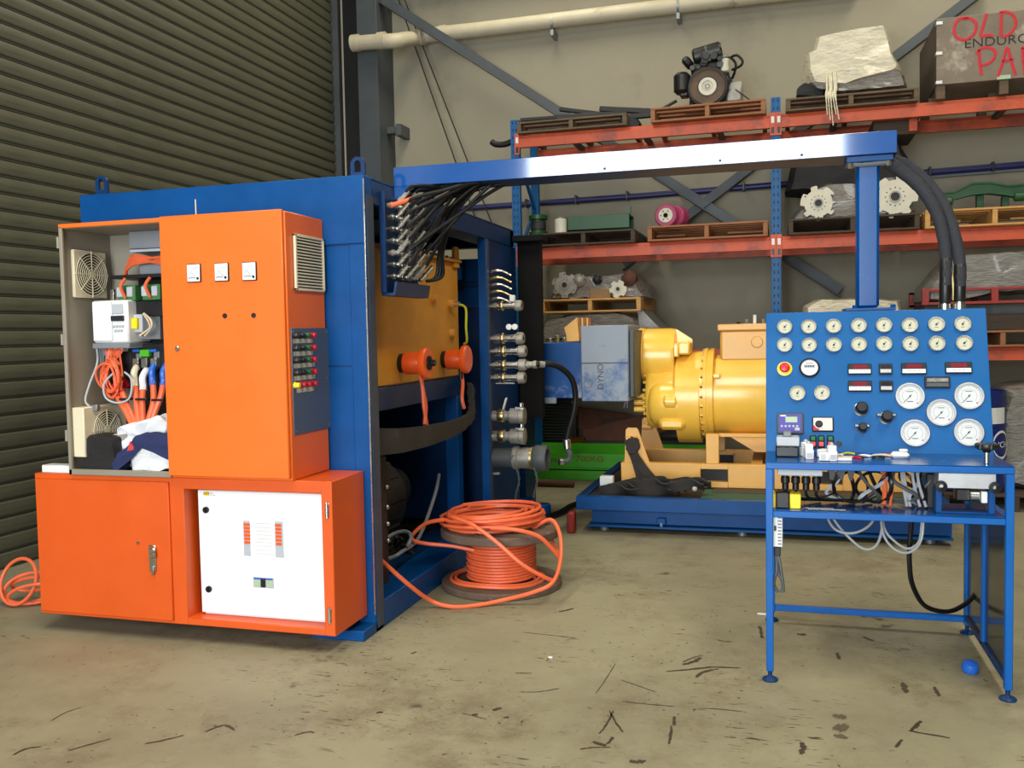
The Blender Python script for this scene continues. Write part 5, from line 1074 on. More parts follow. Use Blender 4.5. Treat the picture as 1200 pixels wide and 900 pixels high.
g = MB(); g.tube([(-1.263, 7.7, 1.018), (-1.278, 7.7, 0.967), (-1.25, 7.7, 0.967), (-1.249, 7.7, 1.018)], .005, 5); g.build('wire_hook', GALV, h)
MB().tube([(-1.718, 7.7, 1.024), (-1.716, 7.7, 0.936)], .006, 5).build('cable_tail', GALV, h)
for x in (-2.25,): B(x-.06, x+.06, 7.85, 8.2, 0, 1.05, .005).build('support_leg', BLUE_D, h)
wd = thing('yellow_wedge', 'tan yellow ribbed wedge block standing on the blue housing', 'wedge', (-1.78, 8.0, 1.525))
w0 = [(-1.829, 7.9, 1.653), (-1.713, 7.9, 1.74), (-1.694, 7.9, 1.536), (-1.793, 7.9, 1.533)]
MB().prism([(p[0], max(1.526, p[2])) for p in w0], 7.9, 7.94, 1).build('face_plate', TAN, wd, False)
xr_ = w0[1][0]
for k in range(6): B(xr_-.01+.018*k, xr_+.006+.018*k, 7.92+.02*k, 7.98+.02*k, 1.526, w0[1][2]-.004, .002).build('rib', TAN if k % 2 == 0 else WOOD_R, wd, False)
B(xr_-.11, xr_+.1, 7.945, 8.1, 1.526, 1.6, .004).build('base_block', TAN, wd, False)
for k in range(5):
    q = Vector((-2.086, 7.9, 1.553))+Vector((.06*k, .02*k, 0)); q.z = 1.525
    tag(MB().ccyl(q, q+Vector((0, 0, .04+.02*(k % 2))), .018, .003, 8).build('hose_fitting', (STEEL, BRASS)[k % 2]), ('first', 'second', 'third', 'fourth', 'fifth')[k]+' loose steel fitting on the blue housing counted from the couplings', 'fitting', 'fittings on the blue housing')

# ------------------------------------------------------------------ platform, cradle, transmission
pf = thing('platform', 'low blue steel platform under the yellow transmission', 'platform', (-.2, 8.2, 0))
PX0, PX1, PY0, PY1 = -1.592, 1.19, 7.2, 9.25
DK = .285
B(PX0, PX1, PY0, PY0+.07, .187, .296, .004).build('rim', BLUE, pf); B(PX0, PX1, PY1-.07, PY1, .187, .296, .004).build('rim', BLUE, pf)
B(PX0, PX0+.07, PY0+.07, PY1-.07, .187, .296, .004).build('rim', BLUE_D, pf); B(PX1-.07, PX1, PY0+.07, PY1-.07, .187, .296, .004).build('rim', BLUE, pf)
B(PX0+.07, PX1-.07, PY0+.07, PY1-.07, .2, DK-.012).build('deck', DARK, pf)
plab(B(-.62, 1.0, PY0+.1, 7.80, DK-.012, DK-.002, .002).build('anti_slip_mat', mat('dull_green_mat', (44, 84, 64), .8, var=.15), pf), 'dull green mat')
plab(B(-.55, 1.1, 7.62, 7.83, DK-.002, DK+.002, .001).build('mat_edge', WOOD_K, pf), 'brown dirty board')
g = MB(); g.box(PX0+.11, PX1-.0, PY0+.10, PY0+.115, .07, .187); g.build('beam_web', BLUE, pf)
g = MB(); g.box(PX0+.09, PX1, PY0+.04, PY0+.17, .045, .062, .002); g.build('beam_flange', BLUE, pf)
g = MB(); g.box(PX0+.11, PX1, PY1-.14, PY1-.12, .07, .187); g.box(PX0+.09, PX1, PY1-.2, PY1-.06, .045, .062, .002); g.build('rear_beam', BLUE_D, pf)
for x in (PX0+.2, -.3, 1.05):
    for y in (PY0+.16, PY1-.12): MB().cyl((x, y, 0), (x, y, .05), .04, None, 12).build('foot', GALV, pf)
B(-.955, -.885, PY0+.06, PY0+.10, .075, .13, .006).build('lug', BLUE, pf); MB().cyl((-.92, PY0+.07, .05), (-.92, PY0+.07, .09), .014, None, 10).build('lug_bolt', GALV, pf)
for k, pts in enumerate(([(-1.561, 7.5, 0.362), (-1.484, 7.55, 0.399)],)):
    q = Vector((-1.41, 7.62, 0.361)); tag(B(q.x-.06, q.x+.05, 7.58, 7.66, DK-.012, DK+.115, .005).build('white_box', WPLAS), 'small white box on the platform beside the cradle', 'box')
q = Vector((-1.623, 7.0, 0.244))
tag(MB().tube(cr([(-2.078, 7.591, 0.03), (-1.948, 7.616, 0.03), (-1.871, 7.863, 0.03), (-1.826, 8.147, 0.04), (-1.711, 8.286, 0.05)], 6), .028, 8).build('floor_hose', RUBBER), 'black hose lying on the floor between drum and platform', 'hose')
tag(B(-1.66, -1.6, 7.15, 7.25, 0, .17, .01).build('red_clamp', REDP), 'small red clamp at the platform corner', 'clamp')
# cradle
cd = thing('transmission_cradle', 'tan yellow steel cradle carrying the transmission', 'cradle', (-.3, 8.3, DK))
CX0, CX1 = -1.335, 1.0
CZ0, CZ1 = DK, .485
for y0, nm in ((7.85, 0), (8.78, 1)):
    g = MB(); sx0, sx1 = -.66, -.436
    for a, b in ((CX0, sx0), (sx1, .25), (.47, CX1)): g.box(a, b, y0, y0+.09, CZ0, CZ1, .006)
    for a, b in ((sx0, sx1), (.25, .47)):
        g.box(a-.002, b+.002, y0, y0+.09, CZ1-.045, CZ1, .004); g.box(a-.002, b+.002, y0, y0+.09, CZ0, .335, .004)
    g.build('rail', TAN, cd)
    for a, b in ((sx0, sx1), (.25, .47)): B(a, b, y0+.06, y0+.085, .335, .44).build('fork_pocket', DARK, cd)
for x in (CX0, -.25, .9): B(x, x+.09, 7.94, 8.78, CZ0, CZ1, .005).build('cross_rail', TAN, cd)
for y0 in (7.85, 8.82):
    po = [(CX0+.03, CZ1), (CX0+.045, .765), (CX0+.06, .782), (CX0+.135, .782), (CX0+.15, .765), (CX0+.245, CZ1)]
    g = MB(); g.prism(po, y0+.01, y0+.045, 1); g.build('lug_plate', TAN, cd)
    MB().ccyl((CX0+.05, y0-.012, .69), (CX0+.145, y0-.012, .69), .022, .004, 12).build('shackle_pin', TAN, cd)
B(-.615, -.508, 7.86, 7.96, CZ1, .735, .005).build('mount_post', TAN, cd); B(-.615, -.508, 8.72, 8.84, CZ1, .735, .005).build('mount_post', TAN, cd)
B(-.55, .95, 7.93, 7.98, .705, .735, .004).build('saddle_rail', TAN, cd); B(-.55, .95, 8.72, 8.77, .705, .735, .004).build('saddle_rail', TAN, cd)
MB().cyl((-.385, 7.9, CZ1), (-.385, 7.9, CZ1+.085), .008, None, 8).build('stud', STEEL, cd)
# webbing sling on the lug and in a heap
sg = thing('webbing_sling', 'dark grey webbing sling hanging from the cradle lug onto the platform', 'sling', (-1.2, 7.8, DK))
def strap(pts, w_, th=.012, tw=0):
    P = cr(pts, 6); g = MB(); m = len(P); vs = []; fs = []
    for i, p in enumerate(P):
        t_ = (P[min(m-1, i+1)]-P[max(0, i-1)]).normalized(); s_ = Vector((1, 0, 0)) if abs(t_.x) < .8 else Vector((0, -.4, .9))
        a = s_.cross(t_).normalized(); s2 = t_.cross(a).normalized(); an = tw*math.sin(i*.5); s3 = s2*math.cos(an)+a*math.sin(an); a3 = t_.cross(s3)
        for u, v in ((-1, -1), (1, -1), (1, 1), (-1, 1)): vs.append(p+s3*(u*w_/2)+a3*(v*th/2))
    for i in range(m-1):
        for k in range(4): fs.append((i*4+k, i*4+(k+1) % 4, (i+1)*4+(k+1) % 4, (i+1)*4+k))
    fs += [(3, 2, 1, 0), tuple((m-1)*4+k for k in range(4))]
    g.add(vs, fs); return g.fix()
lx = CX0+.10
strap([(lx-.03, 7.83, .70), (lx-.01, 7.825, .62), (lx+.03, 7.82, .52), (lx+.06, 7.815, .42), (lx+.09, 7.79, .33), (lx+.12, 7.75, .295)], .075, .014, .25).build('sling_leg', WEB, sg)
strap([(lx+.03, 7.825, .70), (lx+.0, 7.815, .60), (lx+.07, 7.81, .48), (lx+.14, 7.80, .39), (lx+.21, 7.77, .33), (lx+.28, 7.72, .30)], .075, .014, .25).build('sling_leg', WEB, sg)
MB().shroud([(lx-.05, .60), (lx-.035, .70), (lx+.05, .705), (lx+.07, .62), (lx+.03, .56), (lx-.02, .56)], 7.80, 7.835, 3, .006, 14, 5, .3, 30).build('sling_eye', WEB, sg)
rr = random.Random(5)
for k in range(7):
    x0, x1 = -1.45+.06*k, -.85+.05*k; y = 7.46+.045*(k % 5); z = DK+.012+.011*k
    strap([(x0, y, z), (x0+.16, y+.03, z+.02), ((x0+x1)/2, y-.02, z-.004), (x1-.1, y+.02, z+.02), (x1, y, z)], .085, .014, .5).build('sling_fold', WEB, sg)
q = Vector((-0.678, 7.5, 0.33)); MB().ball((q.x, 7.5, DK+.05), .025, 6).build('sling_buckle', CASTW, sg)
# the transmission
tm = thing('transmission', 'large yellow gearbox bolted on the tan cradle', 'gearbox', (-.4, 8.35, .7)); TY = 8.35
def lx_(name, prof, y, z, m_=YEL, n=40): return MB().lathe([(r_, h_) for r_, h_ in prof], (0, y, z), (1, 0, 0), n).build(name, m_, tm)
UZ = 1.388
lx_('upper_case', [(.18, -1.185), (.235, -1.18), (.244, -1.17), (.244, -.94), (.236, -.905), (.18, -.90)], TY, UZ)
lx_('upper_flange', [(.2, -1.215), (.25, -1.21), (.25, -1.18), (.2, -1.178)], TY, UZ)
for k in range(24):
    a = 2*PI*k/24; MB().cyl((-1.236, TY+.235*math.cos(a), UZ+.235*math.sin(a)), (-1.21, TY+.235*math.cos(a), UZ+.235*math.sin(a)), .014, None, 6).build('flange_bolt', YEL, tm)
lx_('input_shaft', [(.06, -1.33), (.06, -1.29), (.1, -1.285), (.1, -1.235), (.075, -1.23), (.075, -1.2)], TY, UZ-.02, YEL, 24)
LZ = 1.02
lx_('lower_case', [(.12, -1.16), (.27, -1.15), (.285, -1.13), (.285, -1.02), (.30, -.98), (.30, -.9)], TY, LZ)
for k in range(22):
    a = 2*PI*k/22; MB().cyl((-1.175, TY+.255*math.cos(a), LZ+.255*math.sin(a)), (-1.15, TY+.255*math.cos(a), LZ+.255*math.sin(a)), .014, None, 6).build('case_bolt', YEL, tm)
for k in range(3): MB().ccyl((-1.26, TY-.2, LZ-.1+.06*k), (-1.16, TY-.2, LZ-.1+.06*k), .026, .004, 10).build('port_fitting', YEL, tm)
lx_('pump_lobe', [(.1, -1.125), (.15, -1.11), (.185, -1.07), (.2, -1.0), (.2, -.86)], TY-.2, .965, YEL, 36)
B(-1.02, -.80, TY-.39, TY-.18, .755, .86, .03).build('pump_box', YEL, tm)
MB().ccyl((-.98, TY-.345, 1.0), (-.86, TY-.345, 1.0), .075, .02, 22).build('pump_boss', YEL, tm)
lx_('rear_case', [(.33, -.905), (.355, -.89), (.365, -.86), (.385, -.66), (.385, -.65)], TY, 1.04, YEL, 44)
lx_('mid_flange', [(.34, -.652), (.405, -.648), (.405, -.62), (.395, -.618), (.395, -.60), (.405, -.598), (.405, -.565), (.35, -.56)], TY, 1.045, YEL, 52)
for k in range(28):
    a = 2*PI*k/28; MB().cyl((-.668, TY+.385*math.cos(a), 1.045+.385*math.sin(a)), (-.648, TY+.385*math.cos(a), 1.045+.385*math.sin(a)), .014, None, 6).build('flange_bolt', BRASS, tm)
lx_('main_barrel', [(.355, -.562), (.355, .95), (.34, .97)], TY, 1.035, YEL, 48)
g = MB(); g.prism([(TY-.345, 1.12), (TY-.35, 1.17), (TY-.315, 1.30), (TY-.27, 1.36), (TY+.3, 1.36), (TY+.3, 1.1), (TY-.2, 1.1)], -.54, .95, 0); g.build('barrel_shoulder', YEL, tm)
g = MB(); g.box(-.56, -.50, TY-.40, TY-.36, 1.20, 1.24, .008); g.build('lift_boss', YEL, tm)
B(-.505, .6, TY-.29, TY+.3, 1.34, 1.605, .02).build('valve_box', TAN, tm); B(-.525, .62, TY-.31, TY+.32, 1.60, 1.655, .008).build('valve_lid', TAN, tm)
MB().ccyl((-.2, TY-.305, 1.50), (-.2, TY-.285, 1.50), .05, .008, 18).build('cover_boss', TAN, tm)
for x in (-.22, -.1): MB().ccyl((x, TY-.2, 1.655), (x, TY-.2, 1.73), .014, .002, 8).build('white_fitting', WPLAS, tm)
for k in range(6): MB().ccyl((-.36+.07*k, TY-.1, 1.655), (-.36+.07*k, TY-.1, 1.675+.02*(k % 2)), .016, .003, 8).build('lid_fitting', (BLACK, GALV)[k % 2], tm)
B(-.86, -.76, TY-.30, TY-.05, 1.40, 1.51, .015).build('side_box', YEL, tm); B(-.9, -.855, TY-.30, TY-.02, 1.38, 1.5, .01).build('bracket', YEL, tm)
g = MB(); g.prism([(-.905, 1.62), (-.895, 1.62), (-.76, 1.53), (-.76, 1.46), (-.905, 1.46)], TY-.05, TY-.01, 1); g.build('gusset', YEL, tm)
lx_('collar_ring', [(.25, -.9), (.40, -.88), (.40, -.68), (.3, -.66)], TY, 1.01, YEL, 44)
g = MB(); g.prism([(-.44, .70), (.95, .70), (.95, .565), (-.22, .565)], TY-.27, TY+.27, 1); plab(g.build('oil_pan', TAN, tm), 'tan tapered oil pan')
# ------------------------------------------------------------------ cable drum with orange hose
DC = Vector((-1.728, 5.585, 0)); DR = .385
dm = thing('cable_drum', 'grimy timber cable drum on the floor wound with orange cable', 'drum', DC)
MB().lathe([(.0, 0), (DR-.006, 0), (DR, .006), (DR, .038), (DR-.006, .044), (0, .044)], DC, (0, 0, 1), 48, False).build('bottom_flange', DRUMW, dm)
MB().lathe([(.0, .33), (DR-.006, .33), (DR, .336), (DR, .376), (DR-.006, .382), (0, .382)], DC, (0, 0, 1), 48, False).build('top_flange', DRUMW, dm)
MB().lathe([(.17, .04), (.17, .335)], DC, (0, 0, 1), 30, False).build('core', DRUMW, dm)
for k in range(6):
    a = k*PI/3+.3; MB().cyl(DC+Vector((.3*math.cos(a), .3*math.sin(a), .38)), DC+Vector((.3*math.cos(a), .3*math.sin(a), .392)), .014, None, 8).build('flange_bolt', RUST, dm)
rr = random.Random(7); HR = .0115
pts = []
nt = 14
for k in range(nt*24+1):
    a = 2*PI*k/24; pts.append(DC+Vector(((.215+.004*math.sin(k*.13))*math.cos(a), (.215+.004*math.sin(k*.13))*math.sin(a), .058+.0192*k/24)))
tag(MB().tube(pts, .0098, 7).build('wound_cable', ORHOSE), 'orange cable wound in tight turns on the drum core', 'cable', 'orange cables on the timber drum')
def coilpts(r0, z0, turns, wob, seed, cx=0, cy=0, ell=1.):
    q = random.Random(seed); ph = q.random()*6; out = []
    for k in range(int(turns*18)):
        a = 2*PI*k/18; w2 = wob*math.sin(a*.7+ph)+wob*.5*math.sin(a*1.9+ph*2)
        out.append(DC+Vector((cx+(r0+w2)*math.cos(a+ph)*ell, cy+(r0+w2)*math.sin(a+ph), z0+.012*math.sin(a*1.3+ph)+.022*k/18)))
    return out
for i, (r0, z0, tn, wb) in enumerate(((.30, .40, 2.0, .03), (.26, .405, 2.2, .03), (.22, .41, 2.0, .04), (.30, .435, 1.8, .03), (.25, .445, 2., .04), (.2, .45, 1.6, .05), (.28, .47, 1.2, .02))):
    tag(MB().tube(coilpts(r0, z0, tn, wb, 30+i, -.03, -.0, 1.08), .0112, 7).build('loose_coil', ORHOSE), ('widest lowest coil of orange cable on the drum top', 'wide low coil of orange cable inside the widest on the drum top', 'inner low coil of orange cable on the drum top', 'wide middle coil of orange cable heaped on the drum top', 'middle coil of orange cable heaped on the drum top', 'smallest inner coil of orange cable heaped on the drum top', 'topmost coil of orange cable crowning the heap')[i], 'cable', 'orange cables on the timber drum')
def hose_run(label, pts, r_=.0125): tag(MB().tube(cr(pts, 8), r_, 8).build('orange_cable', ORHOSE), label, 'cable', 'loose runs of orange cable')
hose_run('orange cable sagging from the drum coil to the floor and up to the enclosure', [(-1.51, 5.55, 0.377), (-1.392, 5.55, 0.441), (-1.322, 5.5, 0.363), (-1.295, 5.4, 0.233), (-1.3, 5.22, 0.139), (-1.408, 5.17, 0.085), (-1.587, 5.15, 0.033), (-1.724, 5.081, 0.014), (-1.86, 5.015, 0.014), (-1.987, 5.0, 0.046), (-2.057, 4.85, 0.174), (-2.169, 4.72, 0.344)])
hose_run('orange cable crossing over the drum from the coil to its far edge', [(-1.986, 5.55, 0.429), (-1.971, 5.32, 0.486), (-1.784, 5.18, 0.469), (-1.635, 5.16, 0.382), (-1.48, 5.16, 0.256), (-1.367, 5.22, 0.171), (-1.31, 5.28, 0.128)])
hose_run('orange cable looping out beyond the drum flange', [(-1.689, 5.25, 0.437), (-1.529, 5.25, 0.433), (-1.411, 5.3, 0.392), (-1.345, 5.35, 0.316), (-1.3, 5.42, 0.228)])
hose_run('orange cable loop hanging off the drum towards the enclosure', [(-2.016, 5.32, 0.463), (-2.142, 5.35, 0.43), (-2.231, 5.35, 0.362), (-2.238, 5.35, 0.318), (-2.146, 5.35, 0.3), (-1.986, 5.38, 0.285), (-1.847, 5.4, 0.26)])
hose_run('short orange cable tail dropping behind the drum edge', [(-1.423, 5.62, 0.333), (-1.368, 5.55, 0.275), (-1.314, 5.48, 0.229)], .011)
for i, (rx, z0) in enumerate(((.30, .055), (.27, .06))):
    tag(MB().tube([DC+Vector((-.02+rx*math.cos(a), -.03+rx*math.sin(a)*.85, z0+.004*math.sin(3*a))) for a in [2*PI*k/40 for k in range(40)]], .0115, 7, True).build('orange_cable', ORHOSE), ('wider loop of orange cable lying on the bottom drum flange', 'narrower loop of orange cable lying on the bottom drum flange')[i], 'cable', 'orange cables on the timber drum')
# orange extension cords behind the low cabinet
for i, (cx, cy, cz, rx, rz, tl) in enumerate(((-4.492, 4.5, .15, .13, .13, 0), (-4.452, 4.55, .1, .16, .09, .5), (-4.379, 4.5, .08, .15, .065, .8), (-4.46, 4.6, .11, .17, .06, .3))):
    pts = [(cx+rx*math.cos(a), cy+.05*math.sin(a+i), max(.012, cz+rz*math.sin(a+.2*i))) for a in [2*PI*k/26 for k in range(26)]]
    tag(MB().tube(pts, .011, 7, True).build('extension_cord', ORHOSE), ('tallest loop of the orange cord by the roller door', 'second loop of orange cord beside the low cabinet', 'lowest loop of orange cord beside the low cabinet', 'back loop of orange cord beside the low cabinet')[i], 'cord', 'orange cord loops by the roller door')
q = Vector((0.829, 4.614, 0.03))
tag(MB().lathe([(.0, .0), (.024, .002), (.036, .012), (.038, .03), (.03, .05), (.0, .056)], (q.x, q.y, 0), (.1, -.3, 1), 20, False).build('blue_cap', BLUB), 'small round blue cap lying on the floor under the console', 'cap')
for i, (p, L, w_) in enumerate((((-1.103, 4.349, 0.001), .022, .012), ((-0.112, 5.3, 0.001), .05, .012))):
    tag(B(p[0]-L/2, p[0]+L/2, p[1]-w_/2, p[1]+w_/2, 0, .008, .002).build('litter_scrap', WPLAS), ('pale scrap of litter on the open floor', 'white scrap lying beside the console leg')[i], 'scrap')

# ------------------------------------------------------------------ control console: table frame with the sloping gauge panel
cs = thing('control_console', 'blue steel control console with a sloping panel full of gauges', 'console', (.43, 4.75, 0))
KX0, KX1, KY0, KY1, KT = -.072, .939, 4.285, 5.22, 1.006
W_ = .032
for x in (KX0, KX1-W_):
    for y in (KY0, KY1-W_):
        B(x, x+W_, y, y+W_, .045, KT-.033, .003).build('leg', BLUE_C, cs)
        f = MB(); f.lathe([(.0, 0), (.034, 0), (.036, .006), (.03, .012), (.014, .018), (.010, .022), (.010, .05), (0, .05)], (x+W_/2, y+W_/2, 0), (0, 0, 1), 18, False); f.build('levelling_foot', BLUE_D, cs)
B(KX0, KX1, KY0, KY0+W_, KT-.033, KT-.002, .003).build('table_rail', BLUE_C, cs)
B(KX0, KX1, KY1-W_, KY1, KT-.033, KT-.002, .003).build('table_rail', BLUE_C, cs)
for x in (KX0, KX1-W_): B(x, x+W_, KY0+W_, KY1-W_, KT-.033, KT-.002, .003).build('table_rail', BLUE_C, cs)
B(KX0, KX1, KY0, 4.69, KT-.002, KT+.001, .001).build('table_top', BLUE_SEMI, cs)
SZ = .787
B(KX0+W_, KX1-W_, KY0, KY0+W_, SZ-.032, SZ-.002, .003).build('shelf_rail', BLUE_C, cs)
B(KX0+W_, KX1-W_, KY0, 4.60, SZ-.002, SZ+.001, .001).build('shelf_top', BLUE_SEMI, cs)
for x in (KX0, KX1-W_): B(x, x+W_, KY0+W_, KY1-W_, SZ-.032, SZ-.002, .003).build('shelf_rail', BLUE_C, cs)
B(KX0+W_, KX1-W_, KY1-W_, KY1, .06, .092, .003).build('lower_rail', BLUE_C, cs)
B(KX1-W_, KX1, 4.76, 4.80, .075, SZ-.033, .003).build('side_post', BLUE_C, cs)
B(KX1-W_, KX1, KY0+W_, KY1-W_, .075, .1, .003).build('side_rail', BLUE_D, cs)
for a, b in ((KY0+W_, 4.76), (4.80, KY1-W_)): plab(B(KX1-.018, KX1-.014, a, b, .1, SZ-.033).build('side_sheet', SHEET, cs, False), 'dark tinted side sheet')
plab(B(KX1-.02, KX1-.012, KY0+W_, KY1-W_, .062, .075).build('sheet_edge', TAN, cs, False), 'pale lower edge of the side sheet')
# sloping panel, local frame: x along the panel, y up the slope, z out of it
PL = .7117
PT = basis((0, 4.67, 1.005), (1, 0, 0), (0, .21/PL, .68/PL), (0, -.68/PL, .21/PL))
def P_(): return MB(PT)
pn = P_().box(-.076, .937, 0, PL, -.012, 0, .002).build('gauge_panel', BLUE_L, cs)
P_().box(-.07, .93, PL-.04, PL-.003, -.06, -.012, .003).build('panel_lip', BLUE, cs)
for x in (-.06, .89): 
    g = MB(); g.prism([(4.70, KT), (4.90, 1.66), (5.0, 1.66), (5.2, KT)], x, x+.012, 0); g.build('panel_stay', BLUE_D, cs)
def circle_mark(g, c, r_, z, w0, a0=0, a1=2*PI, n=24):
    vs = []; fs = []
    for k in range(n+1):
        a = a0+(a1-a0)*k/n
        for q in (r_, r_+w0): vs.append((c[0]+q*math.cos(a), c[1]+q*math.sin(a), z))
    for k in range(n): fs.append((2*k, 2*k+1, 2*k+3, 2*k+2))
    g.add(vs, fs)
def gauge(c, r_, big=False, ang=225):
    g = P_(); g.lathe([(r_*.97, 0), (r_, .002), (r_, .012), (r_*.96, .016), (r_*.86, .016), (r_*.84, .010)], (c[0], c[1], 0), (0, 0, 1), 32, False)
    o = g.build('gauge', STEEL if not big else ALU, pn)
    d = P_().lathe([(r_*.86, .0095), (.0001, .0095)], (c[0], c[1], 0), (0, 0, 1), 32, False).build('dial', DIALW if big else DIAL, o)
    g = P_(); n = 24 if big else 14
    for k in range(n+1):
        a = math.radians(225-270*k/n); L = .1 if k % 4 == 0 else .06
        g.bar((c[0]+r_*.74*math.cos(a), c[1]+r_*.74*math.sin(a), .0102), (c[0]+r_*(.74-L)*math.cos(a), c[1]+r_*(.74-L)*math.sin(a), .0102), r_*.018, .0006, (0, 0, 1))
    circle_mark(g, c, r_*.76, .0101, r_*.018, math.radians(-45), math.radians(225))
    if big: circle_mark(g, c, r_*.5, .0101, r_*.015, math.radians(-45), math.radians(225)); g.box(c[0]-r_*.22, c[0]+r_*.22, c[1]+r_*.32, c[1]+r_*.37, .0098, .0102)
    g.box(c[0]-r_*.2, c[0]+r_*.2, c[1]-r_*.42, c[1]-r_*.36, .0098, .0102)
    g.build('scale_marks', mat('grey_print', (96, 96, 96), .6), o, False)
    a = math.radians(ang); g = P_(); g.bar((c[0]-r_*.16*math.cos(a), c[1]-r_*.16*math.sin(a), .0115), (c[0]+r_*(.64 if big else .4)*math.cos(a), c[1]+r_*(.64 if big else .4)*math.sin(a), .0115), r_*(.03 if big else .06), .001, (0, 0, 1))
    g.lathe([(r_*(.06 if big else .12), .0105), (r_*(.06 if big else .12), .0135), (0, .0135)], (c[0], c[1], 0), (0, 0, 1), 12, False); g.build('needle', INK, o, False)
    if big: P_().box(c[0]+r_*.44, c[0]+r_*.53, c[1]-r_*.56, c[1]-r_*.46, .0098, .0106).build('red_mark', REDINK, o, False)
    return o
SM = [(0.0145, 0.6340), (0.1300, 0.6329), (0.2471, 0.6321), (0.3645, 0.6331), (0.4795, 0.6318), (0.5966, 0.6297), (0.7155, 0.6314), (0.8307, 0.6301), (0.0141, 0.5387), (0.1311, 0.5369), (0.2468, 0.5359), (0.3633, 0.5363), (0.4777, 0.5370), (0.5965, 0.5351), (0.7141, 0.5354), (0.8336, 0.5355), (0.0733, 0.2910), (0.1884, 0.2922)]
for i, c in enumerate(SM): gauge(c, .0385, False, 60 if i % 3 else 45)
for c in ((0.5861, 0.2761), (0.7197, 0.1968), (0.6022, 0.0972), (0.8425, 0.2774), (0.8334, 0.1031)): gauge(c, .0665, True, 228)
g = P_()
for c in SM[:16]: g.box(c[0]-.022, c[0]+.022, c[1]-.048, c[1]-.0455, -.0005, .0005)
for q in ((0.7203, 0.2753), (0.6049, 0.1755), (0.8373, 0.1811)):
    for k in range(9): g.box(q[0]-.05+.011*k, q[0]-.043+.011*k, q[1]-.003, q[1]+.003, -.0005, .0004)
g.build('engraved_captions', mat('faded_caption_print', (40, 78, 140), .6), pn, False, 'stuff')
# emergency stop
c = (0.0137, 0.4170); es = P_().lathe([(.036, 0), (.036, .006), (.02, .010)], (c[0], c[1], 0), (0, 0, 1), 28).build('emergency_stop', YELB, pn)
plab(P_().lathe([(.012, .008), (.012, .02), (.023, .024), (.025, .034), (.02, .042), (0, .045)], (c[0], c[1], 0), (0, 0, 1), 22, False).build('mushroom_button', REDB, es), 'red mushroom head')
# hour meter
c = (0.1312, 0.4204); hm = P_().lathe([(.045, 0), (.049, .003), (.049, .012), (.044, .016), (.04, .016), (.04, .01)], (c[0], c[1], 0), (0, 0, 1), 32, False).build('hour_meter', BLACK, pn)
P_().lathe([(.041, .010), (.0001, .010)], (c[0], c[1], 0), (0, 0, 1), 28, False).build('meter_face', WPLAS, hm)
P_().box(c[0]-.026, c[0]+.026, c[1]-.001, c[1]+.016, .0098, .012, .001).build('counter_window', LGREY, hm)
for k in range(6): P_().box(c[0]-.022+.0078*k, c[0]-.017+.0078*k, c[1]+.003, c[1]+.012, .0115, .0124).build('counter_digit', INK, hm, False)
P_().box(c[0]-.018, c[0]+.018, c[1]+.021, c[1]+.024, .0098, .0104).build('meter_caption', INK, hm, False)
# digital panel meters
def display(q, w_, h_, kind=0):
    o = P_().box(q[0]-w_/2, q[0]+w_/2, q[1]-h_/2, q[1]+h_/2, 0, .012, .002).build('digital_meter', BLACK, pn)
    if kind == 0:
        P_().box(q[0]-w_*.28, q[0]+w_*.3, q[1]+h_*.02, q[1]+h_*.4, .011, .0125).build('display_window', LCDR, o, False)
        P_().box(q[0]-w_*.46, q[0]+w_*.46, q[1]-h_*.40, q[1]-h_*.04, .011, .013, .001).build('keypad_strip', WPLAS, o, False)
        for k in range(3): P_().box(q[0]-w_*.22+w_*.18*k, q[0]-w_*.12+w_*.18*k, q[1]-h_*.25, q[1]-h_*.15, .0128, .0142, .001).build('key', LGREY, o, False)
    elif kind == 1:
        P_().box(q[0]-w_*.36, q[0]+w_*.36, q[1]+h_*.06, q[1]+h_*.36, .011, .0125).build('display_window', LCDK, o, False)
        P_().box(q[0]-w_*.42, q[0]+w_*.42, q[1]-h_*.36, q[1]-h_*.02, .011, .014, .001).build('keypad_strip', ALU, o, False)
    else:
        P_().box(q[0]-w_*.44, q[0]+w_*.44, q[1]-h_*.02, q[1]+h_*.36, .011, .02, .003).build('bright_bar', STEEL, o, False)
        P_().box(q[0]-w_*.44, q[0]+w_*.44, q[1]-h_*.42, q[1]-h_*.05, .011, .017, .003).build('dark_bar', DKSTEEL, o, False)
for q, w_, h_, k in (((0.3637, 0.4115), .108, .054, 0), ((0.3630, 0.3262), .108, .054, 0), ((0.4816, 0.4110), .06, .054, 1), ((0.4823, 0.3259), .06, .054, 1), ((0.6080, 0.4116), .112, .056, 0), ((0.8038, 0.4146), .116, .056, 0), ((0.7085, 0.3436), .112, .056, 2)): display(q, w_, h_, k)
# regulator knobs
for q, r_, ears in (((0.3664, 0.2117), .03, 0), ((0.4780, 0.1704), .028, 1), ((0.3689, 0.1169), .022, 1)):
    o = P_().lathe([(r_*1.0, 0), (r_*1.0, .012), (r_*.8, .014), (r_*.8, .03), (r_*.9, .032), (r_*.9, .058), (r_*.7, .066), (0, .066)], (q[0], q[1], 0), (0, 0, 1), 22, False).build('regulator_knob', BLACK, pn)
    plab(P_().lathe([(r_*1.02, .001), (r_*1.1, .003), (r_*1.1, .009), (r_*.84, .013)], (q[0], q[1], 0), (0, 0, 1), 22, False).build('chrome_ring', STEEL, o), 'chrome ring')
    if ears: P_().box(q[0]-r_*1.6, q[0]+r_*1.6, q[1]-.008+.012, q[1]+.008+.012, .002, .02, .004).build('mount_ear', STEEL, o)
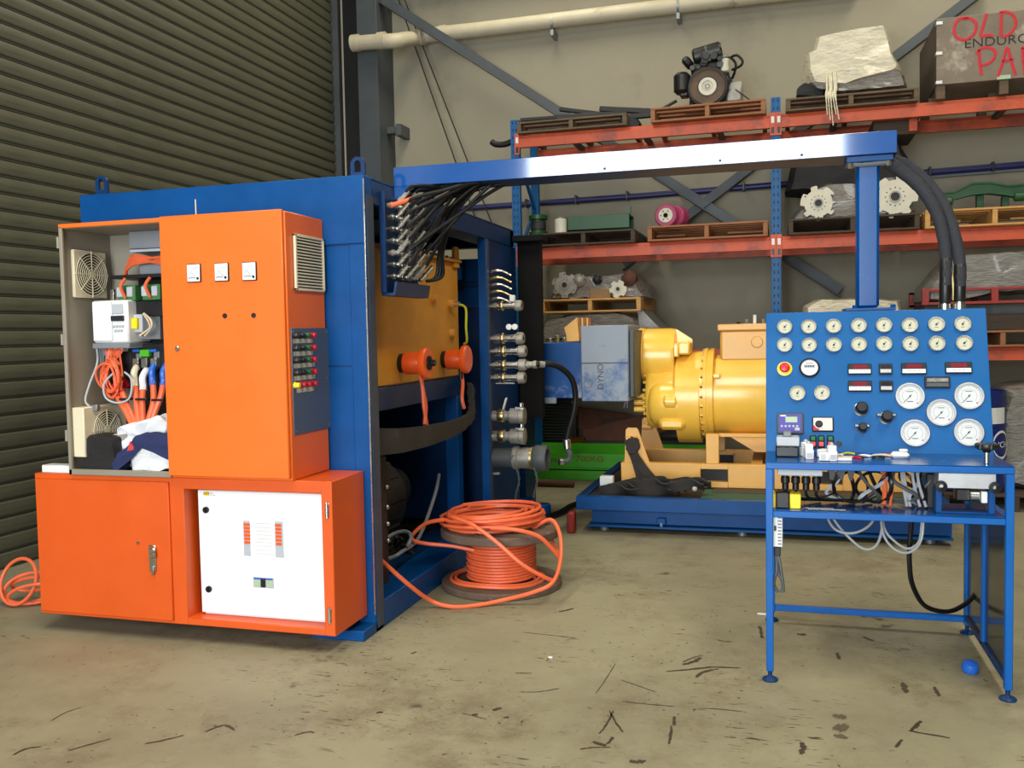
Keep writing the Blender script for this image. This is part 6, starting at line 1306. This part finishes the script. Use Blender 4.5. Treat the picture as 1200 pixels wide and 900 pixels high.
# controllers and buttons
q = (0.0383, 0.1391); o = P_().box(q[0]-.062, q[0]+.062, q[1]-.052, q[1]+.052, 0, .014, .004).build('digital_controller', DKSTEEL, pn)
P_().box(q[0]-.052, q[0]+.052, q[1]-.043, q[1]+.043, .013, .0155, .001).build('faceplate', PURP, o)
P_().box(q[0]-.022, q[0]+.034, q[1]+.004, q[1]+.032, .015, .0165, .001).build('lcd', LCDG, o)
for k in range(5): P_().box(q[0]-.044+.018*k, q[0]-.034+.018*k, q[1]-.02, q[1]-.010, .015, .0165, .001).build('key', LGREY, o)
P_().box(q[0]-.046, q[0]-.02, q[1]+.034, q[1]+.040, .015, .0162).build('caption', WPLAS, o, False); P_().box(q[0]+.022, q[0]+.044, q[1]-.036, q[1]-.022, .015, .0162).build('sticker', LGREY, o, False)
q = (0.1904, 0.1362); o = P_().box(q[0]-.049, q[0]+.049, q[1]-.036, q[1]+.036, 0, .012, .003).build('speed_controller', BLACK, pn)
P_().box(q[0]-.044, q[0]+.044, q[1]-.031, q[1]+.031, .011, .013, .001).build('faceplate', mat('pale_pink_faceplate', (226, 204, 196), .5), o)
P_().box(q[0]-.044, q[0]-.018, q[1]-.031, q[1]-.006, .0128, .0135).build('red_corner', REDINK, o, False)
P_().lathe([(.018, .013), (.018, .016), (.012, .017), (.012, .028), (0, .028)], (q[0]-.018, q[1]+.0, 0), (0, 0, 1), 18, False).build('dial_knob', INK, o)
P_().lathe([(.019, .0128), (.022, .0132), (.022, .0142), (.019, .015)], (q[0]-.018, q[1], 0), (0, 0, 1), 18, False).build('dial_ring', WHITE, o)
for q in ((0.1445, 0.0517), (0.1818, 0.0523), (0.2237, 0.0529)):
    o = P_().box(q[0]-.016, q[0]+.016, q[1]-.034, q[1]+.03, 0, .010, .005).build('start_stop_station', BLACK, pn)
    P_().box(q[0]-.012, q[0]+.012, q[1]+.002, q[1]+.024, .009, .016, .003).build('green_button', GRNB, o); P_().box(q[0]-.012, q[0]+.012, q[1]-.027, q[1]-.004, .009, .018, .003).build('red_button', mat('pale_red_button', (226, 84, 92), .4), o)
q = (0.2620, 0.0417); P_().lathe([(.013, 0), (.013, .004), (.009, .005), (0, .003)], (q[0], q[1], 0), (0, 0, 1), 18, False).build('blanking_plug', BLACK, pn)
# hydraulic adaptors on top of the panel
for px_ in ((0.761, 4.9, 1.693), (0.826, 4.9, 1.696)):
    g = MB(); g.lathe([(.03, -.03), (.03, .0), (.022, .002), (.022, .02), (.028, .022), (.028, .05), (.022, .052), (.022, .06)], (px_[0], 4.905, 1.66), (0, 0, 1), 10); plab(g.build('hose_adaptor', STEEL, cs), 'bright hose adaptor')
# gear under the table top
jb = thing('junction_box', 'light grey terminal box with four black glands under the console top', 'box', (.1, 4.4, .9))
x0, x1 = -0.021, 0.175
B(x0, x1, 4.34, 4.46, 0.937, KT-.034, .004).build('box_body', LGREY, jb)
for k in range(4):
    x = x0+.035+(x1-x0-.06)*k/3; zt = 0.937
    MB().lathe([(.016, 0), (.016, -.012), (.02, -.014), (.02, -.04), (.015, -.044), (.015, -.07)], (x, 4.4, zt), (0, 0, 1), 12).fix().build('cable_gland', BLACK, jb)
    MB().tube(cr([(x, 4.4, zt-.06), (x+.01, 4.42, zt-.11), (x+.06+.02*k, 4.48, SZ+.02), (x+.16+.03*k, 4.55, SZ+.012)], 5), .007, 6).build('cable', BLACK, jb)
for k in range(3):
    x = 0.198+.04*k
    g = MB(); g.prism([(x, KT-.034), (x+.036, KT-.034), (x+.03, KT-.062), (x+.024, KT-.085), (x+.012, KT-.085), (x+.006, KT-.062)], 4.36, 4.42, 1); tag(g.build('plug_connector', BLACK), ('black plug connector under the console top, next to the grey terminal box', 'black plug connector under the console top, middle of three', 'black plug connector under the console top, farthest from the terminal box')[k], 'connector', 'plug connectors under the console')
vb = thing('valve_block', 'brushed metal block on a blue bracket under the console corner', 'block', (.8, 4.4, SZ))
B(0.648, 0.879, 4.33, 4.44, 0.899, 0.97, .004).build('block_body', ALU, vb)
for px_ in ((0.66, 4.33, 0.91), (0.871, 4.33, 0.91)): g = MB(); g.lathe([(.01, -.004), (.024, -.004), (.024, .012), (.01, .014)], (px_[0], 4.325, px_[2]), (0, -1, 0), 18, False); g.build('rubber_mount', RUBBER, vb)
for px_ in ((0.656, 4.36, 0.865), (0.865, 4.36, 0.864)): B(px_[0]-.014, px_[0]+.014, 4.35, 4.42, SZ+.001, 0.895, .003).build('bracket_leg', BLUE, vb)
B(0.65, 0.872, 4.35, 4.43, SZ+.001, SZ+.008, .002).build('bracket_base', BLUE, vb)
q = (0.817, 4.35, 0.868); g = MB(); g.ccyl((q[0]-.04, 4.36, q[2]), (q[0]+.0, 4.36, q[2]), .025, .004, 14); g.build('fitting', STEEL, vb); B(q[0]+.005, q[0]+.03, 4.34, 4.37, q[2]-.03, q[2]+.02, .003).build('fitting_tee', WPLAS, vb); B(q[0]-.09, q[0]+.05, 4.37, 4.44, q[2]-.028, q[2]+.025, .005).build('fitting_body', BLACK, vb)
q = (0.652, 4.5, 0.93); tag(B(q[0]-.03, q[0]+.03, 4.46, 4.50, SZ, q[2]+.012, .004).build('grey_module', DARK), 'small dark upright module beside the metal block', 'module')
q = (0.057, 4.34, 0.823); yb = thing('yellow_tool_case', 'small black and yellow case on the console shelf', 'case', (q[0]-.05, 4.36, SZ))
B(q[0]-.024, q[0]+.024, 4.33, 4.43, SZ+.001, SZ+.068, .004).build('yellow_end', YELB, yb); B(q[0]-.084, q[0]-.026, 4.335, 4.43, SZ+.001, SZ+.075, .005).build('case_body', BLACK, yb); B(q[0]-.11, q[0]-.086, 4.33, 4.43, SZ+.001, SZ+.068, .004).build('yellow_end', YELB, yb)
for k, (x0, x1, z) in enumerate(((.1, .22, 4.335), (.11, .27, 4.31))): tag(MB().cyl((x0, z, SZ+.006), (x1, z+.004, SZ+.006), .0045, None, 8).build('steel_rod', STEEL), ('shorter thin rod lying on the console shelf', 'longer thin rod at the front edge of the console shelf')[k], 'rod')
# cable tangle on the shelf
rr = random.Random(3)
ORD = ('first', 'second', 'third', 'fourth', 'fifth', 'sixth', 'seventh', 'eighth', 'ninth', 'tenth', 'eleventh', 'twelfth', 'thirteenth', 'last')
CBL = [((0.444, 4.5, 0.945), (0.443, 4.45, 0.863), ORHOSE, .011, 'orange cable dropping behind the shelf clutter'), ((0.484, 4.5, 0.946), (0.468, 4.45, 0.856), ORHOSE, .006, 'thin orange cable beside the thicker orange one')]
for a, b, m_, r_, lb in CBL:
    a, b = Vector(a), Vector(b); b.z = SZ+r_; tag(MB().tube(cr([Vector((a.x, a.y, KT-.036)), a.lerp(b, .5)+Vector((.004, 0, 0)), b], 5), r_, 7).build('cable', m_), lb, 'cable')
for k in range(12):
    x = .20+.042*k
    tag(MB().tube(cr([(x, 4.45+.1*rr.random(), KT-.036), (x+rr.uniform(-.03, .05), 4.4+.1*rr.random(), .91), (x+rr.uniform(-.08, .1), 4.42+.1*rr.random(), .84), (x+rr.uniform(-.12, .14), 4.5, SZ+.012)], 6), rr.choice((.005, .007, .009)), 6).build('cable', (BLACK, LGREY, BLACK, DKSTEEL)[k % 4]), ('black', 'light grey', 'black', 'dark grey')[k % 4]+' cable hanging above the console shelf, '+ORD[k]+' counted from the plug connectors', 'cable', 'cables above the console shelf')
for k in range(3):
    cx, cz = .30+.1*k, .875; tag(MB().tube([(cx+.075*math.cos(a), 4.46+.03*math.sin(2*a)+.02*k, cz+.07*math.sin(a)) for a in [2*PI*j/24 for j in range(24)]], .007, 6, True).build('cable_loop', BLACK), ('black cable loop above the console shelf, nearest to the plug connectors', 'black cable loop above the console shelf, middle of three', 'black cable loop above the console shelf beside the orange cables')[k], 'cable', 'black cable loops above the console shelf')
for k, px_ in enumerate(((0.518, 4.48, 0.946), (0.528, 4.48, 0.946), (0.564, 4.48, 0.947), (0.585, 4.5, 0.944))):
    tag(MB().tube(cr([(px_[0], 4.48, KT-.036), (px_[0]+.004, 4.46, .9), (px_[0]+.02+.004*k, 4.44, SZ+.009)], 6), .007, 7).build('clear_tube', CLEAR), 'clear plastic tube standing upright on the shelf, '+ORD[k]+' counted from the orange cables', 'tube', 'clear tubes under the console')
tub = [([(0.185, 4.62, 0.732), (0.215, 4.58, 0.683), (0.259, 4.55, 0.646), (0.334, 4.55, 0.646), (0.404, 4.58, 0.691), (0.437, 4.62, 0.733)], 'clear tube hanging in the deepest loop under the shelf end'), ([(0.194, 4.63, 0.734), (0.239, 4.6, 0.688), (0.298, 4.57, 0.619), (0.364, 4.55, 0.57), (0.416, 4.55, 0.585), (0.445, 4.58, 0.652), (0.452, 4.62, 0.733)], 'clear tube hanging in a wide loop under the shelf'), ([(0.441, 4.62, 0.733), (0.448, 4.57, 0.654), (0.483, 4.55, 0.588), (0.542, 4.55, 0.559), (0.594, 4.56, 0.583), (0.622, 4.58, 0.647), (0.63, 4.62, 0.723)], 'clear tube looping under the shelf beside the black hose'), ([(0.447, 4.64, 0.729), (0.458, 4.6, 0.664), (0.501, 4.58, 0.606), (0.56, 4.58, 0.573), (0.604, 4.58, 0.603), (0.62, 4.6, 0.671), (0.626, 4.64, 0.719)], 'inner clear tube looping under the shelf beside the black hose')]
for pts, lb in tub:
    pts = [Vector(p) for p in pts]; pts[0].z = SZ; pts[-1].z = SZ
    pts[0].y = pts[-1].y = 4.61
    tag(MB().tube(cr(pts, 6), .0058, 7).build('clear_tube', CLEAR), lb, 'tube', 'clear tubes under the console')
tag(MB().tube(cr([(0.591, 4.66, SZ-.03), (0.577, 4.66, 0.567), (0.577, 4.66, 0.477), (0.591, 4.68, 0.383), (0.641, 4.74, 0.278), (0.706, 4.8, 0.228), (0.798, 4.9, 0.2), (0.892, 5.0, 0.224), (0.944, 5.05, 0.278), (0.965, 5.08, 0.35)], 7), .0115, 8).build('black_cable', RUBBER), 'black cable drooping from the shelf towards the side frame', 'cable')
tag(B(0.564, 0.601, 4.62, 4.68, .72, SZ+.02, .006).build('cable_clamp', BLACK), 'black clamp where the drooping cable leaves the shelf', 'clamp')
ps = thing('power_supply', 'white slotted power supply hanging on the console leg', 'power supply', (.0, 4.32, .6))
B(-0.042, 0.001, 4.318, 4.40, 0.613, 0.762, .003).build('case', WPLAS, ps)
px0 = -0.02
for k in range(9): z = 0.613+.012+.015*k; B(px0, px0+.016, 4.315, 4.319, z, z+.006).build('vent_slot', GREY, ps, False)
B(px0-.016, px0-.006, 4.315, 4.319, 0.687, 0.711).build('socket', BLACK, ps, False)
B(px0-.018, px0+.012, 4.33, 4.37, 0.567, 0.611, .004).build('terminal_cover', BLACK, ps)
for k, pts in enumerate(([(-0.03, 4.34, 0.572), (-0.026, 4.32, 0.506), (-0.038, 4.32, 0.443), (-0.019, 4.32, 0.404)], [(-0.018, 4.34, 0.573), (-0.007, 4.33, 0.505), (0.003, 4.33, 0.419), (-0.012, 4.33, 0.406)], [(-0.022, 4.34, 0.573), (-0.019, 4.33, 0.496), (-0.0, 4.33, 0.45), (0.003, 4.33, 0.403)])):
    MB().tube(cr(pts, 5), .007, 6).build('hanging_cable', DKSTEEL, ps)
# things lying on the console table
q = (0.032, 4.45, 1.062); bx = thing('grey_relay_box', 'grey relay box on a black base at the console table corner', 'box', (q[0], 4.5, KT+.001))
B(-0.029, 0.074, 4.45, 4.58, KT+.001, KT+.05, .006).build('base', BLACK, bx); B(-0.025, 0.078, 4.47, 4.56, KT+.05, KT+.092, .004).build('cover', LGREY, bx); B(0.006, 0.041, 4.48, 4.55, KT+.092, KT+.115, .004).build('terminal', GREY, bx)
for k, (dx, y, z, rz, ry) in enumerate(((.0, 4.42, .0, .15, 0), (.045, 4.365, .0, -.12, PI/2), (.098, 4.37, .0, .2, 0), (-.01, 4.49, .0, .5, 0), (.06, 4.45, .0, .9, PI/2))):
    bx_ = 0.117+dx
    t = thing('circuit_breaker', ('white circuit breaker at the heap edge nearest to the grey box', 'white circuit breaker lying on its side at the front of the heap', 'white circuit breaker at the heap end towards the wire scraps', 'white circuit breaker turned askew behind the others in the heap', 'white circuit breaker lying on its side in the middle of the heap')[k], 'breaker', (bx_, y, KT+.001), 'white circuit breakers on the console table')
    Rz = Matrix.Translation((bx_, y, KT+.001+(.02 if ry else 0))) @ Matrix.Rotation(rz, 4, 'Z') @ Matrix.Rotation(ry, 4, 'Y')
    g = MB(Rz); g.box(-.018, .018, -.03, .03, 0, .045, .003); g.box(-.018, .018, -.016, .016, .043, .068, .003); g.build('breaker_case', WPLAS, t)
    plab(MB(Rz).box(-.007, .007, -.006, .012, .066, .08, .003).build('toggle', ORPLUG if k == 1 else LGREY, t), 'orange toggle' if k == 1 else 'grey toggle')
    MB(Rz).box(-.013, .013, -.0312, -.0295, .008, .03).build('printed_label', LGREY, t)
rr = random.Random(11); cols = (CREAM, REDB, WPLAS, CREAM, LIME, REDB, BLACK, WPLAS, LGREY, BLUB, BLACK, CREAM); names = ('cream', 'red', 'white', 'cream', 'lime', 'red', 'black', 'white', 'grey', 'blue', 'black', 'cream')
for k in range(14):
    x = .21+.021*k; y = 4.50+rr.uniform(-.07, .06); a = rr.uniform(-.5, .5); L = rr.uniform(.04, .09); z = KT+.006
    tag(MB().tube(cr([(x-L/2*math.cos(a), y-L/2*math.sin(a), z), (x, y+.01, z+.008*rr.random()), (x+L/2*math.cos(a), y+L/2*math.sin(a), z)], 5), .0048, 6).build('wire_scrap', cols[k % 12]), names[k % 12]+' wire scrap on the console table, '+ORD[k]+' counted from the breakers', 'wire scrap', 'wire scraps on the console table')
tag(B(.21, .30, 4.36, 4.39, KT+.001, KT+.014, .003).build('cable_duct_piece', WPLAS), 'short white strip lying before the wire scraps on the console table', 'strip')
q = (0.514, 4.48, 1.031); cl = thing('plastic_clip', 'translucent white plastic clip on the console table', 'clip', (q[0], 4.5, KT+.001))
g = MB(); g.box(q[0]-.04, q[0]+.04, 4.47, 4.52, KT+.001, KT+.03, .012); g.build('clip_body', WPLAS, cl); MB().ccyl((q[0]+.015, 4.495, KT+.03), (q[0]+.015, 4.495, KT+.042), .02, .004, 14).build('clip_lug', WPLAS, cl)
q = (0.845, 4.38, 1.043); kn = thing('clamp_knob', 'black star knob on a bright bolt at the console corner', 'knob', (q[0], 4.36, KT+.001))
MB().ccyl((q[0], 4.36, KT+.001), (q[0], 4.36, KT+.058), .011, .002, 14).build('bolt', STEEL, kn)
g = MB(); g.lathe([(.014, .05), (.02, .06), (.04, .066), (.044, .074), (.042, .084), (.03, .088), (0, .09)], (q[0], 4.36, KT), (0, 0, 1), 24)
for k in range(5): a = 2*PI*k/5; g.ccyl((q[0]+.036*math.cos(a), 4.36+.036*math.sin(a), KT+.064), (q[0]+.036*math.cos(a), 4.36+.036*math.sin(a), KT+.088), .014, .004, 12)
g.build('star_grip', BLACK, kn)

# ------------------------------------------------------------------ overhead boom from the enclosure to the console
bm = thing('overhead_boom', 'long blue overhead boom carrying hoses from the enclosure to the console', 'boom', (-.8, 5.0, 2.44)); BM = bm
BX0, BX1, BY0, BY1, BZ0, BZ1 = -2.113, .543, 4.90, 5.15, 2.452, 2.560
g = MB(); g.box(BX0, BX1, BY0, BY0+.006, BZ0, BZ1, .002); g.build('front_plate', BLUE_BOOM, bm)
g = MB(); g.box(BX0, BX1, BY1-.006, BY1, BZ0, BZ1, .002); g.build('back_plate', BLUE_BOOM, bm)
B(BX0, BX1, BY0+.006, BY1-.006, BZ1-.006, BZ1, .001).build('top_plate', BLUE_BOOM, bm); B(BX0+.3, BX1, BY0+.006, BY1-.006, BZ0, BZ0+.006).build('bottom_plate', BLUE_D, bm)
B(BX1-.006, BX1, BY0+.006, BY1-.006, BZ0, BZ1-.006).build('end_plate', BLUE_BOOM, bm); B(BX0, BX0+.006, BY0+.006, BY1-.006, BZ0, BZ1-.006).build('end_plate', BLUE_BOOM, bm)
g = MB(); g.prism([(BX0, BZ0), (BX0+.14, BZ0), (BX0, BZ0-.075)], BY0+.004, BY0+.012, 1); g.build('gusset', BLUE_BOOM, bm)
px0, px1 = .362, .470
g = MB(); g.box(px0, px1, 4.96, 5.06, 1.70, BZ0-.03, .014); g.build('pole', BLUE_SEMI, bm)
B(px0-.05, px1+.06, 4.92, 5.10, BZ0-.03, BZ0-.001, .003).build('cap_plate', BLUE, bm); B(px0-.06, px1+.07, 4.89, 5.12, 1.686, 1.70, .003).build('foot_plate', BLUE, bm)
for x in (px0-.03, px1+.04):
    MB().ccyl((x, 4.94, BZ0-.055), (x, 4.94, BZ0-.028), .014, .002, 6).build('plate_bolt', STEEL, bm)
    MB().ccyl((x+.02, 4.93, 1.70), (x+.02, 4.93, 1.715), .014, .002, 6).build('plate_bolt', BLUE, bm)
for x in (-.9, -.3, .1): MB().ccyl((x, BY0-.004, BZ0+.02), (x, BY0+.0, BZ0+.02), .007, .001, 8).build('rivet', BLUE_D, bm)
# two sleeved hoses from the boom end down to the panel
ho = [([(0.51, 5.0, 2.424), (0.565, 5.0, 2.383), (0.657, 4.98, 2.29), (0.724, 4.96, 2.171), (0.756, 4.94, 2.047), (0.767, 4.92, 1.921), (0.766, 4.91, 1.817)], (0.762, 4.905, 1.706)), ([(0.54, 5.06, 2.441), (0.62, 5.06, 2.397), (0.72, 5.04, 2.286), (0.784, 5.0, 2.156), (0.815, 4.95, 2.016), (0.83, 4.92, 1.89), (0.829, 4.91, 1.807)], (0.826, 4.905, 1.712))]
for i, (pts, e_) in enumerate(ho):
    P = cr(pts+[e_], 6); m = len(P)
    MB().tube(P[:-5], [.034-.009*k/m+.001*math.sin(k*1.9) for k in range(m-5)], 12).build('sleeved_hose', SOCK, bm)
    a, b = Vector(pts[-2])+Vector((0, 0, .01)), Vector(e_)+Vector((0, 0, .005)); MB().lathe([(.024, 0), (.0275, .005), (.0275, (b-a).length-.005), (.024, (b-a).length)], a, b-a, 16).build('hose_cuff', BLACK, bm)
    q = Vector(e_); MB().ccyl((q.x, q.y, q.z-.045), (q.x, q.y, q.z+.01), .0215, .003, 6).build('hose_nut', BRASS if i == 0 else STEEL, bm)
MB().tube(cr([(0.505, 4.95, 2.416), (0.386, 4.95, 2.412), (0.326, 4.95, 2.42)], 4), .012, 7).build('stub_hose', GALV, bm)
MB().tube(cr([(0.786, 4.93, 1.942), (0.796, 4.92, 1.838), (0.799, 4.91, 1.726)], 4), .006, 6).build('brass_line', BRASS, bm)
# small hose bulkhead hanging under the enclosure's top rail, with its fittings
bk = thing('hose_bulkhead', 'blue bulkhead plate crowded with small silver hose fittings under the boom', 'bulkhead', (-2.08, 4.98, 1.83))
yb0, yb1, zb0, zb1 = 4.735, 5.235, 1.875, 2.40
B(-2.13, -2.112, yb0, yb1, zb0-.03, zb1, .003).build('plate', BLUE_D, bk); B(-2.13, -2.095, yb0-.012, yb0, zb0-.03, zb1, .003).build('side_flange', BLUE_D, bk)
g = MB(); g.prism([(-2.13, zb0-.045), (-2.05, zb0-.045), (-2.035, zb0+.03), (-2.05, zb0+.03), (-2.06, zb0-.03), (-2.13, zb0-.03)], yb0, yb1, 1); g.build('bottom_lip', BLUE_D, bk)
boomin = (-1.62, 5.02, BZ0-.0)
rr = random.Random(21)
for r_i in range(7):
    z = 2.335-.066*r_i
    for c_i in range(4):
        y = 4.80+.115*c_i
        g = MB(); g.lathe([(.013, 0), (.013, .02), (.018, .021), (.018, .036), (.012, .037), (.012, .05)], (-2.112, y, z), (1, 0, 0), 8); el = Vector((-2.055, y, z))
        g.ball((el.x, el.y, el.z), .013, 6)
        tip = el+Vector((.07, .01, .075)); g.lathe([(.012, 0), (.012, .02), (.017, .022), (.017, .045), (.013, .047), (.013, (tip-el).length)], el, tip-el, 8)
        g.build('hose_fitting', STEEL if (r_i+c_i) % 4 else CASTG, bk)
        if (r_i*4+c_i) % 2 == 0 or r_i < 2:
            en = Vector((boomin[0]+rr.uniform(-.16, .12), boomin[1]+rr.uniform(-.08, .08), BZ0+.004))
            md = Vector((el.x+.16+.02*c_i, el.y+.04+.02*rr.random(), min(2.38, z+.21-.018*r_i)))
            MB().tube(cr([tip-(tip-el)*.25, tip+(tip-el)*.3, tip.lerp(en, .5)+Vector((.0, 0, .012)), tip.lerp(en, .8)+Vector((.0, 0, .012)), en], 5), .0105, 7).build('boom_hose', RUBBER, bm)
plab(MB().cyl((-2.07, 4.75, 2.325), (-1.96, 4.83, 2.37), .013, None, 8).build('orange_sleeve', ORHOSE, bk), 'orange sleeve')
for k in range(3):
    MB().tube(cr([(-2.04, 5.18+.01*k, 1.93), (-1.99+.02*k, 5.22, 1.96), (-1.96+.012*k, 5.2, 2.1), (-1.86+.02*k, 5.1, 2.3), (-1.7+.03*k, 5.02, BZ0)], 6), .010, 7).build('boom_hose', RUBBER, bm)
